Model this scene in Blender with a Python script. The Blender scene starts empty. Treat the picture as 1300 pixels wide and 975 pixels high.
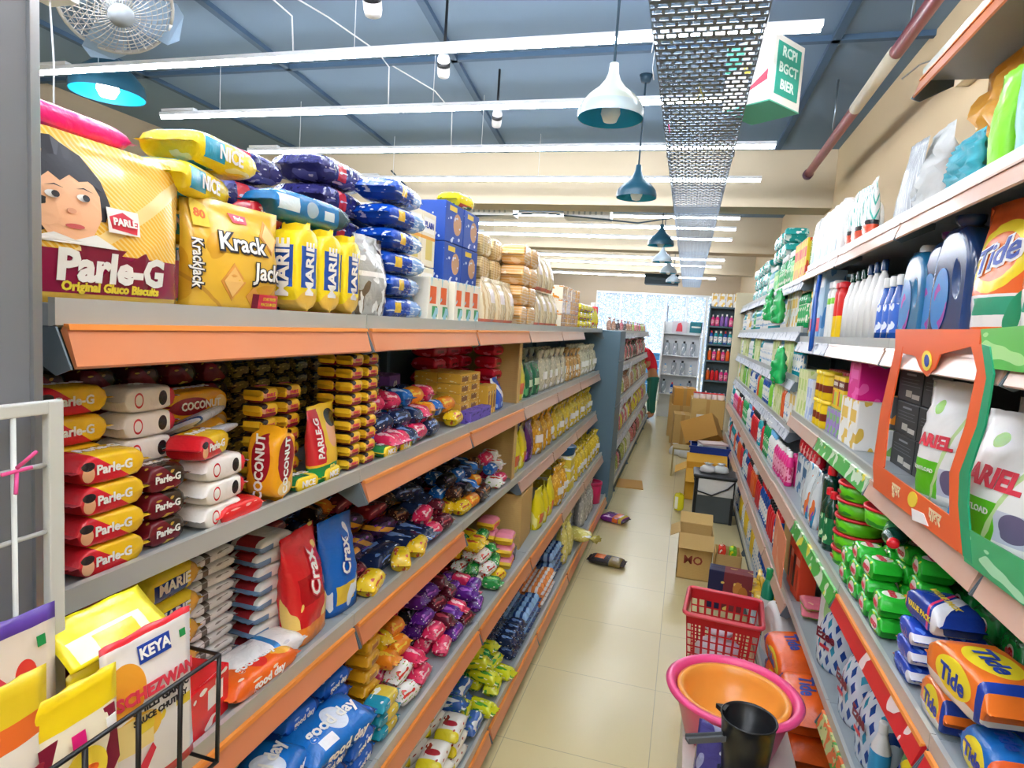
import bpy, bmesh, math, random
from mathutils import Vector, Matrix, Euler
scene = bpy.context.scene
COL = scene.collection
rnd = random.Random(7)
PI = math.pi
CAMZ = 1.78

# ------------------------------------------------------------------ camera, world, exposure
F_PX, CX, CY = 789.3, 650.0, 487.5
CR = Matrix(((0.96009033, 0.08945826, -0.26499769), (0.271996, -0.07792968, 0.95913771), (0.06515161, -0.99293715, -0.09915183)))
cam_data = bpy.data.cameras.new('camera'); cam = bpy.data.objects.new('camera', cam_data); COL.objects.link(cam)
cam_data.sensor_width = 36.0; cam_data.lens = F_PX / 1300.0 * 36.0; cam_data.clip_start = 0.02; cam_data.clip_end = 200
rot = Matrix((CR.col[0], -CR.col[1], -CR.col[2])).transposed()
cam.matrix_world = Matrix.Translation((0, 0, CAMZ)) @ rot.to_4x4()
scene.camera = cam
def ray(x, y): return CR @ Vector((x - CX, y - CY, F_PX))
def on_x(x, y, X): r = ray(x, y); r = r * (X / r.x); return Vector((r.x, r.y, r.z + CAMZ))
def on_y(x, y, Y): r = ray(x, y); r = r * (Y / r.y); return Vector((r.x, r.y, r.z + CAMZ))
def on_z(x, y, Z): r = ray(x, y); r = r * ((Z - CAMZ) / r.z); return Vector((r.x, r.y, r.z + CAMZ))

scene.view_settings.view_transform = 'Standard'; scene.view_settings.look = 'None'
scene.view_settings.exposure = 1.14; scene.view_settings.gamma = 1.0; scene.view_settings.use_curve_mapping = False
world = bpy.data.worlds.new('daylight'); scene.world = world; world.use_nodes = True
wb = world.node_tree.nodes['Background']; wb.inputs[0].default_value = (0.80, 0.90, 1.0, 1); wb.inputs[1].default_value = 1.0
TUBE_E = 26.0
sun_d = bpy.data.lights.new('sun', 'SUN'); sun_d.energy = 1.2; sun_d.angle = 0.05; sun_d.color = (1, .97, .9)
sun = bpy.data.objects.new('sun', sun_d); COL.objects.link(sun); sun.rotation_euler = (math.radians(-48), 0, math.radians(12))

# ------------------------------------------------------------------ materials
def lin(h):
    if isinstance(h, (tuple, list)): return tuple(h[:3]) + (1,)
    h = h.lstrip('#'); v = [int(h[i:i+2], 16) / 255 for i in (0, 2, 4)]
    return tuple((c / 12.92 if c <= .04045 else ((c + .055) / 1.055) ** 2.4) for c in v) + (1,)
MATS = {}
def mat(name, color, rough=.5, metal=0, bump=0, bscale=60, coat=0, trans=0, emis=0, alpha=1, spec=.5, layers=(), coord='Generated', vary=0, ior=1.45, sub=0):
    if name in MATS: return MATS[name]
    m = bpy.data.materials.new(name); m.use_nodes = True; nt = m.node_tree; N = nt.nodes; Lk = nt.links
    b = N['Principled BSDF']; b.inputs['Base Color'].default_value = lin(color); b.inputs['Roughness'].default_value = rough
    b.inputs['Metallic'].default_value = metal; b.inputs['Coat Weight'].default_value = coat; b.inputs['Coat Roughness'].default_value = .15
    b.inputs['Transmission Weight'].default_value = trans; b.inputs['Alpha'].default_value = alpha; b.inputs['IOR'].default_value = ior
    b.inputs['Specular IOR Level'].default_value = spec
    if emis:
        b.inputs['Emission Color'].default_value = lin(color); b.inputs['Emission Strength'].default_value = emis
    def math_(op, a, c=None, d=None):
        n = N.new('ShaderNodeMath'); n.operation = op
        for i, v in enumerate((a, c, d)):
            if v is None: continue
            if isinstance(v, (int, float)): n.inputs[i].default_value = v
            else: Lk.new(v, n.inputs[i])
        return n.outputs[0]
    if layers or bump or vary:
        tc = N.new('ShaderNodeTexCoord')
    if layers:
        sep = N.new('ShaderNodeSeparateXYZ'); Lk.new(tc.outputs[coord], sep.inputs[0]); ax = {'x': sep.outputs[0], 'y': sep.outputs[1], 'z': sep.outputs[2]}
        cur = None
        for ly in layers:
            kind = ly[0]; colr = ly[-1]
            if kind == 'band':       # axis, lo, hi
                a = ax[ly[1]]; fac = math_('MULTIPLY', math_('GREATER_THAN', a, ly[2]), math_('LESS_THAN', a, ly[3]))
            elif kind == 'rect':     # axis1, lo, hi, axis2, lo, hi
                a, c = ax[ly[1]], ax[ly[4]]
                fac = math_('MULTIPLY', math_('MULTIPLY', math_('GREATER_THAN', a, ly[2]), math_('LESS_THAN', a, ly[3])), math_('MULTIPLY', math_('GREATER_THAN', c, ly[5]), math_('LESS_THAN', c, ly[6])))
            elif kind == 'ell':      # a1, c1, r1, a2, c2, r2
                p = math_('POWER', math_('ABSOLUTE', math_('DIVIDE', math_('SUBTRACT', ax[ly[1]], ly[2]), ly[3])), 2.0)
                q = math_('POWER', math_('ABSOLUTE', math_('DIVIDE', math_('SUBTRACT', ax[ly[4]], ly[5]), ly[6])), 2.0)
                fac = math_('LESS_THAN', math_('ADD', p, q), 1.0)
            elif kind == 'diag':     # a1, a2, slope, lo, hi
                s = math_('ADD', ax[ly[1]], math_('MULTIPLY', ax[ly[2]], ly[3]))
                fac = math_('MULTIPLY', math_('GREATER_THAN', s, ly[4]), math_('LESS_THAN', s, ly[5]))
            elif kind == 'stripe':   # a1, a2, slope, freq, duty
                s = math_('ADD', ax[ly[1]], math_('MULTIPLY', ax[ly[2]], ly[3]))
                fac = math_('LESS_THAN', math_('FRACT', math_('MULTIPLY', s, ly[4])), ly[5])
            elif kind == 'argyle':   # freq
                u = math_('FRACT', math_('MULTIPLY', math_('ADD', ax[ly[1]], math_('MULTIPLY', ax[ly[2]], ly[3])), ly[4]))
                v = math_('FRACT', math_('MULTIPLY', math_('SUBTRACT', ax[ly[1]], math_('MULTIPLY', ax[ly[2]], ly[3])), ly[4]))
                fac = math_('MULTIPLY', math_('LESS_THAN', u, ly[5]), math_('LESS_THAN', v, ly[5]))
            elif kind == 'blob':     # scale, threshold
                nz = N.new('ShaderNodeTexNoise'); nz.inputs['Scale'].default_value = ly[1] * .6; nz.inputs['Detail'].default_value = 1; Lk.new(tc.outputs[coord], nz.inputs[0])
                fac = math_('GREATER_THAN', nz.outputs['Fac'], ly[2])
            elif kind == 'cell':     # scale, threshold
                nz = N.new('ShaderNodeTexVoronoi'); nz.inputs['Scale'].default_value = ly[1]; Lk.new(tc.outputs[coord], nz.inputs[0])
                fac = math_('LESS_THAN', nz.outputs['Distance'], ly[2])
            elif kind == 'fade':     # soft noise wear
                nz = N.new('ShaderNodeTexNoise'); nz.inputs['Scale'].default_value = ly[1]; nz.inputs['Detail'].default_value = 4; Lk.new(tc.outputs[coord], nz.inputs[0])
                fac = math_('MULTIPLY', nz.outputs['Fac'], ly[2])
            mx = N.new('ShaderNodeMix'); mx.data_type = 'RGBA'; Lk.new(fac, mx.inputs[0])
            if cur is None: mx.inputs[6].default_value = lin(color)
            else: Lk.new(cur, mx.inputs[6])
            mx.inputs[7].default_value = lin(colr); cur = mx.outputs[2]
        if vary:
            oi = N.new('ShaderNodeObjectInfo'); hs = N.new('ShaderNodeHueSaturation')
            Lk.new(math_('ADD', math_('MULTIPLY', oi.outputs['Random'], vary), .5 - vary / 2), hs.inputs['Hue']); Lk.new(cur, hs.inputs['Color']); cur = hs.outputs[0]
        Lk.new(cur, b.inputs['Base Color'])
    if bump:
        nz = N.new('ShaderNodeTexNoise'); nz.inputs['Scale'].default_value = bscale; nz.inputs['Detail'].default_value = 3; nz.inputs['Distortion'].default_value = .6
        Lk.new(tc.outputs['Object'], nz.inputs[0])
        bp = N.new('ShaderNodeBump'); bp.inputs['Strength'].default_value = bump; bp.inputs['Distance'].default_value = .01
        Lk.new(nz.outputs['Fac'], bp.inputs['Height']); Lk.new(bp.outputs[0], b.inputs['Normal'])
    MATS[name] = m; return m
def foil(name, color, *layers, rough=.27, bump=.55, bs=26):     # printed plastic film
    return mat(name, color, rough=rough, bump=bump, bscale=bs, coat=.3, layers=layers)
def card(name, color, *layers, rough=.5):                        # printed carton
    return mat(name, color, rough=rough, layers=layers, bump=.05, bscale=12)

# ------------------------------------------------------------------ mesh makers
def finish(bm, name, m, smooth=False):
    me = bpy.data.meshes.new(name); bm.normal_update(); bm.to_mesh(me); bm.free()
    if m: me.materials.append(m)
    if smooth:
        for p in me.polygons: p.use_smooth = True
    return me
def add_box(bm, x0, x1, y0, y1, z0, z1):
    v = [bm.verts.new(p) for p in ((x0,y0,z0),(x1,y0,z0),(x1,y1,z0),(x0,y1,z0),(x0,y0,z1),(x1,y0,z1),(x1,y1,z1),(x0,y1,z1))]
    for f in ((0,3,2,1),(4,5,6,7),(0,1,5,4),(1,2,6,5),(2,3,7,6),(3,0,4,7)): bm.faces.new([v[i] for i in f])
def m_boxes(name, boxes, m, bevel=0):
    bm = bmesh.new()
    for b in boxes: add_box(bm, *b)
    if bevel: bmesh.ops.bevel(bm, geom=bm.edges[:], offset=bevel, segments=2, affect='EDGES', profile=.6)
    return finish(bm, name, m)
def m_box(name, L, W, H, m, bevel=.002): return m_boxes(name, [(-L/2, L/2, -W/2, W/2, 0, H)], m, bevel)
def m_prism(name, poly, axis, a0, a1, m):     # poly of 2-D points; axis 'y': (x,z) , 'x': (y,z), 'z': (x,y)
    bm = bmesh.new()
    def mk(p, a):
        return {'y': (p[0], a, p[1]), 'x': (a, p[0], p[1]), 'z': (p[0], p[1], a)}[axis]
    A = [bm.verts.new(mk(p, a0)) for p in poly]; B = [bm.verts.new(mk(p, a1)) for p in poly]
    bm.faces.new(A); bm.faces.new(B[::-1]); n = len(poly)
    for i in range(n): bm.faces.new((A[i], B[i], B[(i+1) % n], A[(i+1) % n]))
    bmesh.ops.recalc_face_normals(bm, faces=bm.faces)
    return finish(bm, name, m)
def m_lathe(name, prof, m, n=20, sx=1, sy=1, smooth=True, ruffle=0, cx=0, cy=0):
    bm = bmesh.new(); rings = []
    for (r, z) in prof:
        if r < 1e-6: rings.append([bm.verts.new((cx, cy, z))]); continue
        rings.append([bm.verts.new((cx + sx * r * math.cos(2*PI*i/n), cy + sy * r * math.sin(2*PI*i/n), z)) for i in range(n)])
    for a, b in zip(rings, rings[1:]):
        if len(a) == 1 and len(b) == 1: continue
        for i in range(n):
            j = (i + 1) % n
            if len(a) == 1: bm.faces.new((a[0], b[j], b[i]))
            elif len(b) == 1: bm.faces.new((a[i], a[j], b[0]))
            else: bm.faces.new((a[i], a[j], b[j], b[i]))
    bmesh.ops.recalc_face_normals(bm, faces=bm.faces)
    me = finish(bm, name, m, smooth)
    return me
def tube_into(bm, pts, r, n=8):
    pts = [Vector(p) for p in pts]; rings = []
    for k, p in enumerate(pts):
        d = (pts[min(k+1, len(pts)-1)] - pts[max(k-1, 0)]).normalized()
        a = d.orthogonal().normalized() if k == 0 else (pa - d * pa.dot(d)).normalized()
        pa = a; c = d.cross(a)
        rings.append([bm.verts.new(p + a * r * math.cos(2*PI*i/n) + c * r * math.sin(2*PI*i/n)) for i in range(n)])
    for a, b in zip(rings, rings[1:]):
        for i in range(n): bm.faces.new((a[i], a[(i+1) % n], b[(i+1) % n], b[i]))
    bm.faces.new(rings[0][::-1]); bm.faces.new(rings[-1])
def m_tube(name, pts, r, m, n=8):
    bm = bmesh.new(); tube_into(bm, pts, r, n); return finish(bm, name, m, True)
def m_tubes(name, lists, r, m, n=6):
    bm = bmesh.new()
    for pts in lists: tube_into(bm, pts, r, n)
    return finish(bm, name, m, True)

def m_packet(name, L, W, H, m, fin=.012, seed=1, wr=.03, flat=.32):   # sealed wrapper lying along x, crimped fin at each end
    r = random.Random(seed); bm = bmesh.new(); nu, nv = 14, 20; rings = []
    xs = [-L/2, -L/2 + fin] + [(-L/2 + fin) + (L - 2*fin) * t for t in (.04, .12, .25, .4, .5, .6, .75, .88, .96)] + [L/2 - fin, L/2]
    for k, x in enumerate(xs):
        end = k in (0, 1, len(xs)-1, len(xs)-2)
        t = abs(x) / (L/2 - fin) if L/2 > fin else 1
        s = .04 if end else max(.04, (1 - min(1, t) ** 7) ** .5)
        ring = []
        for i in range(nv):
            a = 2*PI*i/nv; c, q = math.cos(a), math.sin(a)
            y = math.copysign(abs(c) ** flat, c) * W/2 * (1 if not end else .98) * (.96 + .04 * s); z = math.copysign(abs(q) ** flat, q) * H/2 * s
            j = wr * min(W, H) * (r.random() - .5)
            xx = x + (fin * .18 * (1 if i % 2 else -1) if k in (0, len(xs)-1) else 0)
            ring.append(bm.verts.new((xx, y + (0 if end else j), z + H/2 + (0 if end else j))))
        rings.append(ring)
    for a, b in zip(rings, rings[1:]):
        for i in range(nv): bm.faces.new((a[i], b[i], b[(i+1) % nv], a[(i+1) % nv]))
    bm.faces.new(rings[0]); bm.faces.new(rings[-1][::-1])
    bmesh.ops.recalc_face_normals(bm, faces=bm.faces)
    return finish(bm, name, m, True)
def pouch_t(u, v, T, gus=.75):      # half thickness
    a = max(0, 1 - abs(u) ** 3) ** .6
    if v > .93: return .0012
    k = (gus + (1-gus) * min(1, v / .3)) if v < .3 else (1 - ((v - .3) / .63) ** 2.2)
    return max(.0012, T/2 * a * k)
def m_pouch(name, W, H, T, m, seed=1, wr=.06, gus=.75):              # stand-up pouch, front faces -y
    r = random.Random(seed); bm = bmesh.new(); nu, nv = 12, 14; F = []; B = []
    for j in range(nv + 1):
        v = j / nv; fr = []; bk = []
        for i in range(nu + 1):
            u = -1 + 2*i/nu; x = u * W/2 * (1 - .03 * math.sin(v * PI)); z = v * H * (1 - .012 * abs(u) * r.random())
            t = pouch_t(u, v, T, gus); n = wr * T * (r.random() - .5) if .05 < v < .93 and abs(u) < .95 else 0
            if v > .93: n = .002 * math.sin(i * 1.3)
            fr.append(bm.verts.new((x, -t + n, z))); bk.append(bm.verts.new((x, t + n, z)) if abs(u) < .999 else fr[-1])
        F.append(fr); B.append(bk)
    def fc(*v):
        v = list(dict.fromkeys(v))
        if len(v) > 2:
            try: bm.faces.new(v)
            except ValueError: pass
    for j in range(nv):
        for i in range(nu):
            fc(F[j][i], F[j][i+1], F[j+1][i+1], F[j+1][i]); fc(B[j][i+1], B[j][i], B[j+1][i], B[j+1][i+1])
    for i in range(nu): fc(F[0][i], B[0][i], B[0][i+1], F[0][i+1]); fc(F[nv][i], F[nv][i+1], B[nv][i+1], B[nv][i])
    bmesh.ops.recalc_face_normals(bm, faces=bm.faces)
    return finish(bm, name, m, True)
def m_bag(name, R, H, m, sy=.6, seed=1, neck=.8):                     # soft bag gathered at its neck
    r = random.Random(seed); bm = bmesh.new(); n = 18; rings = []
    prof = [(.55, 0), (.85, .02), (1, .12), (1.02, .3), (.95, .5), (.78, .66), (.45, neck - .04), (.22, neck), (.35, neck + .07), (.55, 1)]
    c0 = [bm.verts.new((0, 0, 0))]
    for k, (q, h) in enumerate(prof):
        ring = []
        for i in range(n):
            a = 2*PI*i/n; w = 1 + (r.random() - .5) * (.24 if h < .7 else .7)
            ring.append(bm.verts.new((q*R*w*math.cos(a), q*R*w*sy*math.sin(a), h*H + (r.random() - .5) * (.12 * R if h > .6 else 0) )))
        rings.append(ring)
    for i in range(n): bm.faces.new((c0[0], rings[0][(i+1) % n], rings[0][i]))
    for a, b in zip(rings, rings[1:]):
        for i in range(n): bm.faces.new((a[i], a[(i+1) % n], b[(i+1) % n], b[i]))
    c1 = bm.verts.new((0, 0, H * .93))
    for i in range(n): bm.faces.new((rings[-1][i], rings[-1][(i+1) % n], c1))
    for v in bm.verts:
        if v.co.z < 0: v.co.z = 0
    return finish(bm, name, m, True)
def curve_mesh(name, loops, depth, bevel, m, res=6):                  # 2-D outline (with holes) given thickness; faces -y, stands on z
    cu = bpy.data.curves.new(name, 'CURVE'); cu.dimensions = '2D'; cu.fill_mode = 'BOTH'; cu.extrude = max(.0001, depth/2 - bevel); cu.bevel_depth = bevel; cu.bevel_resolution = 3; cu.resolution_u = res
    for pts, smooth in loops:
        sp = cu.splines.new('NURBS' if smooth else 'POLY'); sp.points.add(len(pts) - 1); sp.use_cyclic_u = True
        for q, p in zip(sp.points, pts): q.co = (p[0], p[1], 0, 1)
        if smooth: sp.order_u = 3
    o = bpy.data.objects.new('t', cu); dg = bpy.context.evaluated_depsgraph_get()
    COL.objects.link(o); dg.update(); me = bpy.data.meshes.new_from_object(o.evaluated_get(dg)); bpy.data.objects.remove(o); bpy.data.curves.remove(cu)
    me.transform(Matrix.Rotation(PI/2, 4, 'X')); me.materials.clear(); me.materials.append(m); me.name = name
    return me
TXT = {}
def text(s, size, m, bold=.012, shear=0, sx=1, align='CENTER', depth=.0004):     # lettering in the xz plane facing -y
    k = (s, size, m.name, bold, shear, sx, align)
    if k in TXT: return TXT[k]
    cu = bpy.data.curves.new('t', 'FONT'); cu.body = s; cu.size = size; cu.align_x = align; cu.align_y = 'CENTER'; cu.resolution_u = 2
    cu.offset = bold * size; cu.extrude = depth; cu.shear = shear
    o = bpy.data.objects.new('t', cu); COL.objects.link(o); dg = bpy.context.evaluated_depsgraph_get(); dg.update()
    me = bpy.data.meshes.new_from_object(o.evaluated_get(dg)); bpy.data.objects.remove(o); bpy.data.curves.remove(cu)
    me.transform(Matrix.Diagonal((sx, 1, 1, 1))); me.transform(Matrix.Rotation(PI/2, 4, 'X')); me.materials.clear(); me.materials.append(m); me.name = 'lettering'
    TXT[k] = me; return me
def decal(pts, m, name='printed_patch', depth=.0006):                # flat printed patch, xz outline, facing -y
    return m_prism(name, pts, 'y', -depth/2, depth/2, m)
def ellipse(cx, cz, rx, rz, n=24): return [(cx + rx*math.cos(2*PI*i/n), cz + rz*math.sin(2*PI*i/n)) for i in range(n)]
def rect(x0, x1, z0, z1): return [(x0, z0), (x1, z0), (x1, z1), (x0, z1)]

# ------------------------------------------------------------------ objects, things, products
def link(name, me, parent=None, mtx=None):
    o = bpy.data.objects.new(name, me); COL.objects.link(o)
    if parent: o.parent = parent
    if mtx is not None: o.matrix_basis = mtx
    return o
def tag(o, label, cat, group=None, kind=None):
    o['label'] = label; o['category'] = cat
    if group: o['group'] = group
    if kind: o['kind'] = kind
    return o
def struct(name, me):
    o = link(name, me); o['kind'] = 'structure'; return o
def T(x=0, y=0, z=0, rx=0, ry=0, rz=0, s=1): return Matrix.Translation((x, y, z)) @ Euler((rx, ry, rz)).to_matrix().to_4x4() @ Matrix.Scale(s, 4)
class Prod:
    def __init__(s, name, cat, desc, mesh, dims, parts=()):
        s.name, s.cat, s.desc, s.mesh, s.dims, s.parts = name, cat, desc, mesh, dims, list(parts)   # parts: (name, mesh, matrix[, label])
USED = {}
def put(p, loc, rz=0, rx=0, ry=0, label=None, group=None, place=None, parts=True, scale=1):
    lab = label or (p.desc + ' ' + (place or ''))
    o = bpy.data.objects.new(p.name, p.mesh); COL.objects.link(o)
    o.matrix_basis = T(*loc, rx, ry, rz, scale)
    tag(o, lab.strip(), p.cat, group)
    USED.setdefault(lab.strip(), []).append(o)
    if parts:
        for q in p.parts:
            c = bpy.data.objects.new(q[0], q[1]); COL.objects.link(c); c.parent = o; c.matrix_basis = q[2]
            if len(q) > 3: c['label'] = q[3]
    return o
SIDE = {'L': (-1, PI/2), 'R': (1, -PI/2)}
def stack(p, side, xf, y0, z, ny, nd, nz, place, turn=0, jit=.04, gap=1.02, drop=0, parts=True, zr=None, zfun=None):
    """rows along the shelf: xf distance of the front plane from the aisle middle, ny along the shelf, nd deep, nz high"""
    s, rz = SIDE[side]; L, W, H = p.dims
    if turn % 2: dy, dx = W, L
    else: dy, dx = L, W
    dy *= gap; dx *= gap
    g = p.desc + ' ' + place
    n = 0
    for i in range(ny):
        for j in range(nd):
            top = nz if zfun is None else zfun(i, j)
            for k in range(top):
                if drop and k == top-1 and rnd.random() < drop: continue
                put(p, (s * (xf + dx * (j + .5)), y0 + dy * (i + .5), z + k * H * 1.015), rz + turn * PI/2 + jit * rnd.uniform(-1, 1), label=g, group=g if ny*nd*nz > 1 else None, parts=parts and (j == 0 or k == top-1))
                n += 1
    return y0 + dy * ny
def heap(ps, side, xf, y0, y1, z, depth, nz, place, slope=1, tilt=.16, parts=True, fill=.97, hgap=.9):
    """a loose pile sloping up to the back: layers of mixed packs"""
    s, rz = SIDE[side]
    Lm = sum(p.dims[0] for p in ps)/len(ps); Wm = max(p.dims[1] for p in ps); Hm = max(p.dims[2] for p in ps)
    for k in range(nz):
        x = xf + k * Wm * .55 * slope
        while x + Wm * .8 < xf + depth:
            y = y0 + rnd.uniform(0, .3) * Lm
            while y < y1 - Lm * .6:
                p = rnd.choice(ps); L, W, H = p.dims
                t = rnd.random() < .45
                step = (W if t else L) * 1.0
                if y + step > y1 + .01: break
                if rnd.random() < fill:
                    g = p.desc + ' ' + place
                    put(p, (s * (x + Wm * .5), y + step/2, z + k * Hm * hgap + (.004 if k == 0 else rnd.uniform(0, .006))), rz + (PI/2 if t else 0) + rnd.uniform(-.22, .22), rnd.uniform(-tilt, tilt) if k else 0, rnd.uniform(-tilt, tilt) if k else 0,
                        label=g, group=g, parts=parts)
                y += step * 1.03
            x += Wm * 1.05
# ------------------------------------------------------------------ room shell
CEIL = 3.48; YB = 6.2; YE = 16.4; XL = -5.25; XR = 1.13
floor_m = mat('floor_tile', '#dfcf9c', rough=.2, layers=(('fade', 3.0, .28, '#d2c08a'), ('stripe', 'x', 'y', 0, 1/.61, .006, '#b9ad8a'), ('stripe', 'y', 'x', 0, 1/.61, .006, '#b9ad8a')), coord='Object', spec=.55)
wall_m = mat('wall_paint', '#c9b8a0', rough=.7, layers=(('fade', 1.2, .35, '#bca88f'),), coord='Object')
beam_m = mat('beam_paint', '#c4b69c', rough=.7, layers=(('fade', 1.5, .3, '#b5a585'),), coord='Object')
ceil_m = mat('ceiling_paint', '#6f879f', rough=.75, layers=(('fade', .9, .4, '#5f7993'),), coord='Object')
fl = struct('floor', m_boxes('floor', [(XL, XR + .1, -4, YE + 1.2, -.08, 0)], floor_m))
struct('ceiling', m_boxes('ceiling', [(XL - .1, XR + .2, -4, YE, CEIL, CEIL + .08)], ceil_m))
struct('wall_left', m_boxes('wall_left', [(XL - .12, XL, -4, YE, 0, CEIL)], wall_m))
struct('wall_right', m_boxes('wall_right', [(XR, XR + .12, -4, YE, 0, CEIL)], mat('wall_paint_cream', '#e0c8a0', rough=.7, layers=(('fade', 1.2, .3, '#d4b98e'),), coord='Object')))
struct('wall_back', m_boxes('wall_back', [(XL, XR, -4.12, -4, 0, CEIL)], wall_m))
struct('trim_1', m_boxes('beam', [(XL, XR, YB, YB + .35, 2.97, CEIL)], beam_m, .004))
struct('trim_2', m_boxes('beam', [(XL, XR, 9.6, 9.95, 2.97, CEIL)], beam_m, .004))
struct('trim_3', m_boxes('beam', [(XL, XR, 13.0, 13.35, 2.97, CEIL)], beam_m, .004))
ch_m = mat('ceiling_channel', '#3f5a74', rough=.7)
for i, (x0, y0, x1, y1) in enumerate(((-1.0, -1, -1.9, 6.1), (-2.4, -1, -3.1, 6.1), (-4.0, -1, -4.2, 6.1), (.7, -1, .62, 6.1))):
    a = math.atan2(x1 - x0, y1 - y0); bm = bmesh.new(); add_box(bm, -.022, .022, 0, math.hypot(x1-x0, y1-y0), CEIL - .03, CEIL)
    me = finish(bm, 'channel', ch_m); o = struct('trim_%d' % (4 + i), me); o.location = (x0, y0, 0); o.rotation_euler = (0, 0, -a)
o = struct('trim_8', m_boxes('channel', [(XL, XR, 3.95, 3.99, CEIL - .03, CEIL)], ch_m))
# glazed shopfront at the far end, film on the glass, bright daylight outside
frame_m = mat('white_aluminium', '#dfe6ea', rough=.35, metal=.3)
struct('wall_front', m_boxes('wall_front', [(XL, -2.4, YE, YE + .15, 0, CEIL), (-2.4, XR, YE, YE + .15, 2.75, CEIL), (.85, XR, YE, YE + .15, 0, 2.75)], wall_m))
gm = bpy.data.materials.new('film_glass'); gm.use_nodes = True; nt = gm.node_tree; N = nt.nodes; Lk = nt.links
for n in list(N):
    if n.type == 'BSDF_PRINCIPLED': N.remove(n)
tc = N.new('ShaderNodeTexCoord'); vz = N.new('ShaderNodeTexVoronoi'); vz.feature = 'DISTANCE_TO_EDGE'; vz.inputs['Scale'].default_value = 14; Lk.new(tc.outputs['Object'], vz.inputs[0])
cr = N.new('ShaderNodeValToRGB'); cr.color_ramp.elements[0].color = lin('#4f7ba8'); cr.color_ramp.elements[1].color = (1, 1, 1, 1); cr.color_ramp.elements[1].position = .3; Lk.new(vz.outputs['Distance'], cr.inputs[0])
tl = N.new('ShaderNodeBsdfTranslucent'); Lk.new(cr.outputs[0], tl.inputs[0]); tr = N.new('ShaderNodeBsdfTransparent'); ms = N.new('ShaderNodeMixShader'); ms.inputs[0].default_value = .55
Lk.new(tr.outputs[0], ms.inputs[1]); Lk.new(tl.outputs[0], ms.inputs[2]); Lk.new(ms.outputs[0], N['Material Output'].inputs[0])
clear_m = bpy.data.materials.new('clear_glass'); clear_m.use_nodes = True; nt = clear_m.node_tree
g1 = nt.nodes.new('ShaderNodeBsdfTransparent'); g1.inputs[0].default_value = (.86, .94, .98, 1); g2 = nt.nodes.new('ShaderNodeBsdfGlossy'); g2.inputs['Roughness'].default_value = .02; g3 = nt.nodes.new('ShaderNodeMixShader'); g3.inputs[0].default_value = .08
nt.links.new(g1.outputs[0], g3.inputs[1]); nt.links.new(g2.outputs[0], g3.inputs[2]); nt.links.new(g3.outputs[0], nt.nodes['Material Output'].inputs[0])
xs = [-2.4, -1.75, -1.15, -.62, -.1, .38, .85]
for i in range(6):
    bx = [(xs[i], xs[i] + .03, YE + .02, YE + .08, 0, 2.75), (xs[i+1] - .03, xs[i+1], YE + .02, YE + .08, 0, 2.75), (xs[i] + .03, xs[i+1] - .03, YE + .02, YE + .08, 2.7, 2.75), (xs[i] + .03, xs[i+1] - .03, YE + .02, YE + .08, 0, .08)]
    w = struct('door_1' if i == 3 else 'window_%d' % (i + 1), m_boxes('window_frame', bx, frame_m))
    g = link('glass', m_boxes('glass', [(xs[i] + .03, xs[i+1] - .03, YE + .045, YE + .055, .08 if i != 2 else 1.3, 2.7)], gm), w)
    if i == 2: link('clear_glass', m_boxes('clear_glass', [(xs[i] + .03, xs[i+1] - .03, YE + .045, YE + .055, .08, 1.3)], clear_m), w)
    if i == 3: link('door_handle', m_tube('door_handle', [(-.55, YE - .03, .7), (-.55, YE - .03, 2.45)], .015, mat('steel', '#b8bec4', rough=.3, metal=.9)), w)
struct('floor_outside', m_boxes('paving', [(-8, 8, YE + .16, 40, -.12, -.02)], mat('outside_paving', '#c8ccd0', rough=.8))).name = 'floor.001'
ob = tag(link('market_stall', m_boxes('stall', [(-1.25, -.75, 18.6, 19.1, 0, 1.1), (-1.3, -.7, 18.55, 19.15, 1.1, 1.16)], mat('stall_blue', '#4a8fc4', rough=.5, layers=(('stripe', 'z', 'x', 0, 5, .1, '#dfeaf2'),)), .01)), 'blue counter standing outside beyond the glass door', 'counter')
del ob['category']; ob['category'] = 'counter'

# ------------------------------------------------------------------ ceiling fittings
tube_m = mat('tube_glow', '#f2f6ff', emis=TUBE_E)
house_m = mat('tube_housing', '#e8ebee', rough=.4)
wire_m = mat('white_wire', '#d8dcdf', rough=.5)
tube_fill = mat('tube_glow_fill', '#f2f6ff', emis=TUBE_E * 1.9)  # stronger glow for the unseen fill tubes added behind the camera
def tube_light(y, x0, x1, z, label, cable=None, tm_=None):
    t = tag(link('linear_tube_light', m_boxes('housing', [(x0, x1, y - .017, y + .017, z + .006, z + .03)], house_m, .003)), label, 'ceiling light')
    link('glowing_tube', m_tube('glowing_tube', [(x0 + .01, y, z - .004), (x1 - .01, y, z - .004)], .013, tm_ or tube_m), t)
    w = []
    n = 3
    for k in range(n):
        x = x0 + (x1 - x0) * (.12 + .38 * k)
        w.append([(x, y, z + .03), (x, y, CEIL)])
    for p in w: link('hanging_wire', m_tube('hanging_wire', p, .0022, wire_m, 5), t)
    if cable: link('power_cable', m_tube('power_cable', cable, .0045, wire_m, 6), t)
    link('driver_box', m_boxes('driver_box', [(x0 + .02, x0 + .3, y - .02, y + .02, z + .031, z + .05)], house_m, .003), t)
TZ = CAMZ + 1.3
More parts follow.
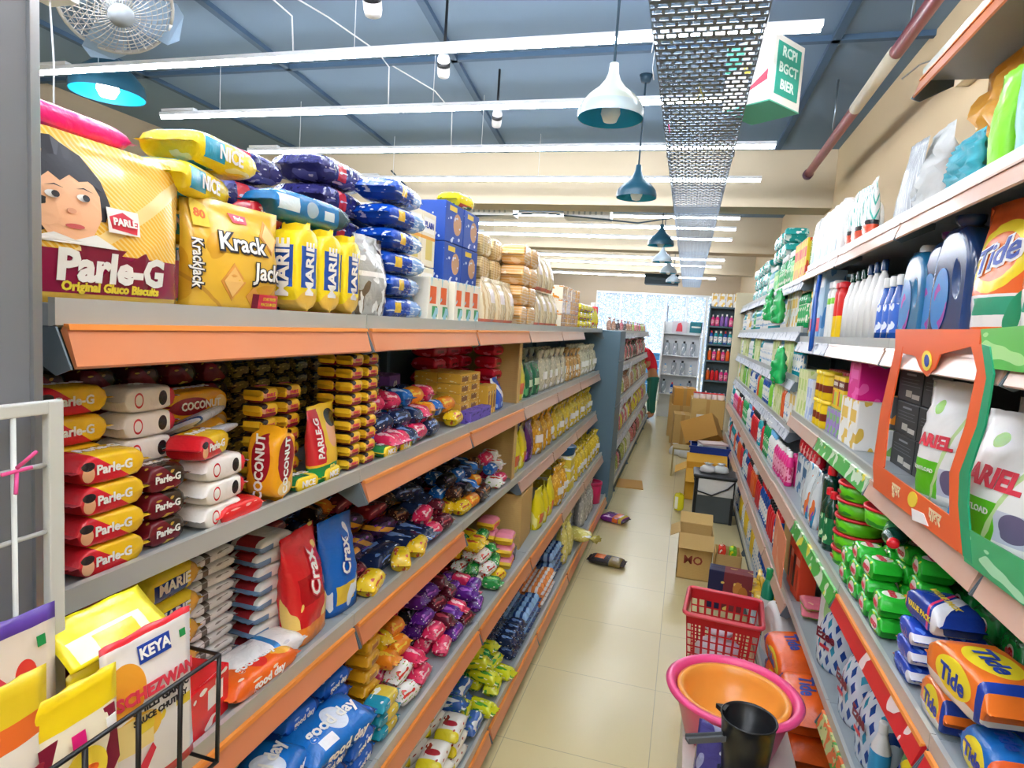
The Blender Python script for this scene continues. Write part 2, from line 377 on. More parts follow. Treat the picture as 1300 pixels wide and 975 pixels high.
spec = [(2.95, -3.95, .425, 'nearest long white tube light hung under the blue ceiling'), (3.75, -3.78, .44, 'second long tube light from the front, hung above the snack rack'),
        (4.65, -3.76, .458, 'third tube light from the front, behind the wall camera dome'), (5.62, -3.34, .468, 'fourth tube light, hung in front of the cream beam'),
        (7.4, -3.4, .44, 'tube light just behind the first cream beam'), (8.16, -3.4, .45, 'second tube light behind the first cream beam'), (9.05, -3.4, .46, 'last tube light before the middle cream beam'),
        (10.6, -3.4, .48, 'tube light just behind the middle cream beam'), (11.5, -3.4, .49, 'second tube light behind the middle cream beam'), (12.6, -3.4, .49, 'last tube light before the farthest cream beam'),
        (14.2, -3.4, .5, 'tube light behind the farthest cream beam'), (15.3, -3.4, .5, 'farthest tube light, nearest to the glass shopfront')]
cab = {0: [(-2.35, 2.3, CEIL - .02), (-2.3, 2.45, CEIL - .05), (-2.2, 2.75, CEIL - .13), (-2.12, 2.93, CEIL - .2), (-2.12, 2.95, TZ + .02)],
       1: [(-2.25, 3.0, CEIL - .02), (-2.15, 3.3, CEIL - .03), (-2.02, 3.65, CEIL - .08), (-1.98, 3.74, CEIL - .14), (-1.98, 3.75, TZ + .03)],
       2: [(-2.1, 4.0, CEIL - .02), (-1.95, 4.4, CEIL - .05), (-1.9, 4.63, CEIL - .12), (-1.9, 4.65, TZ + .03)]}
for i, (y, x0, x1, l) in enumerate(spec): tube_light(y, x0, x1, TZ, l, cab.get(i))
for i, y in enumerate((1.9, .9, -.1, -1.2, -2.3)):      # unseen fill tubes, added and boosted to brighten the left shelf faces
    tube_light(y, -2.6, 1.04, TZ, ['added fill tube overhead, first behind the nearest visible one', 'second added fill tube behind the photographer', 'third added fill tube behind the photographer', 'fourth added fill tube behind the photographer', 'rearmost added fill tube over the shop back'][i], None, tube_fill)

teal_in = mat('lamp_inside', '#12a0c8', rough=.45); lamp_out = mat('lamp_grey_paint', '#8d9aa0', rough=.3, metal=.1); lamp_dark = mat('lamp_dark_paint', '#1f4a5c', rough=.35); bulb_m = mat('bulb_white', '#e9f3f2', rough=.3); cord_m = mat('black_cord', '#1f3a4a', rough=.6)
bulb_on = mat('bulb_lit', '#ffffff', emis=9)
def pendant(x, y, z, r, label, out, bulb=bulb_m, top=CEIL):
    h = r * 1.45
    prof = [(r, 0), (r * 1.0, h * .12), (r * .95, h * .26), (r * .72, h * .45), (r * .42, h * .62), (r * .24, h * .78), (r * .16, h * .92), (r * .13, h * 1.12), (0, h * 1.13)]
    o = tag(link('pendant_lamp', m_lathe('lamp_shade', prof, out, 28)), label, 'ceiling light'); o.location = (x, y, z)
    link('shade_inside', m_lathe('shade_inside', [(r * .985, .001), (r * .93, h * .24), (r * .7, h * .43), (r * .4, h * .6), (0, h * .7)], teal_in, 28), o)
    link('bulb', m_lathe('bulb', [(0, -.02), (r * .2, -.012), (r * .3, r * .15), (r * .27, r * .35), (r * .12, r * .55), (r * .1, r * .8), (0, r * .8)], bulb, 16), o)
    link('cord', m_tube('cord', [(0, 0, h * 1.1), (0, 0, top - z)], .006, cord_m), o)
    link('ceiling_cup', m_lathe('ceiling_cup', [(0, top - z - .05), (.03, top - z - .045), (.045, top - z - .001), (0, top - z - .001)], cord_m, 14), o)
pendant(-.41, 2.8, 2.685, .142, 'large cream and grey pendant lamp left of the metal tray', mat('lamp_cream_paint', '#b9bfb0', rough=.3, layers=(('band', 'z', .0, .22, '#a8b6b8'),)))
pendant(-.425, 4.4, 2.675, .135, 'dark teal pendant lamp behind and below the large one', lamp_dark)
pendant(-.36, 6.75, 2.67, .135, 'third pendant lamp, small and dark, under the beam', lamp_dark)
pendant(-3.81, 3.35, 3.09, .22, 'lit dark pendant lamp near the fan with blue inside', lamp_dark, bulb_on)
for i, y in enumerate((8.6, 10.2, 12.0)): pendant(-.42 + .03*i, y, 2.70, .13, ['fourth pendant lamp, pale, left of the tray', 'fifth pendant lamp in the far row', 'farthest pendant lamp near the shopfront'][i], lamp_out)

# perforated cable tray
tray_m = mat('galvanised_tray', '#8a97a4', rough=.28, metal=.85, bump=.1, bscale=20)
def cable_tray():
    bm = bmesh.new(); x0, x1, z = -.226, .166, CAMZ + 1.1; y = .6; Y1 = 15.6; nx = 9; dx = (x1 - x0) / nx; dy = .075; row = 0
    def q(a, b, c, d, zz=z):
        vs = [bm.verts.new((a, c, zz)), bm.verts.new((b, c, zz)), bm.verts.new((b, d, zz)), bm.verts.new((a, d, zz))]; bm.faces.new(vs)
    while y < Y1:
        off = dx * .5 if row % 2 else 0
        q(x0, x1, y, y + .022)
        xx = x0
        edges = [x0] + [x0 + off + dx * i + s * dx * .36 + dx * .5 for i in range(-1, nx) for s in (-1, 1)] + [x1]
        edges = [min(max(e, x0), x1) for e in edges]
        for a, b in zip(edges[0::2], edges[1::2]):
            if b - a > 1e-4: q(a, b, y + .022, y + dy * .62)
        y += dy * .62; row += 1
    bmesh.ops.remove_doubles(bm, verts=bm.verts, dist=1e-5)
    r = bmesh.ops.solidify(bm, geom=bm.faces[:], thickness=.0015)
    o = tag(link('cable_tray', finish(bm, 'tray_bottom', tray_m)), 'perforated galvanised cable tray running down the aisle under the ceiling', 'cable tray')
    for xa in (x0, x1):
        link('tray_side', m_boxes('tray_side', [(xa - .0015, xa + .0015, .6, Y1, z, z + .05), (xa - .008, xa + .008, .6, Y1, z + .05, z + .053)], tray_m), o)
    for yy in (2.2, 4.2, 6.0, 8.4, 10.9, 12.4, 14.6):
        link('tray_hanger', m_tubes('tray_hanger', [[(xa, yy, z + .01), (xa, yy, CEIL - .001 if not 6.1 < yy < 6.6 else 2.97)] for xa in (x0 - .008, x1 + .008)], .003, tray_m), o)
    link('tied_string', m_tubes('tied_string', [[(x0 - .005, 2.68, z + .06), (x0 - .012, 2.7, z - .03), (x0 - .004, 2.72, z - .07)], [(x0 - .005, 2.6, z + .05), (x0 - .01, 2.58, z - .02)]], .002, wire_m), o)
    link('yellow_string', m_tubes('yellow_string', [[(-.05, 3.0, z - .004), (-.03, 3.05, z - .03), (-.07, 3.1, z - .035), (-.04, 3.02, z - .012)]], .002, mat('yellow_string', '#d8d060', rough=.6)), o)
    link('pink_string', m_tubes('pink_string', [[(-.2, 3.5, z - .004), (-.19, 3.52, z - .04)]], .003, mat('pink_string', '#e05090', rough=.6)), o)
cable_tray()

# red sprinkler pipe on the right
pipe_m = mat('red_pipe', '#a84a54', rough=.35, coat=.3)
p0 = on_z(1186, -20, CAMZ + 1.35); p1 = Vector((.82, 5.62, CAMZ + 1.35)); p0.x = .79
o = tag(link('fire_pipe', m_tube('fire_pipe', [(.78, -1, CAMZ + 1.35), p1], .031, pipe_m, 16)), 'red painted pipe under the ceiling along the right wall', 'pipe')
link('pipe_end_cap', m_tube('pipe_end_cap', [p1, p1 + Vector((0, .05, 0))], .04, mat('dull_pipe', '#6c4a5a', rough=.5), 16), o)
link('paper_sleeve', m_tube('paper_sleeve', [(.803, 3.35, CAMZ + 1.35), (.809, 4.1, CAMZ + 1.35)], .033, mat('cream_tape', '#ddd2bb', rough=.6), 16), o)
[link('pipe_hanger', m_tube('pipe_hanger', [(.79, y, CAMZ + 1.38), (.79, y, CEIL)], .006, tray_m), o) for y in (1.2, 3.1, 4.6)]
jb = tag(link('junction_box', m_boxes('junction_box', [(1.07, 1.13, 3.1, 3.4, 2.98, 3.16)], mat('beige_plastic', '#d9c7a6', rough=.5), .01)), 'beige junction box on the right wall above the brush packets', 'electrical box')
link('cable', m_tube('cable', [(1.09, 3.25, 3.1), (.95, 3.5, 3.13), (.93, 3.7, 3.14)], .004, wire_m), jb)

# hanging sign box
sg = card('sign_white', '#ece9e0'); sgr = mat('sign_green', '#2fa08a', rough=.45)
o = tag(link('hanging_carton', m_box('hanging_carton', .26, .26, .31, sg, .004)), 'white and green carton hung from the ceiling right of the tray', 'carton')
o.location = (.245, 3.43, 2.90); o.rotation_euler = (0, 0, math.radians(-38))
link('green_base', m_boxes('green_base', [(-.131, .131, -.131, .131, -.002, .004)], mat('sign_base_green', '#57b89a', rough=.5)), o)
link('green_panel', m_boxes('green_panel', [(-.1, .1, -.1325, -.1305, .04, .28)], sgr), o, T(rz=PI/2))
gl = mat('sign_glyph', '#dff0e6', rough=.5)
for r_, s_ in enumerate(('RCPI', 'BGCT', 'BIER')): link('lettering', text(s_, .062, gl, .03), o, T(.1335, 0, .24 - .075 * r_, rz=PI/2))
link('red_wedge', decal([(-.03, .05), (.11, .10), (.11, .15)], mat('print_red', '#d8394a', rough=.45), 'red_wedge'), o, T(0, -.1315, 0))
link('yellow_seal', decal(ellipse(.0, .17, .028, .028), mat('print_yellow', '#e9cf3d', rough=.45), 'yellow_seal'), o, T(0, -.1315, 0))
link('green_flap', decal([(-.13, .16), (-.04, .20), (-.02, .30), (-.13, .31)], mat('sign_base_green', ''), 'green_flap'), o, T(0, -.1316, 0))
link('rope', m_tubes('rope', [[(.1, -.12, .05), (.02, -.135, .25), (0, -.02, .32)], [(0, -.02, .31), (0, 0, CEIL - 2.90)], [(-.1, -.12, .01), (0, -.134, .2), (0, -.02, .32)]], .004, wire_m), o)

# spot cameras and spotlights on the ceiling
wh = mat('white_plastic', '#e4e6e6', rough=.4); bl = mat('black_plastic', '#16181b', rough=.35)
def spot(pix, Y, label, lit=False):
    p = on_y(pix[0], pix[1], Y)
    o = tag(link('track_spotlight', m_lathe('spot_head', [(0, 0), (.03, .0), (.034, .02), (.034, .09), (.028, .11), (0, .112)], wh, 18)), label, 'spotlight')
    o.location = p; o.rotation_euler = (.75, .35, 0)
    link('lens', m_lathe('lens', [(0, -.002), (.026, -.002), (.026, .001), (0, .001)], bl, 18), o)
    inv = o.rotation_euler.to_matrix().inverted()
    a = inv @ Vector((0, 0, CEIL - p.z)); link('mount_arm', m_tube('mount_arm', [(0, 0, .06), a], .008, bl), o)
    link('dark_band', m_lathe('dark_band', [(.0345, .055), (.0345, .08), (.033, .08)], bl, 18), o)
spot((474, 20), 2.2, 'white spotlight at the top, nearest of the ceiling spotlights'); spot((563, 97), 3.25, 'second white spotlight, pointing down left of the pendant'); spot((630, 160), 4.2, 'small far spotlight between the second and third tubes')
p = on_y(552, 270, 6.0); o = tag(link('security_camera', m_lathe('dome', [(0, 0), (.045, .015), (.06, .05), (.065, .09), (0, .09)], wh, 18)), 'white dome camera hung below the cream beam', 'camera'); o.location = (p.x, 6.12, 2.88)
link('camera_lens', m_lathe('camera_lens', [(0, -.003), (.02, .0), (.022, .012), (0, .012)], bl, 14), o)
p = on_y(182, 140, 4.4); 
o = tag(link('wall_socket_box', m_boxes('socket', [(0, .05, -.12, .12, -.07, .07)], mat('grey_plastic', '#a9b4bc', rough=.5), .008)), 'small grey box on the left wall under the lit lamp', 'electrical box'); o.location = (XL, 4.05, 2.98)
link('dial', m_lathe('dial', [(0, 0), (.03, 0), (.03, .02), (0, .02)], bl, 14), o, T(.05, 0, 0, ry=PI/2))

# cage fan top left
def fan():
    c = on_y(148, 5, 2.2)
    o = bpy.data.objects.new('cage_fan', None); COL.objects.link(o); o.location = c
    tag(o, 'grey wire cage fan hanging at the upper left corner', 'fan')
    nrm = Vector((.62, -.3, -.72)).normalized(); q = nrm.to_track_quat('Z', 'Y').to_matrix().to_4x4()
    gm_ = mat('fan_wire', '#b9b6ae', rough=.35, metal=.4); R_ = .215
    rings = []
    for k in range(9):
        r = R_ * (k + 1) / 9; z = .09 * (1 - (r / R_) ** 2.4)
        for s in (1, -1): rings.append([(r*math.cos(2*PI*i/36), r*math.sin(2*PI*i/36), s*z) for i in range(37)])
    sp = []
    for i in range(40):
        a = 2*PI*i/40
        for s in (1, -1): sp.append([(r*math.cos(a), r*math.sin(a), s * .09 * (1 - (r / R_) ** 2.4)) for r in [R_*t for t in (.12, .4, .65, .85, .95, 1)]])
    link('cage', m_tubes('cage', rings + sp, .0019, gm_, 4), o, q)
    link('rim', m_tubes('rim', [[(R_*math.cos(2*PI*i/40), R_*math.sin(2*PI*i/40), 0) for i in range(41)]], .008, gm_), o, q)
    link('hub', m_lathe('hub', [(0, -.1), (.05, -.09), (.06, 0), (.05, .09), (0, .1)], mat('fan_grey', '#8f969c', rough=.4), 20), o, q)
    link('motor', m_lathe('motor', [(0, -.22), (.06, -.2), (.07, -.1), (.05, -.08), (0, -.08)], mat('fan_grey', ''), 20), o, q)
    for k in range(4):
        a = 2*PI*k/4
        bm = bmesh.new(); vs = []
        for (r, w) in ((.05, .035), (.12, .07), (.22, .09), (.26, .05)):
            vs.append((bm.verts.new((r, -w, .02)), bm.verts.new((r, w, -.02))))
        for A_, B_ in zip(vs, vs[1:]): bm.faces.new((A_[0], B_[0], B_[1], A_[1]))
        bmesh.ops.solidify(bm, geom=bm.faces[:], thickness=.003)
        link('blade', finish(bm, 'blade', mat('fan_blade', '#9db2c4', rough=.3)), o, q @ Matrix.Rotation(a, 4, 'Z'))
    b = q @ Vector((0, 0, -.2)); link('bracket', m_tube('bracket', [b, (b.x, b.y, b.z + .1), (b.x, b.y, CEIL - c.z)], .014, mat('fan_grey', '')), o)
fan()
p = on_y(66, 0, 1.8); o = tag(link('ceiling_router', m_boxes('router', [(-.07, .07, -.05, .05, 0, .03)], wh, .01)), 'small cream box at the top left edge beside the panel', 'electrical box'); o.location = p
link('cable', m_tube('cable', [(-.01, 0, 0), (-.02, .02, -.2), (-.06, .05, -.5)], .003, wire_m), o); link('stem', m_tube('stem', [(0, 0, .03), (0, 0, CEIL - p.z)], .006, wire_m), o)

# ------------------------------------------------------------------ shelving
grey_m = mat('shelf_grey_paint', '#a0a8aa', rough=.38, bump=.05, bscale=30, layers=(('fade', 8, .3, '#7a8084'),), coord='Object')
dgrey_m = mat('upright_grey_paint', '#4c6672', rough=.45); back_m = mat('back_panel_paint', '#3d525c', rough=.55)
lip_m = mat('shelf_lip_paint', '#c3c5be', rough=.3, metal=.25, layers=(('fade', 6, .35, '#a6a79f'),), coord='Object')
orange_m = mat('orange_price_rail', '#d9814f', rough=.28, layers=(('fade', 9, .35, '#c79a80'),), coord='Object', coat=.4)
bead_m = mat('orange_rail_bead', '#e88f3e', rough=.3)
paleorange_m = mat('worn_price_rail', '#d3a184', rough=.35, layers=(('fade', 14, .5, '#c4beb6'),), coord='Object', coat=.3)
bracket_m = mat('bracket_grey', '#5b6971', rough=.45)
red_rail = mat('red_printed_rail', '#d2272d', rough=.3, coat=.4, layers=(('blob', 22, .6, '#f3ddd8'),), coord='Object')
green_rail = mat('green_printed_rail', '#4db347', rough=.3, coat=.4, layers=(('blob', 26, .56, '#dceccb'), ('blob', 18, .66, '#f0e23a')), coord='Object')
paper_rail = mat('paper_price_rail', '#c9ccd4', rough=.5, layers=(('blob', 30, .6, '#8f98a8'),), coord='Object')
floral_rail = mat('floral_printed_rail', '#c9d08a', rough=.4, layers=(('blob', 40, .55, '#e8723a'), ('blob', 55, .6, '#4f9e3e')), coord='Object')
def bay(side, y0, y1, decks, label, xb, rails, name='shelving_bay', post0=True, post1=False, backtop=None, dm=None):
    """decks: list of (z, x_front); rails: material per deck or None"""
    s = SIDE[side][0]
    o = bpy.data.objects.new(name, None); COL.objects.link(o); o.location = (s * xb, y0, 0); tag(o, label, 'shelving')
    inv = Matrix.Translation((-s * xb, -y0, 0))
    def add(nm, me): me.transform(inv); return link(nm, me, o)
    def sx(a, b): return (min(s*a, s*b), max(s*a, s*b))
    top = backtop or max(z for z, x in decks)
    X = sx(xb, xb + .02); add('back_panel', m_boxes('back_panel', [(X[0], X[1], y0 + .002, y1 - .002, .02, top - .001)], back_m))
    for (z, xf), rm in zip(decks, rails):
        X = sx(xf + .012, xb - .001)
        sh = add('shelf', m_boxes('shelf', [(X[0], X[1], y0 + .001, y1 - .001, z - .03, z)], dm or grey_m, .0015))
        f = s * xf
        pl = [(f, z + .008), (f + s * .012, z + .008), (f + s * .012, z - .032), (f, z - .028)]
        me = m_prism('shelf_lip', pl, 'y', y0 + .0015, y1 - .0015, lip_m); me.transform(inv); link('shelf_lip', me, sh)
        if rm:
            g = -s
            pl = [(f, z - .029), (f + g * .007, z - .031), (f + g * .024, z - .082), (f + g * .02, z - .086), (f + s * .004, z - .036)]
            add('price_rail', m_prism('price_rail', pl, 'y', y0 + .012, y1 - .012, rm))
            pl = [(f + g*.001, z - .026), (f + g * .010, z - .026), (f + g * .012, z - .034), (f + g * .002, z - .031)]
            add('rail_bead', m_prism('rail_bead', pl, 'y', y0 + .012, y1 - .012, bead_m if rm is orange_m or rm is red_rail else rm))
        for yy in (y0 + .0015, y1 - .0045):
            pl = [(f + s*.0, z - .03), (f - s * .026, z - .085), (f - s * .0, z - .095), (f + s * .09, z - .05), (f + s * .09, z - .03)]
            add('bracket', m_prism('bracket', pl, 'y', yy, yy + .003, bracket_m))
        if z < .2: 
            X = sx(xf + .02, xf + .03); add('kick_plate', m_boxes('kick_plate', [(X[0], X[1], y0 + .002, y1 - .002, .0, z - .031)], back_m))
    for c, yy in ((post0, y0), (post1, y1 - .03)):
        if c:
            X = sx(xb - .03, xb - .001); add('upright', m_boxes('upright', [(X[0], X[1], yy + .0015, yy + .0285, 0, top - .032)], dgrey_m))
    return o
LY = [.625, 1.45, 2.3, 3.135, 4.0, 4.9, 6.05]
LB = 1.2
LD = [(1.765, .80), (1.36, .80), (.96, .80), (.56, .71), (.15, .643)]
ords = ['nearest', 'second', 'third', 'fourth', 'fifth', 'sixth']
LR = [[orange_m, None, orange_m, orange_m, orange_m], [orange_m, orange_m, orange_m, orange_m, orange_m], [orange_m, orange_m, None, orange_m, orange_m], [paleorange_m, paleorange_m, paleorange_m, orange_m, orange_m], [paleorange_m, paleorange_m, paleorange_m, paleorange_m, orange_m], [None, paleorange_m, paleorange_m, paleorange_m, orange_m]]
for i in range(6):
    bay('L', LY[i], LY[i+1], LD, '%s grey shelving bay of the long left snack rack' % ords[i], LB, LR[i])
# deep grey end frame of the left rack
o = tag(link('metal_frame', m_boxes('metal_frame', [(-1.23, -.62, 6.06, 6.535, 0, 1.76)], mat('end_frame_grey', '#587484', rough=.45), .004)), 'tall blue-grey metal end frame closing the left snack rack', 'shelving')
link('cross_bar', m_boxes('cross_bar', [(-.626, -.614, 6.055, 6.54, z, z + .02) for z in (.5, 1.0, 1.45)], dgrey_m, .002), o)

RY = [.62, 1.49, 2.34, 3.22, 4.07, 5.2, 6.35, 7.5, 8.65]
RB = 1.09
RDn = [(2.66, .645), (2.215, .645), (1.80, .645), (1.355, .645), (.94, .585), (.51, .585), (.12, .50)]
RDm = [(2.215, .645), (1.80, .645), (1.355, .645), (.94, .585), (.51, .585), (.12, .50)]
RDf = [(2.17, .645), (1.86, .645), (1.56, .645), (1.25, .645), (.93, .585), (.51, .585), (.12, .585)]
rr = [[orange_m, paleorange_m, paleorange_m, paleorange_m, red_rail, red_rail, red_rail], [orange_m, paleorange_m, paleorange_m, paleorange_m, red_rail, floral_rail, red_rail], [paleorange_m, paleorange_m, green_rail, green_rail, None, None], [paleorange_m, paper_rail, paleorange_m, paleorange_m, paleorange_m, None]]
rn = ['nearest shelving bay of the right wall rack, mostly outside the frame', 'second shelving bay of the right wall rack, holding the detergents', 'third shelving bay of the right rack, with the green printed rail', 'fourth shelving bay of the right rack, with paper price strips',
      'fifth shelving bay of the right rack, first with closer shelves', 'sixth shelving bay of the right rack', 'seventh shelving bay of the right rack', 'farthest shelving bay of the right wall rack']
for i in range(8):
    d = RDn if i < 2 else RDm if i < 4 else RDf
    bay('R', RY[i], RY[i+1], d, rn[i], RB, rr[i] if i < 4 else [paper_rail]*4 + [paleorange_m, paleorange_m, None], backtop=2.9 if i < 2 else 2.4)
o = tag(link('partition_board', m_boxes('partition_board', [(.56, 1.1, 8.66, 8.72, 0, 2.35)], mat('cream_board', '#d9cfae', rough=.6), .004)), 'cream board closing the far end of the right rack', 'panel')
# far rack on the left, its cheap white price strips
LY2 = [6.545, 8.0, 9.5, 11.0, 12.4]
for i in range(4):
    bay('L', LY2[i], LY2[i+1], [(1.76, .74), (1.36, .74), (.96, .70), (.56, .66), (.15, .62)], ['nearest bay of the far left rack with white price strips', 'second bay of the far left rack', 'third bay of the far left rack', 'farthest bay of the left rack, beside the person in red'][i], LB, [paper_rail]*4 + [None], post1=i == 3)
# fridge side panel at the very left
o = tag(link('fridge', m_boxes('fridge_body', [(-1.5, -.735, -.2, .552, .08, 3.0)], mat('fridge_grey', '#7d8188', rough=.35, metal=.2, layers=(('fade', 3, .25, '#8d9198'),), coord='Object'), .006)), 'tall plain grey metal cabinet side at the left edge', 'cabinet')
link('cabinet_edge', m_boxes('cabinet_edge', [(-.7355, -.729, .545, .556, .08, 3.0)], mat('steel', ''), .001), o)
link('foot', m_boxes('foot', [(-1.45, -1.35, 0, .1, 0, .08), (-.9, -.8, 0, .1, 0, .08), (-.9, -.8, .4, .5, 0, .08)], bl), o)

# cooling units, ducts and cables between the beams
for i, (x, y, z, w, h) in enumerate(((-2.2, 6.75, 2.93, .5, .12), (-1.15, 6.8, 2.93, .5, .12))):
    o = tag(link('cooling_unit', m_boxes('cooling_unit', [(-w/2, w/2, -.12, .12, 0, h)], wh, .01)), ['white cooling unit under the ceiling behind the cream beam, left one', 'white cooling unit under the ceiling behind the cream beam, right one'][i], 'cooling unit'); o.location = (x, y, z)
    link('vent_grille', m_boxes('vent_grille', [(-w/2 + .04 + k * .06, -w/2 + .06 + k * .06, -.123, -.12, .03, .09) for k in range(7)], mat('grey_plastic', ''), 0), o)
    for sx_ in (-w/2 + .03, w/2 - .03): link('hanger_rod', m_tube('hanger_rod', [(sx_, 0, h), (sx_, 0, CEIL - z)], .004, tray_m), o)
o = tag(link('air_duct', m_boxes('air_duct', [(-1.0, -.30, 13.7, 14.1, 2.78, 3.0)], mat('duct_dark', '#16303c', rough=.5), .01)), 'dark duct box hanging under the ceiling near the glass front', 'duct')
for x in (-.95, -.35): link('hanger_rod', m_tube('hanger_rod', [(x, 13.9, 3.0), (x, 13.9, CEIL)], .005, tray_m), o)
for i, pts in enumerate(([(-4, 6.65, 2.98), (-2.8, 6.66, 2.9), (-1.6, 6.64, 2.96), (-.6, 6.65, 2.88), (-.2, 6.66, 2.95), (-.2, 6.66, CEIL)], [(-3.2, 6.19, 3.3), (-3.0, 6.185, 3.12), (-2.9, 6.19, 3.0), (-2.75, 6.19, 2.96)])):
    tag(link('loose_cable', m_tube('loose_cable', pts, .008, cord_m)), ['dark cable sagging behind the cream beam', 'dark cable running down the face of the cream beam'][i], 'cable')
# ------------------------------------------------------------------ printed colours for lettering
tw = mat('print_white', '#f4f2ea', rough=.4); tb = mat('print_black', '#1b1a1c', rough=.4); tr_ = mat('print_red', ''); ty = mat('print_yellow', ''); tbl = mat('print_blue', '#1d3f9b', rough=.4)
tgr = mat('print_green', '#1d8f4a', rough=.4); tmar = mat('print_maroon', '#7d1730', rough=.4); tor = mat('print_orange', '#ec6a22', rough=.4); tpk = mat('print_magenta', '#d81b72', rough=.4); tpu = mat('print_purple', '#5a2d8c', rough=.4)
hair_m = mat('print_hair', '#1c1a20', rough=.4); skin_m = mat('print_skin', '#f0b88c', rough=.4)
def R90(rx=0, rz=0): return dict(rx=rx, rz=rz)
def packet(name, desc, L, W, H, m, txt=None, tm=tw, ts=None, cat='biscuit packet', seed=1, upright=False, top=True, extra=(), fin=.012, bold=.03, flat=.32, side=True):
    if name == 'biscuit_packet': name = 'tea_biscuit_packet' if 'tea biscuit' in desc else 'cookie_packet' if 'cookie' in desc else 'glucose_biscuit_packet' if 'glucose' in desc else name
    me = m_packet(name, L, W, H, m, fin=fin, seed=seed, flat=flat); parts = []
    if txt:
        ts = ts or min(H * .62, L * .95 / max(3, len(txt)) * 1.4)
        tt = text(txt, ts, tm, bold)
        if side: parts.append(('brand_print', tt, T(0, -W/2 - .0016, H/2)))
        if top: parts.append(('brand_print', text(txt, min(W * .6, ts * 1.15), tm, bold), T(0, 0, H + .0018, rx=-PI/2)))
    parts += list(extra); dims = (L, W, H)
    if upright:
        # stand on one end: x -> z
        M = Matrix.Translation((0, 0, L/2)) @ Matrix.Rotation(-PI/2, 4, 'Y') @ Matrix.Translation((0, 0, -H/2))
        me.transform(M); parts = [(q[0], q[1], M @ q[2]) + tuple(q[3:]) for q in parts]; dims = (H, W, L)
    return Prod(name, cat, desc, me, dims, parts)
def carton(name, desc, L, W, H, m, txt=None, tm=tw, ts=None, cat='carton', tz=.5, extra=(), flap=True, lines=None, bold=.03):
    me = m_box(name, L, W, H, m, min(.003, H * .05)); parts = []
    if txt: parts.append(('brand_print', text(txt, ts or min(H * .4, L * 1.3 / max(3, len(txt))), tm, bold), T(0, -W/2 - .0008, H * tz)))
    if flap and L > .12: parts.append(('lid_flap', m_boxes('lid_flap', [(-L/2 + .004, L/2 - .004, -W/2 + .004, -.001, H, H + .0012), (-L/2 + .004, L/2 - .004, .001, W/2 - .004, H, H + .0012)], m), T()))
    return Prod(name, cat, desc, me, (L, W, H + .0012), parts + list(extra))
def pouch(name, desc, W, H, Tk, m, txt=None, tm=tw, ts=None, tz=.6, cat='snack pouch', seed=1, extra=(), txt2=None, tm2=None, tz2=.3, bold=.03, gus=.75, wr=.06):
    me = m_pouch(name, W, H, Tk, m, seed=seed, gus=gus, wr=wr); parts = []
    def conform(mesh, z0):
        mesh = mesh.copy()
        for v in mesh.vertices:
            u = max(-1, min(1, v.co.x / (W/2))); vv = max(0, min(1, (v.co.z + z0) / H)); v.co.y += -pouch_t(u, vv, Tk, gus) - .0022; 
        return mesh
    for (t, c, zz, s_) in ((txt, tm, tz, ts), (txt2, tm2 or tm, tz2, None)):
        if t:
            s_ = s_ or min(H * .25, W * 1.35 / max(3, len(t)))
            parts.append(('brand_print', conform(text(t, s_, c, bold), H * zz), T(0, 0, H * zz)))
    for q_, (nm, pts, mm) in enumerate(extra):
        me2 = decal(pts, mm, nm); me3 = me2.copy()
        bm = bmesh.new(); bm.from_mesh(me3); bmesh.ops.triangulate(bm, faces=bm.faces[:]); bmesh.ops.subdivide_edges(bm, edges=bm.edges[:], cuts=2, use_grid_fill=True); bm.to_mesh(me3); bm.free()
        for v in me3.vertices:
            u = max(-1, min(1, v.co.x / (W/2))); vv = max(0, min(1, v.co.z / H)); v.co.y += -pouch_t(u, vv, Tk, gus) - .0012 - .00045 * q_
        parts.append((nm, me3, T()))
    return Prod(name, cat, desc, me, (W, Tk, H), parts)
def bag(name, desc, R, H, m, sy=.6, cat='snack bag', seed=1, tie=None, neck=.8, label_m=None):
    parts = []
    if tie: parts.append(('tie', m_lathe('tie', [(R*.22, H*neck - .006), (R*.3, H*neck), (R*.22, H*neck + .006)], tie, 12, 1, sy), T()))
    if label_m: parts.append(('paper_label', m_prism('paper_label', rect(-R*.45, R*.45, H*.3, H*.48), 'y', -R*sy*1.06, -R*sy*.9, label_m), T()))
    return Prod(name, cat, desc, m_bag(name, R, H, m, sy, seed, neck), (2*R*1.03, 2*R*sy*1.03, H), parts)
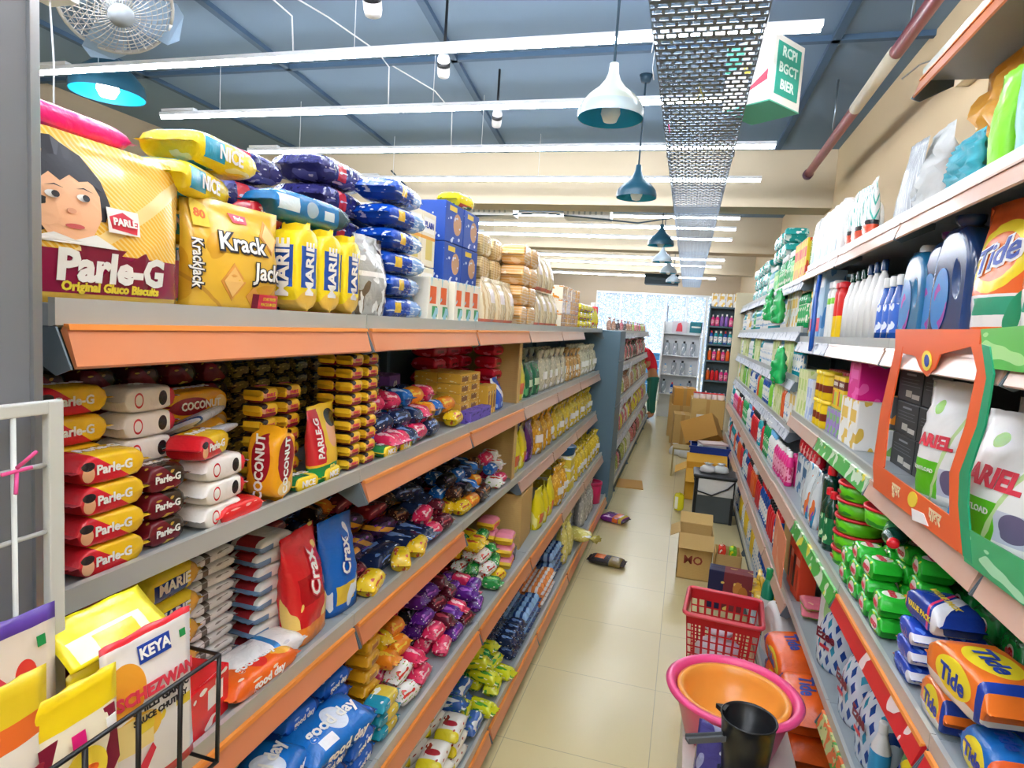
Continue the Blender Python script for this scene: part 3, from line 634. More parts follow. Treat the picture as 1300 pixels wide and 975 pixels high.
def bottle(name, desc, r, H, m, capm, cat='bottle', sy=.6, shape='std', lab=None, txt=None, tm=tw, cap_h=.16, cap_r=.4, n=18, ts=None):
    body = {'std': [(0, 0), (.9, 0), (1, .03), (1, .62), (.92, .72), (.6, .8), (cap_r, .84), (cap_r, 1 - cap_h)],
            'slim': [(0, 0), (.85, 0), (.95, .03), (1, .3), (.85, .55), (.7, .75), (cap_r, .84), (cap_r, 1 - cap_h)],
            'cyl': [(0, 0), (.97, 0), (1, .02), (1, .78), (.9, .84), (cap_r, .85), (cap_r, 1 - cap_h)],
            'toilet': [(0, 0), (1, 0), (1, .45), (.92, .6), (.62, .72), (.5, .8), (cap_r, .84), (cap_r, 1 - cap_h)]}[shape]
    parts = [('cap', m_lathe('cap', [(cap_r * r * 1.15, H * (1 - cap_h)), (cap_r * r * 1.15, H * .985), (cap_r * r * .95, H), (0, H)], capm, n, 1, max(sy, .8)), T())]
    body.append((0, 1 - cap_h))
    if lab: parts.append(('wrap_label', m_lathe('wrap_label', [(r * 1.006, H * .12), (r * 1.012, H * .13), (r * 1.012, H * .55), (r * 1.006, H * .56)], lab, n, 1, sy), T()))
    if txt: parts.append(('brand_print', text(txt, ts or min(H*.1, r * 2.1 / max(3, len(txt))), tm, .03), T(0, -r*sy*1.03 - .002, H * .36)))
    return Prod(name, cat, desc, m_lathe(name, [(a * r, b * H) for a, b in body], m, n, 1, sy), (2*r*1.03, 2*r*sy*1.05, H), parts)
def handle_bottle(name, desc, W, H, D, m, capm, cat='detergent bottle', txt=None, tm=tw, labels=(), cap='flat', hole=True, ts=None):
    out = [(-W*.5, 0), (W*.5, 0), (W*.5, H*.06), (W*.5, H*.5), (W*.46, H*.68), (W*.26, H*.82), (W*.12, H*.86), (-W*.2, H*.86), (-W*.36, H*.8), (-W*.5, H*.6), (-W*.5, H*.06)]
    lo = [(out, True)]
    if hole: lo.append(([(W*.24 + W*.15*math.cos(a) - (.05*W)*math.sin(a), H*.5 + H*.17*math.sin(a)) for a in [2*PI*i/10 for i in range(10)]], True))
    parts = [('cap', m_lathe('cap', [(W*.17, H*.85), (W*.17, H*.97), (W*.13, H), (0, H)] if cap == 'flat' else [(W*.17, H*.85), (W*.15, H*.92), (W*.2, H*.95), (W*.22, H*1.0), (W*.1, H*1.01), (0, H*.98)], capm, 16), T(-W*.04, 0, 0))]
    me = curve_mesh(name, lo, D, D*.3, m, 5)
    for nm, pts, mm in labels: parts.append((nm, decal(pts, mm, nm), T(0, -D/2 - .002, 0)))
    if txt: parts.append(('brand_print', text(txt, ts or W*1.2/len(txt), tm, .03), T(-W*.02, -D/2 - .003, H * .3)))
    return Prod(name, cat, desc, me, (W * 1.1, D * 1.05, H * 1.01), parts)
def tub(name, desc, r, H, m, lidm, cat='tub', txt=None, tm=tw, n=26):
    parts = [('lid', m_lathe('lid', [(0, H*.97), (r*.9, H*.97), (r*.93, H), (r*1.05, H), (r*1.06, H*.86), (r*1.0, H*.85)], lidm, n), T())]
    if txt: parts.append(('brand_print', text(txt, min(H*.4, r*1.4/len(txt)), tm, .03), T(0, -r - .001, H*.45)))
    return Prod(name, cat, desc, m_lathe(name, [(0, 0), (r*.9, 0), (r*.94, .004), (r, H*.86), (r*.5, H*.9), (0, H*.9)], m, n), (2*r*1.08, 2*r*1.08, H*1.01), parts)

# ------------------------------------------------------------------ biscuits
gold_m = foil('wrap_red_gold', '#d3202b', ('diag', 'x', 'z', .5, .75, 1.3, '#f2c21c'), ('ell', 'x', .2, .07, 'z', .42, .26, '#f0b88c'), ('ell', 'x', .2, .075, 'z', .66, .14, '#241c20'), ('band', 'x', -1, .09, '#a81824'))
gold_shaded = foil('wrap_red_gold_shaded', '#6e1420', ('diag', 'x', 'z', .5, .9, 1.4, '#3a2a1c'), ('blob', 6, .68, '#c79a3c'))  # red-gold wrapper with the shelf shade painted into its colours
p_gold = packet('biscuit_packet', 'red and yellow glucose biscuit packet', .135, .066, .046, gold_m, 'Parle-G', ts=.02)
p_gold_shaded = packet('biscuit_packet', 'shade-darkened maroon glucose biscuit packet', .10, .06, .046, gold_shaded, 'Parle-G', ts=.017, seed=2)
white_b = foil('wrap_white_red', '#f1ece4', ('ell', 'x', .3, .07, 'z', .5, .3, '#c82a30'), ('ell', 'x', .3, .055, 'z', .5, .22, '#f1ece4'), ('band', 'x', .8, .95, '#d8283a'), ('ell', 'x', .68, .07, 'z', .5, .3, '#2a2024'))
p_white = packet('biscuit_packet', 'white and red biscuit packet', .135, .066, .044, white_b, '20', ts=.02, side=False, seed=3)
yell_b = foil('wrap_yellow_child', '#f2c32a', ('rect', 'x', .2, .75, 'z', .0, .35, '#8a2434'), ('ell', 'x', .3, .1, 'z', .6, .28, '#e8a878'), ('ell', 'x', .3, .11, 'z', .8, .18, '#2c2018'), ('band', 'x', .86, .93, '#d03038'))
p_yell = packet('biscuit_packet', 'small yellow glucose biscuit packet', .082, .05, .034, yell_b, 'PARLE', tr_, .011, seed=4)
coco_m = foil('wrap_coconut', '#f0a81c', ('ell', 'x', .35, .28, 'z', .5, .28, '#9c1c28'), ('ell', 'x', .8, .1, 'z', .45, .3, '#f7d68c'))
p_coco = packet('biscuit_packet', 'orange-yellow coconut cookie packet', .19, .075, .06, coco_m, 'COCONUT', ts=.022, seed=5)
coco_u = foil('wrap_coconut_upright', '#f0a81c', ('ell', 'x', .5, .36, 'z', .58, .3, '#9c1c28'), ('ell', 'y', .5, .3, 'z', .6, .3, '#9c1c28'), ('ell', 'x', .5, .3, 'z', .2, .09, '#f7d68c'))
p_cocoup = packet('biscuit_packet', 'upright orange coconut cookie packet', .165, .07, .085, coco_u, 'COCONUT', ts=.024, seed=6, upright=True)
nice_m = foil('wrap_nice', '#f4d32c', ('rect', 'x', .1, .6, 'y', .1, .9, '#2f8a4c'), ('ell', 'x', .8, .12, 'y', .5, .3, '#f8e9b0'))
p_nice = packet('biscuit_packet', 'yellow and green sugar biscuit packet', .10, .06, .034, nice_m, 'NICE', tw, .02, seed=7)
marie_m = foil('wrap_marie', '#f7dc1e', ('band', 'x', 0, .16, '#d8242c'), ('rect', 'x', .3, .72, 'z', .2, .8, '#1f4fa8'), ('ell', 'x', .2, .13, 'z', .5, .42, '#f2c24a'), ('band', 'x', .93, 1.0, '#e8a018'))
marie_u = foil('wrap_marie_upright', '#f7dc1e', ('band', 'z', -1, .15, '#d8242c'), ('rect', 'y', .2, .8, 'z', .3, .74, '#1f4fa8'), ('rect', 'x', .15, .8, 'z', .3, .74, '#1f4fa8'), ('ell', 'x', .5, .42, 'z', .16, .11, '#f2c24a'), ('band', 'z', .9, 2, '#f2c818'), ('rect', 'y', .3, 2, 'x', .8, 2, '#f7dc1e'))
p_marie_up = packet('biscuit_packet', 'upright yellow tea biscuit packet', .20, .075, .085, marie_u, 'MARIE', tw, .042, seed=8, upright=True)
marie_l = foil('wrap_marie_lying', '#f0d420', ('rect', 'x', .2, .72, 'z', .05, .7, '#173a86'), ('ell', 'x', .86, .12, 'z', .5, .4, '#e0a83c'))
p_marie = packet('biscuit_packet', 'yellow and navy tea biscuit packet', .165, .062, .06, marie_l, 'MARIE', tw, .03, seed=9, flat=.6)
yb_big = foil('wrap_yellow_blue', '#f5da18', ('rect', 'x', .15, .42, 'z', .2, .8, '#2da3c4'), ('rect', 'x', .15, .42, 'y', .2, .8, '#2da3c4'), ('blob', 5, .66, '#fdf3a0'))
p_ybbig = packet('biscuit_packet', 'large bright yellow cookie packet', .22, .12, .062, yb_big, 'NICE', tw, .035, seed=10, flat=.5)
purp_m = foil('wrap_navy_cookie', '#2c2c66', ('blob', 5, .58, '#5a5c98'), ('rect', 'x', .35, .5, 'z', .2, .9, '#c8343c'), ('blob', 9, .66, '#c9c6d8'), rough=.16, bump=1.0)
p_purp = packet('biscuit_packet', 'large crinkled navy family cookie pack', .27, .16, .075, purp_m, seed=11, flat=.55)
tealb = foil('wrap_teal_blue', '#0f6ea8', ('rect', 'x', .08, .3, 'z', .3, .75, '#d6e6ea'), ('ell', 'x', .45, .07, 'z', .5, .25, '#9cb2bc'), ('rect', 'x', .6, .72, 'z', .3, .6, '#cfe0e4'), ('band', 'x', .78, 1, '#284a50'))
p_teal = packet('biscuit_packet', 'long glossy blue cookie pack with dark end', .30, .10, .07, tealb, seed=12, flat=.6)
dkgreen = foil('wrap_dark_green', '#16303a', ('blob', 6, .6, '#3c5a54'), ('blob', 9, .68, '#d8c24a'), rough=.16, bump=1.0)
p_dkg = packet('biscuit_packet', 'crinkled dark green cookie pack', .26, .14, .065, dkgreen, seed=13, flat=.55)
blue_m = foil('wrap_royal_blue', '#0e46b0', ('band', 'x', .62, 1, '#7fa6d8'), ('blob', 11, .6, '#d8e6f4'), ('rect', 'x', .25, .4, 'z', .3, .75, '#f2c828'), ('rect', 'x', 0, .58, 'z', 0, .28, '#0a3690'), rough=.16, bump=.9)
p_blue = packet('biscuit_packet', 'royal blue cookie pack with clear end', .26, .13, .066, blue_m, 'GOLD', tbl, .0185, seed=14, flat=.6, top=False)
greyclear = foil('wrap_grey_clear', '#a8a8a0', ('blob', 4, .56, '#6a5a44'), ('blob', 9, .6, '#e6e6e0'), ('band', 'z', .5, .56, '#e8e4dc'), rough=.12, bump=.9)
p_greypouch = pouch('rusk_pouch', 'crinkled clear pouch of brown rusks', .17, .22, .09, greyclear, cat='rusk pouch', seed=2)
parle_white = card('print_badge_white', '#f3ece6')
# big glucose biscuit bag with striped yellow front
pg_m = mat('wrap_big_yellow', '#f3b93a', rough=.25, bump=.25, bscale=9, coat=.4, layers=(('stripe', 'x', 'z', .9, 30, .4, '#f8d478'), ('diag', 'x', 'z', -1.2, -.1, .02, '#f9dc92'), ('band', 'z', -1, .31, '#8f1840'), ('band', 'z', -1, .06, '#d8b040')))
skin2 = mat('print_skin_shade', '#dd9c78', rough=.4)
bandit = [('maroon_band', rect(-.149, .149, .018, .082), tmar)]
head = [('child_hair', [(-.149, .082), (-.149, .20), (-.128, .232), (-.098, .238), (-.062, .218), (-.043, .185), (-.036, .15), (-.046, .122), (-.10, .12), (-.12, .10)], hair_m),
        ('child_face', [(-.138, .145), (-.13, .185), (-.098, .198), (-.062, .19), (-.05, .16), (-.052, .125), (-.064, .1), (-.09, .084), (-.12, .092), (-.134, .115)], skin_m),
        ('child_hair_fringe', [(-.14, .16), (-.132, .2), (-.098, .21), (-.06, .2), (-.046, .168), (-.062, .18), (-.075, .176), (-.086, .184), (-.1, .172), (-.112, .182), (-.124, .17), (-.132, .172)], hair_m),
        ('child_shirt', [(-.149, .082), (-.115, .096), (-.09, .088), (-.062, .1), (-.03, .082)], tw),
        ('child_eye', ellipse(-.113, .15, .0085, .0055, 12), tw), ('child_eye', ellipse(-.075, .152, .0085, .0055, 12), tw),
        ('child_mouth', ellipse(-.09, .108, .012, .0035, 12), mat('print_lips', '#c85a58', rough=.4)),
        ('child_nose', ellipse(-.093, .13, .006, .004, 10), skin2),
        ('white_badge', rect(-.018, .036, .106, .142), parle_white), ('red_badge', [(-.012, .112), (.030, .108), (.033, .126), (.008, .138), (-.015, .129)], tr_),
        ('green_corner', rect(-.149, -.125, .205, .219), tgr)]
eyes = [('child_pupil', ellipse(-.112, .15, .0046, .005, 10), hair_m), ('child_pupil', ellipse(-.074, .152, .0046, .005, 10), hair_m), ('child_brow', [(-.124, .160), (-.112, .165), (-.102, .161), (-.112, .163)], hair_m), ('child_brow', [(-.086, .163), (-.075, .167), (-.064, .162), (-.075, .165)], hair_m)]
head = [(a, [((x + .1) * 1.1 - .078, .082 + (z - .082) * .93) for x, z in b] if a.startswith('child') else b, c) for a, b, c in head]
P_G = pouch('biscuit_bag', '', .30, .238, .075, pg_m, 'Parle-G', tw, .058, .215, cat='biscuit bag', extra=bandit + head, bold=.045, txt2='Original Gluco Biscuits', tm2=ty, tz2=.1)
# draw pupils a hair in front of the whites, badge lettering in front of the badge
def conform_part(P, nm, pts_or_mesh, m, off):
    W, Tk, H = P.dims
    me = decal(pts_or_mesh, m, nm) if isinstance(pts_or_mesh, list) else pts_or_mesh.copy()
    for v in me.vertices:
        u = max(-1, min(1, v.co.x / (W/2))); vv = max(0, min(1, v.co.z / H)); v.co.y += -pouch_t(u, vv, Tk) - off
    P.parts.append((nm, me, T()))
eyes = [(a, [((x + .1) * 1.1 - .078, .082 + (z - .082) * .93) for x, z in b], c) for a, b, c in eyes]
for nm, pts, mm in eyes: conform_part(P_G, nm, pts, mm, .0082)
def shift(me, x, z, rz=0):
    me = me.copy(); me.transform(Matrix.Translation((x, 0, z)) @ Matrix.Rotation(rz, 4, 'Y')); return me
conform_part(P_G, 'badge_lettering', shift(text('PARLE', .0145, tw, .04), .0085, .1225), tw, .0082)
kj_m = mat('wrap_krack', '#e8b838', rough=.25, bump=.3, bscale=10, coat=.4, layers=(('blob', 2.5, .55, '#dca42c'), ('diag', 'x', 'z', 1, .30, .34, '#c8922c'), ('diag', 'x', 'z', -1, .62, .66, '#c8922c')))
crk = mat('print_cracker', '#dd9a40', rough=.4); crk2 = mat('print_cracker_light', '#f0c070', rough=.4)
def diamond(cx, cz, a, b): return [(cx - a, cz), (cx, cz - b), (cx + a, cz), (cx, cz + b)]
K_J = pouch('biscuit_bag', '', .235, .205, .085, kj_m, cat='biscuit bag', seed=4, extra=[
    ('cracker_print', diamond(.075, .15, .028, .035), crk), ('cracker_print', diamond(-.03, .055, .028, .035), crk), ('cracker_print', diamond(.02, .03, .018, .02), crk),
    ('red_badge', [(-.012, .168), (.022, .168), (.026, .184), (-.016, .186)], tr_), ('price_flash', [(-.10, .20), (-.065, .19), (-.07, .15), (-.10, .15)], ty),
    ('red_box', rect(.035, .105, .008, .036), tr_), ('maroon_box', rect(.018, .034, .008, .036), tmar)])
for nm, pts in (('cracker_light', diamond(.075, .15, .022, .028)), ('cracker_light', diamond(-.03, .055, .022, .028))): conform_part(K_J, nm, pts, crk2, .0028)
def logo2(P, s, size, x, z, front, back, sh=.1, rz=0, off=.0042):
    conform_part(P, 'letter_shadow', shift(text(s, size, back, .085, sh), x + .0015, z - .001, rz), back, off - .001)
    conform_part(P, 'brand_lettering', shift(text(s, size, front, .02, sh), x, z, rz), front, off)
logo2(K_J, 'Krack', .046, -.005, .128, tw, tb); logo2(K_J, 'Jack', .046, .055, .078, tw, tb)
logo2(K_J, 'KrackJack', .022, -.098, .085, tw, tb, rz=PI/2)
for s, z in (('STAY FRESH', .027), ('PACKS INSIDE', .016)): conform_part(K_J, 'lettering', shift(text(s, .0085, ty, .02), .07, z), ty, .0036)
conform_part(K_J, 'lettering', shift(text('8', .024, ty, .04), .026, .022), ty, .0036)
conform_part(K_J, 'lettering', shift(text('80', .022, tor, .03), -.084, .172, .2), tor, .0036)
conform_part(K_J, 'badge_lettering', shift(text('Parle', .011, tw, .03), .005, .177), tw, .0036)

# rusk boxes, crackers on the top shelf
crm = card('carton_cream_plain', '#ece3c8', ('rect', 'x', .1, .9, 'z', .62, .9, '#f6f3ea'), ('rect', 'x', .3, .8, 'z', .12, .5, '#dcc870'), ('band', 'z', .5, .56, '#e8a23c'))
p_plain = carton('rusk_carton', 'white and pale yellow rusk carton', .12, .10, .19, crm, 'PLAIN', tbl, .03, 'carton', .76)
crm2 = card('carton_mixed', '#f0ead6', ('rect', 'x', .15, .75, 'z', .4, .8, '#e8672c'), ('rect', 'x', .4, .9, 'z', .1, .35, '#3f9c5c'), ('blob', 4, .6, '#9fd0dc'))
p_mixed = carton('cracker_carton', 'small white carton with orange and green print', .09, .09, .145, crm2, cat='carton')
blue_c = card('carton_blue', '#1f4aa4', ('ell', 'x', .65, .22, 'z', .5, .28, '#c99a70'), ('rect', 'x', .2, .6, 'z', .8, .93, '#e6c33c'), ('blob', 7, .67, '#d9dfec'))
p_bluec = carton('cookie_carton', 'blue cookie carton with brown print', .19, .13, .15, blue_c, cat='carton')
rusk_m = mat('rusk_clear_box', '#d8bd86', rough=.18, coat=.5, bump=.5, bscale=25, layers=(('stripe', 'z', 'x', .05, 9, .16, '#9c7640'), ('stripe', 'x', 'z', .02, 4, .08, '#f0e8d4'), ('blob', 4, .62, '#efdfba')))
rusk_o = mat('rusk_clear_orange', '#e2ac62', rough=.18, coat=.5, bump=.5, bscale=25, layers=(('stripe', 'z', 'x', .05, 7, .14, '#f0dfc4'), ('blob', 5, .6, '#f2cfa0')))
p_rusk = packet('rusk_pack', 'clear wrapped stack of brown rusks', .17, .13, .10, rusk_m, cat='rusk pack', seed=15, flat=.2, fin=.006)
p_rusko = packet('rusk_pack', 'clear wrapped stack of orange toasts', .16, .12, .10, rusk_o, cat='rusk pack', seed=16, flat=.2, fin=.006)
pale_st = mat('breadstick_wrap', '#e3d3ac', rough=.2, coat=.4, bump=.4, bscale=25, layers=(('stripe', 'x', 'z', .1, 9, .3, '#c8a878'), ('rect', 'x', .3, .7, 'z', .45, .75, '#f0e4e0'), ('band', 'z', 0, .1, '#c86a50')))
p_stick = pouch('breadstick_pouch', 'pale pouch of long breadsticks', .15, .20, .09, pale_st, cat='breadstick pouch', seed=5)
cook_o = mat('cookie_clear_box', '#e9a638', rough=.15, coat=.6, bump=.4, bscale=30, layers=(('stripe', 'z', 'x', 0, 3, .14, '#f1e8d2'), ('stripe', 'x', 'z', 0, 2, .1, '#f1e8d2'), ('blob', 6, .6, '#d98a26')))
p_cookb = carton('cookie_box', 'clear plastic box of golden cookies', .16, .14, .09, cook_o, cat='cookie box')
yp_m = foil('pouch_bright_yellow', '#f4de12', ('rect', 'x', .2, .8, 'z', .1, .3, '#c84a20'), ('blob', 5, .64, '#2f7a34'), ('blob', 7, .68, '#fdf7c0'))
p_ypouch = pouch('snack_pouch', 'bright yellow snack pouch', .13, .19, .06, yp_m, seed=6)
p_ypack = packet('snack_packet', 'yellow noodle packet with red print', .17, .10, .065, yp_m, cat='noodle packet', seed=17, flat=.5)
mag = foil('wrap_magenta', '#ec1080', ('band', 'z', .0, .2, '#c80a64'), rough=.3)

TOP = 1.7655
o = put(P_G, (-.862, .742, TOP), PI/2, label='large striped yellow biscuit bag printed with a dark-haired child, beside the grey cabinet')
o = put(K_J, (-.868, 1.03, TOP), PI/2 - .12, label='golden biscuit bag lettered Krack Jack, right of the child-print bag')
p_mag = packet('snack_packet', 'shiny magenta packet', .24, .07, .045, mag, cat='biscuit packet', seed=18, flat=.7)
put(p_gold_shaded, (-.955, .70, TOP), PI/2, label='maroon packet hidden behind the large child-print bag', parts=False)
pl = 'behind the child-print bag on the top shelf'
# support stack, then magenta roll on it
stack(p_ybbig, 'L', .905, .64, TOP, 1, 1, 4, 'piled directly behind the large child-print bag', jit=.02)
put(p_mag, (-.975, .77, TOP + 4*.0632 + .001), PI/2 + .05, label='shiny magenta packet lying topmost behind the large child-print bag')
stack(p_ybbig, 'L', .94, .90, TOP, 1, 1, 4, 'stacked behind the Krack Jack bag', jit=.1)
stack(p_purp, 'L', 1.02, 1.14, TOP, 1, 1, 5, 'in the leftmost navy stack on the top shelf', jit=.05, turn=0)
for k in range(2): put(p_ybbig, (-.925, .955 + .06*k, TOP + .196 + k*.064), PI/2 + .35 - .2*k, label='large yellow cookie packet lying loosely on top of the Krack Jack bag', group='yellow packets lying above the Krack Jack bag')
stack(p_dkg, 'L', .97, 1.43, TOP, 1, 1, 3, 'low in the stack behind the upright tea biscuits', jit=.06)
stack(p_purp, 'L', .95, 1.44, TOP + 3*.066 + .002, 1, 1, 3, 'topping the second stack, left of the royal blue packs', jit=.08)
put(p_teal, (-.905, 1.30, TOP + .205), PI/2 - .06, label='long glossy blue cookie pack lying on the upright yellow tea biscuits')
for i in range(3): put(p_marie_up, (-.855, 1.217 + i * .094, TOP), PI/2 + (.03, -.04, .1)[i], label=['leftmost of three upright yellow tea biscuit packets, touching the Krack Jack bag', 'middle of three upright yellow tea biscuit packets on the top shelf', 'rightmost of three upright yellow tea biscuit packets, beside the clear rusk pouch'][i])
redm = foil('wrap_red_marie', '#c81c2a', ('rect', 'x', .2, .6, 'z', .1, .6, '#8c1020'), ('blob', 6, .66, '#f0c8b0'))
p_redp = packet('biscuit_packet', 'crimson tea biscuit packet', .13, .06, .055, redm, 'MARIE', tw, .02, seed=19, flat=.55)
for k, p in enumerate((p_marie, p_redp, p_marie, p_redp)): put(p, (-.935, 1.17 + .02*(k % 2), TOP + k * .061), PI/2, label=p.desc + (' low' if k < 2 else ' high') + ' in the column behind the upright tea biscuits')
put(p_greypouch, (-.86, 1.545, TOP), PI/2 + .05, label='crinkled clear pouch of brown rusks between tea biscuits and royal blue packs')
stack(p_blue, 'L', .835, 1.62, TOP, 1, 1, 5, 'in the tall front stack of blue packs', jit=.09)
put(p_blue, (-.905, 1.75, TOP + 5*.067 + .004), PI/2 + .1, label='royal blue cookie pack, topmost of the tall blue stack')
stack(p_blue, 'L', .985, 1.66, TOP, 1, 1, 5, 'in the second stack behind the blue front stack', jit=.09, parts=False)
stack(p_mixed, 'L', .83, 1.905, TOP, 2, 1, 1, 'right of the blue packs', jit=.02)
stack(p_plain, 'L', .93, 1.93, TOP, 2, 2, 2, 'stacked right of the royal blue packs', jit=.03)
stack(p_mixed, 'L', .82, 2.12, TOP, 3, 1, 1, 'in front of the blue cartons', jit=.03)
stack(p_bluec, 'L', .92, 2.24, TOP, 2, 2, 3, 'in the blue carton block on the top shelf', jit=.02)
stack(p_ypack, 'L', .93, 2.40, TOP + 3*.154 + .002, 1, 1, 1, 'lying on top of the blue carton block', jit=.2)
stack(p_stick, 'L', .82, 2.52, TOP, 3, 1, 1, 'in front of the rusk stacks', jit=.05)
stack(p_rusk, 'L', .92, 2.66, TOP, 2, 2, 4, 'stacked next to the blue cartons', jit=.05)
stack(p_rusko, 'L', .82, 3.03, TOP, 2, 1, 4, 'in the tall orange toast stack', jit=.05)
stack(p_rusk, 'L', .95, 3.03, TOP, 2, 2, 4, 'behind the tall orange toast stack', jit=.05, parts=False)
stack(p_stick, 'L', .82, 3.40, TOP, 4, 2, 1, 'in the breadstick row right of the toasts', jit=.06)
stack(p_stick, 'L', .83, 3.42, TOP + .203, 3, 1, 1, 'in the upper breadstick row right of the toasts', jit=.06)
stack(p_cookb, 'L', .82, 4.08, TOP, 4, 2, 3, 'in the block of golden cookie boxes', jit=.05)
stack(p_ypack, 'L', .82, 4.82, TOP, 4, 1, 3, 'near the far end of the top shelf', jit=.05)
stack(p_ypouch, 'L', .95, 4.82, TOP, 6, 2, 1, 'behind the yellow noodle packets', jit=.1)
stack(p_ypouch, 'L', .83, 5.58, TOP, 3, 2, 1, 'last on the top shelf by the end frame', jit=.12)
redc = foil('red_cyl', '#e03028', ('band', 'z', .4, .6, '#f5e0d0'))
put(bottle('red_canister', 'red canister', .05, .25, redc, mat('print_white', ''), 'canister', sy=1, shape='cyl'), (-.9, 5.99, TOP), label='red canister standing at the far end of the top shelf')

# ------------------------------------------------------------------ L2 : second shelf from the top
Z2 = 1.3605
stack(p_gold, 'L', .815, .66, Z2, 1, 1, 4, 'in the front left stack of the second shelf', jit=.05)
stack(p_gold_shaded, 'L', .83, .795, Z2, 1, 1, 3, 'beside the front red stack on the second shelf', jit=.05)
stack(p_white, 'L', .815, .90, Z2, 1, 1, 3, 'in the short white stack on the second shelf', jit=.07)
stack(p_gold, 'L', .885, .655, Z2, 1, 1, 6, 'in the taller rear stack at the left end', jit=.05)
stack(p_white, 'L', .885, .795, Z2, 1, 1, 6, 'in the tall white stack on the second shelf', jit=.06)
put(p_gold, (-.85, .935, Z2 + 3*.0449), PI/2 + .3, label='red and yellow biscuit packet lying across the short white stack')
silv = foil('wrap_silver', '#c9ccd2', ('band', 'x', .1, .16, '#2c4a78'), ('blob', 5, .64, '#eef0f2'), rough=.18, bump=.8)
p_silv = packet('biscuit_packet', 'silver flat packet with navy stripe', .20, .10, .022, silv, cat='biscuit packet', seed=20, flat=.7)
put(p_silv, (-.90, .985, Z2 + .145), PI/2 + .25, rx=-.35, label='silver flat packet with navy stripe leaning beside the white stacks')
put(p_silv, (-.925, 1.0, Z2 + .172), PI/2 + .45, rx=-.45, label='silver flat packet topmost, tilted toward the coconut packets')
redbig = foil('wrap_red_plain', '#e02424', ('blob', 6, .65, '#f6b0a0'))
p_redl = packet('biscuit_packet', 'plain red biscuit packet', .14, .055, .036, redbig, seed=21, flat=.5)
put(p_redl, (-.835, 1.01, Z2), PI/2, label='plain red packet low on the second shelf before the coconut packets')
stack(p_coco, 'L', .93, .93, Z2, 1, 1, 4, 'lying in the pile behind the upright coconut packet', jit=.08)
stack(p_coco, 'L', 1.01, 1.02, Z2, 1, 1, 3, 'lying at the back of the coconut pile', jit=.08, parts=False)
put(p_cocoup, (-.845, 1.135, Z2), PI/2 + .1, rx=.04, label='upright orange coconut cookie packet at the front of the second shelf')
stack(p_yell, 'L', .875, 1.13, Z2, 2, 1, 7, 'in the ragged stack beside the upright coconut packet', jit=.14, gap=1.04)
stack(p_nice, 'L', .815, 1.19, Z2, 2, 1, 1, 'at the lip of the second shelf', jit=.15)
pg2_m = mat('wrap_pouch_50g', '#f2c42c', rough=.25, bump=.3, bscale=10, coat=.4, layers=(('band', 'z', -1, .22, '#1e8f46'), ('rect', 'x', .0, .35, 'z', .25, .95, '#d02c34'), ('ell', 'x', .68, .2, 'z', .62, .2, '#e8a878'), ('ell', 'x', .74, .2, 'z', .8, .12, '#241c20')))
P50 = pouch('biscuit_bag', '', .14, .19, .05, pg2_m, cat='biscuit bag', seed=8, extra=[])
logo2(P50, 'PARLE-G', .026, -.045, .11, tw, tr_, rz=-PI/2); conform_part(P50, 'lettering', shift(text('50g', .026, ty, .04), .01, .028), ty, .003); conform_part(P50, 'lettering', shift(text('EXTRA', .016, tw, .04), .01, .010), tw, .003)
put(P50, (-.84, 1.335, Z2), PI/2 + .12, rx=-.08, label='yellow bag with red strip and green foot reading 50g EXTRA')
stack(p_yell, 'L', .825, 1.42, Z2, 2, 1, 9, 'in the tall neat column of the second bay', jit=.03, gap=1.03)
stack(p_yell, 'L', .88, 1.42, Z2, 2, 1, 9, 'in the rear row of the tall neat column', jit=.03, gap=1.03, parts=False)
stack(p_nice, 'L', .81, 1.60, Z2, 2, 1, 1, 'beside the tall yellow column', jit=.1)
dkyell = foil('wrap_shadow_gold', '#8c7a30', ('blob', 5, .56, '#2c2c24'), ('blob', 8, .66, '#d8bc58'))  # gold wrapper dulled, the shade deep in the shelf put into its colour
p_dky = packet('biscuit_packet', 'shade-dulled gold biscuit packet', .085, .055, .038, dkyell, seed=22)
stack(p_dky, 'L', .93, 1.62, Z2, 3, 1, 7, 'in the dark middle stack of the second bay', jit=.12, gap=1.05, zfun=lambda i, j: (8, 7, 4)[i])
stack(p_gold_shaded, 'L', 1.06, .66, Z2, 6, 1, 6, 'lining the back of the second shelf', jit=.03, parts=False)
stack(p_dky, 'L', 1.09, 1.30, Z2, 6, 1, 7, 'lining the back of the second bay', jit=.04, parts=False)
def roll(name, desc, r, L, m, cat='cake roll', seed=1): return packet(name, desc, L, 2*r, 2*r, m, cat=cat, seed=seed, flat=.85, fin=.014)
c_navy = foil('roll_navy', '#16274c', ('blob', 6, .62, '#6f92c8'), ('blob', 9, .68, '#e8e6e0')); c_blue = foil('roll_blue', '#1c6cc0', ('blob', 6, .6, '#c8e0f0'), ('blob', 9, .68, '#16305c')); c_pink = foil('roll_pink', '#e02c5c', ('blob', 6, .6, '#f8c0c8'), ('blob', 9, .66, '#8c1430'))
c_orange = foil('roll_orange', '#f08c1c', ('blob', 6, .6, '#f8d040'), ('blob', 9, .68, '#c83c18')); c_yel = foil('roll_yellow', '#eec81c', ('blob', 6, .62, '#c8562c'), ('blob', 9, .66, '#fbf0b0')); c_pur = foil('roll_purple', '#5c1f88', ('blob', 6, .62, '#b060c8'), ('blob', 9, .68, '#f0e0f0'))
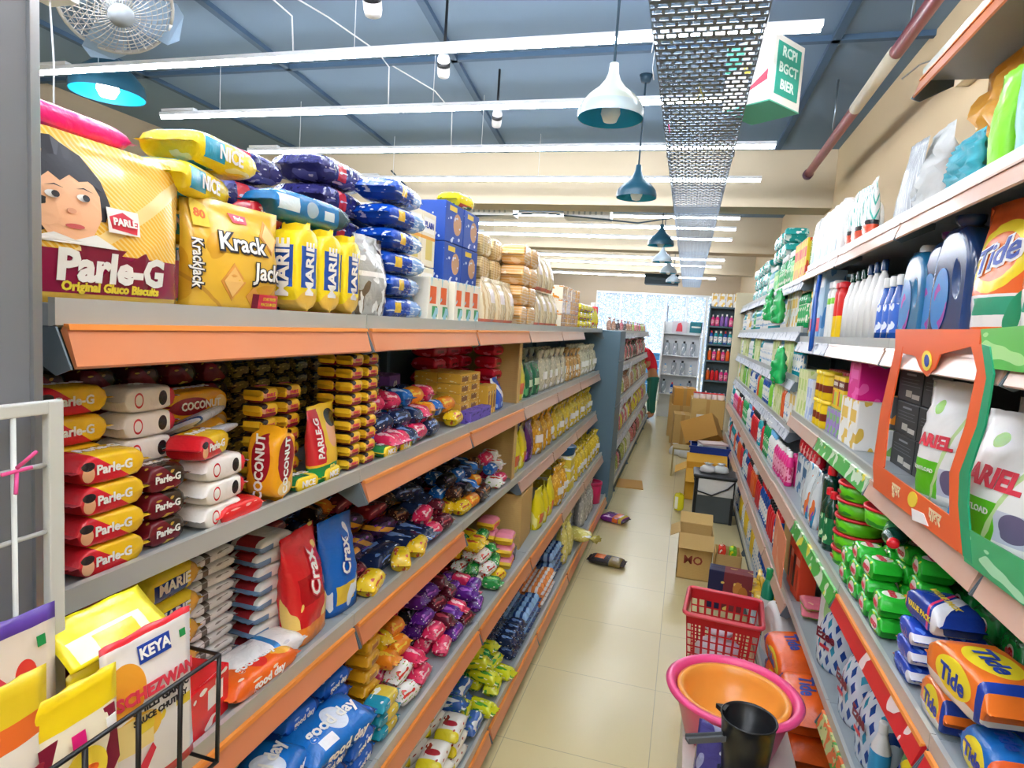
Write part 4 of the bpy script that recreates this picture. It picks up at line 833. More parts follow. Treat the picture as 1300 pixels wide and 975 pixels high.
c_mar = foil('roll_maroon', '#5a1226', ('blob', 6, .62, '#a83848'), ('blob', 9, .68, '#e0b8a8')); c_grn = foil('roll_green', '#1c8c38', ('blob', 6, .6, '#8cd070'), ('blob', 9, .66, '#f4f0d8')); c_blk = foil('roll_black', '#1a1820', ('blob', 6, .64, '#5a4a60'), ('blob', 9, .7, '#d0a060')); c_wht = foil('roll_white', '#ece8e0', ('blob', 6, .6, '#d04030'), ('blob', 9, .64, '#8ab048')); c_dkb = foil('roll_dark_brown', '#3a2018', ('blob', 6, .6, '#8c5a30'), ('blob', 9, .68, '#e8c890'))
def rl(colour, m, s=1, L=.11, r=.030, nm='cake_roll'): return roll(nm, 'small %s wrapped cake' % colour, r, L, m, 'wrapped cake', s)
r_navy, r_blue, r_pink, r_orange, r_yel, r_pur, r_mar, r_grn, r_blk, r_wht, r_brn = [rl(n, m, i + 30) for i, (n, m) in enumerate((('navy', c_navy), ('blue', c_blue), ('pink', c_pink), ('orange', c_orange), ('yellow', c_yel), ('purple', c_pur), ('maroon', c_mar), ('green', c_grn), ('black', c_blk), ('white and red', c_wht), ('dark brown', c_dkb)))]
heap([r_pink, r_blue, r_navy, r_navy, r_blue, r_orange], 'L', .82, 1.63, 2.16, Z2, .22, 3, 'in the second bay, second shelf', fill=.98)
pc_m = card('carton_purple', '#6a3f96', ('rect', 'x', .0, .4, 'z', .3, .7, '#8a5cb4'), ('blob', 8, .66, '#d8c8e8'))
p_purc = carton('wafer_carton', 'purple wafer carton', .15, .09, .20, pc_m, '60', tw, .05, tz=.8)
put(p_purc, (-1.05, 2.04, Z2), PI/2 + .2, label='upright purple wafer carton behind the small wrapped cakes')
heap([r_yel, r_orange, r_yel], 'L', .82, 2.17, 2.30, Z2, .1, 2, 'by the second bay end, second shelf')
yc_m = card('carton_gold', '#e0b040', ('rect', 'x', .1, .7, 'z', .2, .8, '#8c5a2c'), ('blob', 6, .66, '#f6e8b0'))
p_yc = carton('cookie_carton', 'small gold and brown carton', .115, .10, .038, yc_m)
stack(p_yc, 'L', .85, 2.32, Z2, 2, 2, 5, 'stacked in the third bay, second shelf', jit=.04)
vio = card('carton_violet', '#6c58b8', ('blob', 6, .6, '#3a2c80')); p_vio = carton('wafer_carton', 'violet flat carton', .13, .05, .05, vio)
stack(p_vio, 'L', .805, 2.33, Z2, 2, 1, 1, 'lying before the gold cartons', jit=.03)
p_yup = carton('cookie_carton', 'upright gold carton', .04, .06, .13, yc_m); stack(p_yup, 'L', .83, 2.62, Z2, 3, 1, 1, 'standing right of the gold carton stack', jit=.05)
blp = foil('pouch_blue_white', '#2456c8', ('diag', 'x', 'z', 1, .9, 1.2, '#eef2f8'), ('blob', 6, .66, '#90b0e8')); p_blp = pouch('snack_pouch', 'blue and white snack pouch', .16, .15, .07, blp, seed=9)
put(p_blp, (-.86, 2.85, Z2), PI/2 + .1, rx=-.15, label='blue and white snack pouch before the crimson pouches, second shelf')
crims = foil('pouch_crimson', '#d01838', ('blob', 5, .62, '#f07088'), ('rect', 'x', .3, .7, 'z', .3, .5, '#8c0c28')); p_crim = packet('snack_packet', 'crimson snack packet', .17, .11, .06, crims, cat='snack packet', seed=23, flat=.6)
stack(p_crim, 'L', .90, 2.90, Z2, 1, 1, 5, 'stacked against the cardboard divider', jit=.12)
stack(p_crim, 'L', 1.03, 2.45, Z2, 3, 1, 5, 'in the back row of the third bay', jit=.1, parts=False)
heap([r_grn, r_grn], 'L', .88, 2.75, 2.90, Z2, .1, 3, 'second shelf, beside the crimson stack')
# cardboard dividers
cb_m = mat('cardboard', '#c9a867', rough=.7, bump=.15, bscale=40, layers=(('fade', 9, .3, '#b8924e'), ('stripe', 'z', 'y', 0, 90, .12, '#c09c5a')), coord='Object')
def divider(y, x0, x1, z0, z1, lab, t=.006):
    o = tag(link('cardboard_divider', m_boxes('cardboard_divider', [(-x1, -x0, y, y + t, z0, z1)], cb_m, .001)), lab, 'cardboard')
    link('folded_edge', m_boxes('folded_edge', [(-x0 - .004, -x0 + .002, y - .05, y, z0, z1)], cb_m), o)
divider(3.105, .815, 1.19, Z2, 1.70, 'cardboard divider on the second shelf, right of the crimson packets')
divider(3.105, .815, 1.19, .9605, 1.29, 'cardboard divider on the third shelf of the left rack')

# ------------------------------------------------------------------ L3
Z3 = .9605
rb_m = foil('bag_red_noodle', '#d81e24', ('rect', 'x', .15, .85, 'z', .35, .6, '#b01018'), ('blob', 4, .6, '#f4d070'), ('band', 'z', -1, .16, '#f08a2c'))
bb_m = foil('bag_blue_snack', '#1464c0', ('rect', 'x', .2, .7, 'z', .1, .3, '#e8c840'), ('blob', 5, .62, '#dce8f4'))
P_red = pouch('snack_pouch', '', .17, .27, .09, rb_m, cat='snack pouch', seed=10); logo2(P_red, 'Crax', .055, 0, .16, tw, tr_, rz=-PI/2 + .2)
P_bl = pouch('snack_pouch', '', .15, .26, .08, bb_m, cat='snack pouch', seed=11); logo2(P_bl, 'Crax', .048, 0, .15, tw, tbl, rz=-PI/2 + .2)
put(P_red, (-.865, 1.32, Z3), PI/2 + .12, rx=-.12, label='large red snack pouch standing in the nearest bay, third shelf')
put(P_bl, (-.865, 1.475, Z3), PI/2 - .08, rx=-.1, label='large blue snack pouch right of the large red pouch')
wht_p = foil('pack_silver_white', '#d8d6d2', ('band', 'x', .3, .4, '#5a5048'), ('blob', 6, .64, '#8a8480'), rough=.22); p_wp = packet('biscuit_packet', 'off-white flat biscuit packet', .15, .085, .026, wht_p, seed=24, flat=.5)
stack(p_marie, 'L', .84, .74, Z3, 1, 1, 4, 'in the leftmost stack of the third shelf', jit=.2)
stack(p_marie, 'L', .91, .86, Z3, 1, 1, 5, 'behind the leftmost stack of the third shelf', jit=.15)
stack(p_wp, 'L', .93, 1.0, Z3, 1, 1, 11, 'in the tall stack behind the tea biscuits', jit=.1)
p_wp2 = packet('biscuit_packet', 'white and blue flat biscuit packet', .15, .085, .034, foil('pack_white_blue', '#e4e2de', ('rect', 'x', 0, .4, 'z', 0, .6, '#6c8cb0'), ('rect', 'x', .1, .35, 'y', .2, .8, '#a02c34')), seed=25, flat=.5)
stack(p_wp2, 'L', .90, 1.17, Z3, 1, 1, 8, 'left of the large red pouch', jit=.15)
mrn = foil('pack_maroon', '#7a1420', ('blob', 6, .62, '#c84c44')); p_mrn = packet('biscuit_packet', 'maroon biscuit packet', .16, .09, .05, mrn, seed=26, flat=.5)
stack(p_mrn, 'L', 1.0, 1.28, Z3, 1, 1, 5, 'behind the large red pouch', jit=.1)
stack(p_mrn, 'L', 1.08, .66, Z3, 4, 1, 5, 'at the dark back of the third shelf', jit=.05, parts=False)
navyp = packet('biscuit_packet', 'navy cookie packet', .2, .1, .06, c_navy, seed=27, flat=.5)
stack(navyp, 'L', 1.07, 1.36, Z3, 2, 1, 5, 'behind the large blue pouch', jit=.1)
wl = foil('pack_white_long', '#efeeec', ('band', 'x', .55, .62, '#2a80c0'), ('blob', 5, .68, '#d0d0d4')); p_wl = packet('biscuit_packet', '', .24, .09, .055, wl, seed=28, flat=.6)
put(p_wl, (-.875, 1.15, Z3 + .002), PI/2 - .1, label='long white packet with blue ring lying on the third shelf')
orr = foil('pack_orange_long', '#f26a1c', ('ell', 'x', .8, .14, 'y', .5, .4, '#f8b840'), ('ell', 'x', .5, .1, 'y', .5, .34, '#e8342c'), ('blob', 6, .68, '#fbe0c0')); p_or = packet('biscuit_packet', '', .22, .085, .05, orr, 'good day', tw, .026, seed=29, flat=.6)
put(p_or, (-.845, 1.10, Z3 + .001), PI/2 - .04, rx=.0, label='orange cookie packet lying at the lip of the third shelf')
rdc = foil('carton_red_milk', '#e01c24', ('rect', 'x', .5, .85, 'z', .4, .8, '#f0e8e4'), ('blob', 5, .66, '#fbe8e0'), bump=.2); 
p_rdc = carton('milk_biscuit_pack', '', .14, .09, .10, rdc, cat='biscuit packet')
put(p_rdc, (-.865, .93, Z3), PI/2 + .15, rx=0, label='blocky red pack standing at the lip of the third shelf')
put(p_wp, (-.865, .815, Z3 + .001), PI/2, label='off-white flat packet before the leftmost tea biscuit stack') if False else None
H3 = 'third shelf, second bay'
purd = foil('pack_dark_purple', '#321440', ('diag', 'x', 'z', 1, .8, 1.1, '#e0a030'), ('blob', 6, .64, '#7c3c98')); p_purd = packet('biscuit_packet', 'dark purple and gold cookie packet', .15, .07, .055, purd, seed=31, flat=.6)
heap([p_purd, p_mrn, p_purd, navyp, r_mar, r_orange, r_brn], 'L', .86, 1.56, 2.28, Z3, .33, 4, H3, fill=.95)
yro = packet('cake_roll', 'plump yellow and orange cake roll', .13, .065, .06, c_yel, cat='cake roll', seed=32, flat=.8)
for i, (y, r) in enumerate(((1.60, .2), (1.80, .5), (1.93, .3))): put(yro, (-.835, y, Z3), PI/2 + r, label='plump yellow and orange cake roll at the lip of the third shelf, second bay', group='yellow rolls at the third shelf lip')
heap([r_pink, r_wht, r_mar], 'L', .82, 2.02, 2.3, Z3, .12, 2, H3)
H3b = 'third shelf, third bay'
heap([r_blue, r_yel, r_orange, r_navy, r_brn, r_blk], 'L', .82, 2.32, 2.80, Z3, .2, 3, H3b)
heap([p_mrn, navyp], 'L', 1.0, 2.32, 3.05, Z3, .15, 3, H3b + ' back')
heap([r_pink, r_blue, r_wht], 'L', .82, 2.82, 3.05, Z3, .14, 3, H3b + ' beside the divider')

# ------------------------------------------------------------------ L4
Z4 = .5605
gd_b = foil('pack_cookie_blue', '#1a64cc', ('ell', 'x', .4, .12, 'y', .5, .3, '#e8eef8'), ('band', 'x', .8, .9, '#0e3c8c'), ('blob', 6, .68, '#a8d0f4')); p_gdb = packet('biscuit_packet', 'bright blue cookie packet', .15, .08, .05, gd_b, 'good day', tw, .02, seed=33, flat=.6)
gd_g = foil('pack_cookie_green', '#178a34', ('ell', 'x', .4, .14, 'y', .5, .3, '#d8f0d0'), ('blob', 6, .66, '#60c860')); p_gdg = packet('biscuit_packet', 'glossy green cookie packet', .15, .08, .05, gd_g, 'good day', tw, .02, seed=34, flat=.6)
stack(p_gdg, 'L', .74, 1.02, Z4, 1, 2, 3, 'at the left of the fourth shelf', jit=.15, zfun=lambda i, j: 3 + j)
stack(p_gdb, 'L', .73, 1.18, Z4, 2, 1, 3, 'in the front rows of the fourth shelf', jit=.1)
stack(p_gdb, 'L', .815, 1.18, Z4, 2, 2, 5, 'in the high rows of the fourth shelf', jit=.1, zfun=lambda i, j: 5 + j)
yel_p = foil('pack_mustard', '#dca018', ('rect', 'x', .3, .7, 'z', .3, .6, '#a06010'), ('blob', 6, .7, '#f6d868')); p_mus = packet('biscuit_packet', 'mustard yellow biscuit packet', .10, .075, .045, yel_p, seed=35, flat=.45)
stack(p_mus, 'L', .80, 1.53, Z4, 1, 1, 7, 'in the single tall mustard column of the fourth shelf', jit=.1)
put(p_mus, (-.80, 1.50, Z4 + .06), PI/2 + .5, ry=.5, label='mustard packet hanging loose on the left of the mustard column') if False else None
bigb = foil('pouch_sky_blue', '#1470c4', ('ell', 'x', .55, .13, 'y', .5, .3, '#e8eef8'), ('rect', 'x', .2, .4, 'y', .1, .3, '#f0f0f0'), ('blob', 4, .66, '#4ca0e4')); p_bigb = packet('snack_pouch', '', .24, .13, .055, bigb, 'good day', tw, .04, cat='snack pouch', seed=36, flat=.7)
put(p_bigb, (-.775, 1.29, Z4 + .16), PI/2 - .15, rx=.2, label='large sky blue pouch lying on the front of the fourth shelf')
put(p_bigb, (-.80, 1.08, Z4 + .17), PI/2 + .3, rx=.1, label='large sky blue pouch nearest to the viewer, fourth shelf')
tealp = packet('biscuit_packet', 'teal and yellow biscuit packet', .13, .07, .04, foil('pack_teal_yellow', '#1c90a8', ('band', 'x', .4, .8, '#d8c040'), ('blob', 6, .66, '#e8f0f0')), seed=37, flat=.5)
stack(tealp, 'L', .73, 1.50, Z4, 1, 1, 3, 'before the mustard column', jit=.2)
F4 = 'fourth shelf, second bay'
heap([r_yel, r_wht, r_orange, r_pink], 'L', .73, 1.66, 1.92, Z4, .16, 4, 'fourth shelf, right of the mustard column')
heap([r_pur, r_blk, r_pur, r_pink, r_mar], 'L', .73, 1.94, 2.30, Z4, .3, 4, F4)
heap([p_mrn, p_purd], 'L', .98, 1.66, 2.28, Z4, .18, 4, F4 + ' back')
F4b = 'fourth shelf, third bay'
gd_gp = p_gdg
heap([r_pur, r_pur, r_pink, r_blk], 'L', .73, 2.32, 2.55, Z4, .22, 2, F4b)
heap([r_grn, r_yel, r_grn, r_wht], 'L', .73, 2.57, 2.82, Z4, .25, 4, F4b)
heap([p_mrn, gd_gp], 'L', .97, 2.32, 2.82, Z4, .2, 4, F4b + ' back')
pkp = packet('biscuit_packet', 'pink and yellow cookie packet', .13, .09, .06, foil('pack_pink_yellow', '#f0c828', ('band', 'z', .7, 2, '#f08ca0'), ('rect', 'x', .2, .8, 'z', .2, .6, '#e04030')), seed=38, flat=.5)
stack(pkp, 'L', .74, 2.84, Z4, 1, 2, 3, 'on the fourth shelf before the cardboard box', jit=.1, zfun=lambda i, j: 3 + j)
blkp = packet('snack_packet', '', .19, .08, .05, c_blk, cat='biscuit packet', seed=39, flat=.6)
put(blkp, (-.80, 3.04, Z4), PI/2 + .2, rx=.0, label='black cookie packet leaning by the cardboard box, fourth shelf')
# ------------------------------------------------------------------ L5
Z5 = .1505
wyp = foil('pouch_white_yellow', '#ece8dc', ('band', 'x', -1, .2, '#e0d020'), ('ell', 'x', .4, .1, 'y', .5, .3, '#b02430'), ('blob', 6, .68, '#a03c28')); p_wyp = packet('snack_pouch', 'white snack pouch with yellow end', .16, .09, .055, wyp, cat='snack pouch', seed=40, flat=.7)
stack(p_wyp, 'L', .66, 1.62, Z5, 3, 2, 3, 'on the bottom shelf, second bay', jit=.25, zfun=lambda i, j: 3 + j, turn=0)
heap([r_pur, r_blk, r_orange], 'L', .66, 1.46, 1.62, Z5, .2, 3, 'bottom shelf beside the second upright')
ygr = packet('cake_roll', 'lime yellow cake roll', .15, .07, .06, foil('roll_lime', '#d4d81c', ('blob', 5, .6, '#4c9c30'), ('blob', 8, .66, '#f6f2c0')), cat='cake roll', seed=41, flat=.8)
bgr = packet('cake_roll', 'blue and white cake roll', .15, .07, .06, foil('roll_bluewhite', '#2c5ca4', ('blob', 5, .56, '#dfe6e4'), ('blob', 8, .66, '#4c9048')), cat='cake roll', seed=42, flat=.8)
heap([bgr, bgr, ygr], 'L', .655, 2.12, 2.40, Z5, .3, 3, 'bottom shelf, end of the second bay')
heap([ygr, ygr, r_grn], 'L', .655, 2.42, 2.72, Z5, .3, 4, 'bottom shelf, third bay')
stack(rl('blue can-shaped', c_navy, 50, nm='wafer_roll'), 'L', .66, 2.76, Z5, 4, 3, 4, 'on the bottom shelf, third bay', turn=1, jit=.02, zfun=lambda i, j: 2 + j, parts=False)
lbl = rl('pale blue striped', foil('roll_paleblue', '#8cb4dc', ('stripe', 'x', 'z', 0, 3, .4, '#1c3c74')), 51, nm='wafer_roll')
stack(lbl, 'L', .66, 3.02, Z5, 5, 2, 4, 'in tidy rows, bottom shelf of the fourth bay', turn=1, jit=.02, zfun=lambda i, j: 2 + j)
owr = rl('orange and white', foil('roll_orangewhite', '#f09048', ('stripe', 'x', 'z', 0, 3, .45, '#f4ece4')), 52, nm='wafer_roll')
stack(owr, 'L', .66, 3.36, Z5, 6, 2, 4, 'in tidy rows, bottom shelf of the fourth bay', turn=1, jit=.03, zfun=lambda i, j: 2 + j)
stack(lbl, 'L', .68, 3.75, Z5, 5, 2, 4, 'right of the orange rows, bottom shelf', turn=1, jit=.03, zfun=lambda i, j: 3 + j)

# far bays of the left rack : snack bags
clr = lambda nm, base, blob: mat(nm, base, rough=.15, coat=.5, bump=.8, bscale=35, layers=(('cell', 9, .34, blob), ('blob', 7, .66, '#f4f0e8')))
m_chip = clr('bag_of_yellow_snacks', '#e2c02c', '#f4da48'); m_pale = clr('bag_of_pale_snacks', '#c9c2a4', '#e6dcb8'); m_gold = clr('bag_of_golden_rings', '#d89c1c', '#f2c440'); m_grey = clr('bag_of_grey_puffs', '#b4b4ac', '#d4d2c8'); m_org = clr('bag_of_orange_mix', '#cf9c58', '#ecd09a')
b_chip = bag('snack_bag', 'clear bag of yellow chips', .075, .25, m_chip, seed=1, label_m=tw); b_pale = bag('snack_bag', 'clear bag of pale snacks', .08, .26, m_pale, seed=2, label_m=tw); b_gold = bag('snack_bag', 'clear bag of golden rings', .085, .27, m_gold, seed=3, label_m=tw); b_grey = bag('snack_bag', 'tall grey bag of puffs', .07, .3, m_grey, seed=4); b_org = bag('snack_bag', 'clear bag of orange mixture', .075, .24, m_org, seed=5, label_m=tw)
gr_p = pouch('snack_pouch', 'dark green snack pouch', .15, .2, .07, foil('pouch_dk_green', '#14643c', ('blob', 5, .6, '#5cae6c'), ('rect', 'x', .2, .8, 'z', .3, .5, '#d8e8c0')), seed=12); ye_p = pouch('snack_pouch', 'lemon yellow snack pouch', .15, .24, .08, foil('pouch_lemon', '#ecd91a', ('blob', 4, .6, '#fbf08c'), ('rect', 'x', .2, .6, 'z', .15, .4, '#e86a30')), seed=13); pu_p = pouch('snack_pouch', 'purple snack pouch', .17, .24, .07, foil('pouch_purple', '#5a1c66', ('blob', 5, .62, '#a85cb0')), seed=14)
put(ye_p, (-.87, 3.24, Z2), PI/2, label='lemon yellow pouch just right of the second-shelf cardboard divider')
stack(gr_p, 'L', .83, 3.36, Z2, 2, 2, 1, 'beside the lemon pouch, second shelf', jit=.2)
stack(b_pale, 'L', .83, 3.70, Z2, 5, 2, 1, 'on the second shelf of the far bays', jit=.4)
stack(b_org, 'L', .83, 4.56, Z2, 4, 2, 1, 'on the second shelf of the fifth bay', jit=.4)
stack(b_pale, 'L', .83, 5.20, Z2, 5, 2, 1, 'at the far end of the second shelf', jit=.4)
stack(ye_p, 'L', .83, 3.17, Z3, 2, 1, 1, 'on the third shelf by the divider', jit=.2)
stack(pu_p, 'L', .84, 3.50, Z3, 1, 2, 1, 'between yellow bags on the third shelf', jit=.1)
stack(b_gold, 'L', .83, 3.68, Z3, 3, 2, 1, 'right of the purple pouch, third shelf', jit=.4)
stack(b_chip, 'L', .83, 4.24, Z3, 11, 2, 1, 'along the third shelf of the far bays', jit=.4)
cbx = carton('cardboard_box', '', .30, .30, .30, cb_m, cat='box')
put(cbx, (-.93, 3.30, Z4), PI/2 + .05, label='brown cardboard box standing on the fourth shelf of the left rack')
stack(ye_p, 'L', .74, 3.50, Z4, 3, 1, 1, 'right of the cardboard box, fourth shelf', jit=.3)
stack(b_gold, 'L', .73, 4.0, Z4, 2, 1, 1, 'on the fourth shelf before the white tubs', jit=.3)
tubw = carton('snack_tub', 'white-lidded clear box of yellow snacks', .18, .14, .085, card('tub_yellow', '#e6cf3c', ('band', 'z', .75, 2, '#f2f0ea'), ('blob', 6, .6, '#f4e478')), cat='tub')
stack(tubw, 'L', .74, 4.45, Z4, 1, 2, 3, 'stacked on the fourth shelf', jit=.05)
navt = tub('blue_basin', '', .11, .06, mat('navy_plastic', '#16486c', rough=.3), mat('navy_plastic', ''), cat='basin'); put(navt, (-.84, 4.54, Z4 + .265), label='dark blue lidded dish resting on the white-lidded tubs')
stack(b_chip, 'L', .73, 4.72, Z4, 8, 3, 1, 'filling the fourth shelf by the end frame', jit=.4)
blong = bag('snack_bag', 'tall pale yellow bag', .08, .30, clr('bag_pale_yellow', '#ddcf6a', '#eee494'), seed=6)
stack(blong, 'L', .66, 4.05, Z5, 2, 1, 1, 'standing on the bottom shelf, fifth bay', jit=.3)
put(blong, (-.75, 4.56, Z5 + .075), PI/2 - .6, rx=PI/2 - .1, label='tall pale yellow bag lying on its side, bottom shelf')
stack(b_grey, 'L', .68, 4.9, Z5, 4, 2, 1, 'on the bottom shelf near the end frame', jit=.3)
put(tub('pink_tin', '', .09, .2, mat('pink_tin', '#c82858', rough=.3), mat('pink_tin', ''), cat='tin'), (-.74, 5.72, Z5), label='round magenta tin on the bottom shelf by the end frame')

# far left rack behind the end frame
fb = [bag('snack_bag', 'far %s snack bag' % n, .09, .27, clr('far_bag_%d' % i, a, b), seed=20 + i) for i, (n, a, b) in enumerate((('white', '#ddd8c8', '#f0ece0'), ('brown', '#a87860', '#d8b8a0'), ('pink', '#c86878', '#e8a8a8'), ('green', '#a8b45c', '#d8dc98'), ('yellow', '#dcd03c', '#f4ec7c')))]
dk = bag('snack_bag', 'far dark snack bag', .085, .25, clr('far_bag_dark', '#3c3438', '#7c6460'), seed=29)
for zi, (z, xf, mix) in enumerate(((1.7605, .75, [0, 2, 1, 3, 5]), (1.3605, .75, [5, 0, 2]), (.9605, .71, [1, 3, 0]), (.5605, .67, [4, 2, 0, 1]), (.1505, .63, [3, 5, 2, 0]))):
    y = 6.6
    while y < 12.2:
        p = (fb + [dk])[rnd.choice(mix)]; g = p.desc + ' on the %s shelf of the far left rack' % ['top', 'second', 'third', 'fourth', 'bottom'][zi]
        for j in range(1 if zi == 0 else 2): put(p, (-(xf + .07 + j * .13), y + .09, z), PI/2 + rnd.uniform(-.4, .4), label=g, group=g, parts=False, scale=.5 if zi == 0 else 1)
        y += .42 if zi == 0 else .19
tagm = mat('white_price_card', '#eef0f2', rough=.5)
for i, (y, z) in enumerate(((7.1, 1.30), (7.3, .9), (7.7, .52), (8.4, 1.31), (8.9, .9))):
    o = tag(link('price_card', m_boxes('price_card', [(0, .004, 0, .28, -.14, 0)], tagm, .001)), 'white price card hanging from a far left rack shelf edge', 'price card', 'white price cards on the far left rack'); o.location = (-.70 if z < 1 else -.715, y, z); o.rotation_euler = (.15, 0, 0)
# ================================================================== right rack
PW = mat('bottle_white', '#eeede8', rough=.3); PB = mat('bottle_blue', '#1550a8', rough=.2, coat=.4); PDB = mat('bottle_deep_blue', '#173a6c', rough=.18, coat=.6); PG = mat('bottle_green', '#129a52', rough=.25, coat=.3); PDG = mat('bottle_dark_green', '#0c3a2c', rough=.12, coat=.6)
PT = mat('bottle_teal', '#1c9aa4', rough=.25); PR = mat('cap_red', '#d81e28', rough=.3); PP = mat('bottle_pink', '#e22c84', rough=.3); PY = mat('bottle_yellow', '#f0cc1c', rough=.3); PO = mat('bottle_orange', '#ee6424', rough=.3); PL = mat('bottle_lilac', '#8a62b8', rough=.3); PLB = mat('bottle_light_blue', '#6fb6e0', rough=.3); PLG = mat('bottle_lime', '#86d040', rough=.3); PBK = bl
# ---- detergents
tide_m = mat('wrap_tide', '#f06a24', rough=.25, bump=.3, bscale=10, coat=.4, layers=(('rect', 'x', .0, 1, 'z', .12, .34, '#f2efe6'), ('rect', 'x', .25, 1, 'z', .2, .32, '#2ca078'), ('blob', 3, .62, '#1f9464'), ('ell', 'x', .5, .44, 'z', .6, .25, '#f6de2c'), ('ell', 'x', .5, .33, 'z', .6, .17, '#f07a24')))
def P_tide(W, H, Tk, seed, s):
    P = pouch('detergent_pouch', '', W, H, Tk, tide_m, cat='detergent pouch', seed=seed); logo2(P, 'Tide', s, 0, H*.6, tbl, tw, .25, -.25); return P
ZR = {1: 2.216, 2: 1.801, 3: 1.356, 4: .941, 5: .511, 6: .121}
PTd = P_tide(.24, .35, .10, 40, .085)
put(PTd, (.73, 1.77, ZR[2]), -PI/2 + .12, label='large orange detergent pouch with yellow ring, left of the pair by the blue bottles')
put(PTd, (.725, 1.52, ZR[2]), -PI/2 + .05, label='large orange detergent pouch nearest the right edge of the photo, upper shelf')
putcap = lambda p, x, y, z, l: put(p, (x, y, z), -PI/2, label=l)
comfort = foil('label_blue_swirl', '#2a7cc0', ('blob', 3, .58, '#8c3c9c'), ('blob', 2, .62, '#9fd4ec'), bump=0)
hb = handle_bottle('fabric_conditioner', 'deep blue conditioner bottle with oval handle', .17, .35, .08, PDB, PDB, 'bottle', cap='flare', labels=[('swirl_label', ellipse(-.035, .12, .045, .09), comfort)])
hb2 = handle_bottle('fabric_conditioner', 'deep blue conditioner bottle with purple cap', .16, .33, .08, PDB, mat('cap_purple', '#7a2a7c', rough=.25), 'bottle', cap='flare', labels=[('swirl_label', ellipse(-.035, .12, .045, .09), comfort)])
hb3 = handle_bottle('fabric_conditioner', 'teal-blue bottle with white cap', .15, .31, .08, mat('bottle_sea_blue', '#1a6c98', rough=.18, coat=.5), PW, 'bottle', labels=[('swirl_label', ellipse(-.03, .11, .045, .09), comfort)])
put(hb, (.72, 2.01, ZR[2]), -PI/2 + .1, label='deep blue bottle with oval handle hole, touching the orange pouch')
put(hb2, (.74, 2.17, ZR[2]), -PI/2 + .1, label='deep blue conditioner bottle with purple cap, middle of three')
put(hb3, (.72, 2.31, ZR[2]), -PI/2 + .05, label='teal-blue bottle with white cap, leftmost of the handle bottles')
b_bluew = bottle('disinfectant_bottle', 'royal blue toilet cleaner bottle with white cap', .036, .23, PB, PW, sy=.7, shape='toilet', lab=mat('label_blue_white', '#3c6cc8', rough=.4, layers=(('blob', 5, .55, '#e8eefa'),)))
b_spray = bottle('spray_can', 'tall blue-capped white canister', .045, .33, PW, PB, 'canister', 1, 'cyl', cap_h=.24, cap_r=.92, lab=mat('label_mauve', '#c8b8dc', rough=.4, layers=(('blob', 4, .55, '#5c50a8'),)))
stack(b_bluew, 'R', .665, 2.42, ZR[2], 3, 1, 1, 'by the handle bottles, third shelf down', jit=.1)
stack(b_spray, 'R', .77, 2.40, ZR[2], 3, 1, 1, 'behind the small blue bottles', jit=.1)
harp = bottle('toilet_cleaner', 'white angled-neck cleaner bottle', .045, .30, PW, PDG, sy=.65, shape='toilet', cap_h=.14, cap_r=.3)
harpb = bottle('toilet_cleaner', 'white cleaner bottle with navy nozzle cap', .045, .31, PW, PDB, sy=.65, shape='toilet', cap_h=.14, cap_r=.3)
stack(harpb, 'R', .67, 2.66, ZR[2], 3, 1, 1, 'right of the bay joint, third shelf down', jit=.1)
stack(harp, 'R', .67, 2.94, ZR[2], 3, 1, 1, 'left of the navy capped ones', jit=.1)
stack(harp, 'R', .76, 2.66, ZR[2], 6, 2, 1, 'in the rows behind', jit=.1, parts=False)
rbx = bottle('drain_cleaner', 'slim red and yellow bottle', .035, .27, mat('bottle_redyellow', '#e0201c', rough=.3, layers=(('band', 'z', -1, .45, '#f2c81c'),)), PR, sy=.7, shape='cyl', cap_h=.1, cap_r=.8)
stack(rbx, 'R', .67, 3.26, ZR[2], 2, 2, 1, 'beside the white cleaner bottles', jit=.08)
wgl = bottle('air_freshener', 'white canister with lime collar and red rose', .04, .29, mat('can_white_lime', '#f0efe8', rough=.3, layers=(('band', 'z', .68, .80, '#86d040'), ('ell', 'y', .5, .3, 'z', .4, .1, '#a82838'))), PW, 'canister', 1, 'cyl', cap_h=.12, cap_r=.8)
stack(wgl, 'R', .67, 3.42, ZR[2], 2, 2, 1, 'beside the red and yellow bottles', jit=.08)
bluec = card('carton_pale_blue', '#a8cce8', ('blob', 4, .58, '#4c90d0'), ('rect', 'x', .1, .7, 'z', .1, .3, '#e83c5c'), ('rect', 'x', .1, .8, 'z', .75, .9, '#e8f2fa'))
pbc = carton('tall_carton', 'tall pale blue cleaner carton', .15, .10, .36, bluec)
stack(pbc, 'R', .665, 3.62, ZR[2], 2, 1, 1, 'with the blue strap hanging beside', jit=.04)
o = tag(link('hanging_strap', m_tube('hanging_strap', [(.635, 3.6, 2.13), (.625, 3.59, 2.0), (.626, 3.58, 1.86), (.622, 3.56, 1.73)], .012, PB, 8)), 'dark blue strap hanging down in front of the pale blue carton', 'strap')
blkyel = bottle('insect_spray', 'black and yellow insect spray can', .035, .27, mat('can_black_yellow', '#23211c', rough=.3, layers=(('band', 'z', .5, .9, '#e8c41c'), ('blob', 6, .64, '#e0b838'))), PY, 'canister', 1, 'cyl', cap_h=.14, cap_r=.9)
stack(blkyel, 'R', .67, 3.96, ZR[2], 1, 2, 1, 'just past the blue cartons', jit=.05)
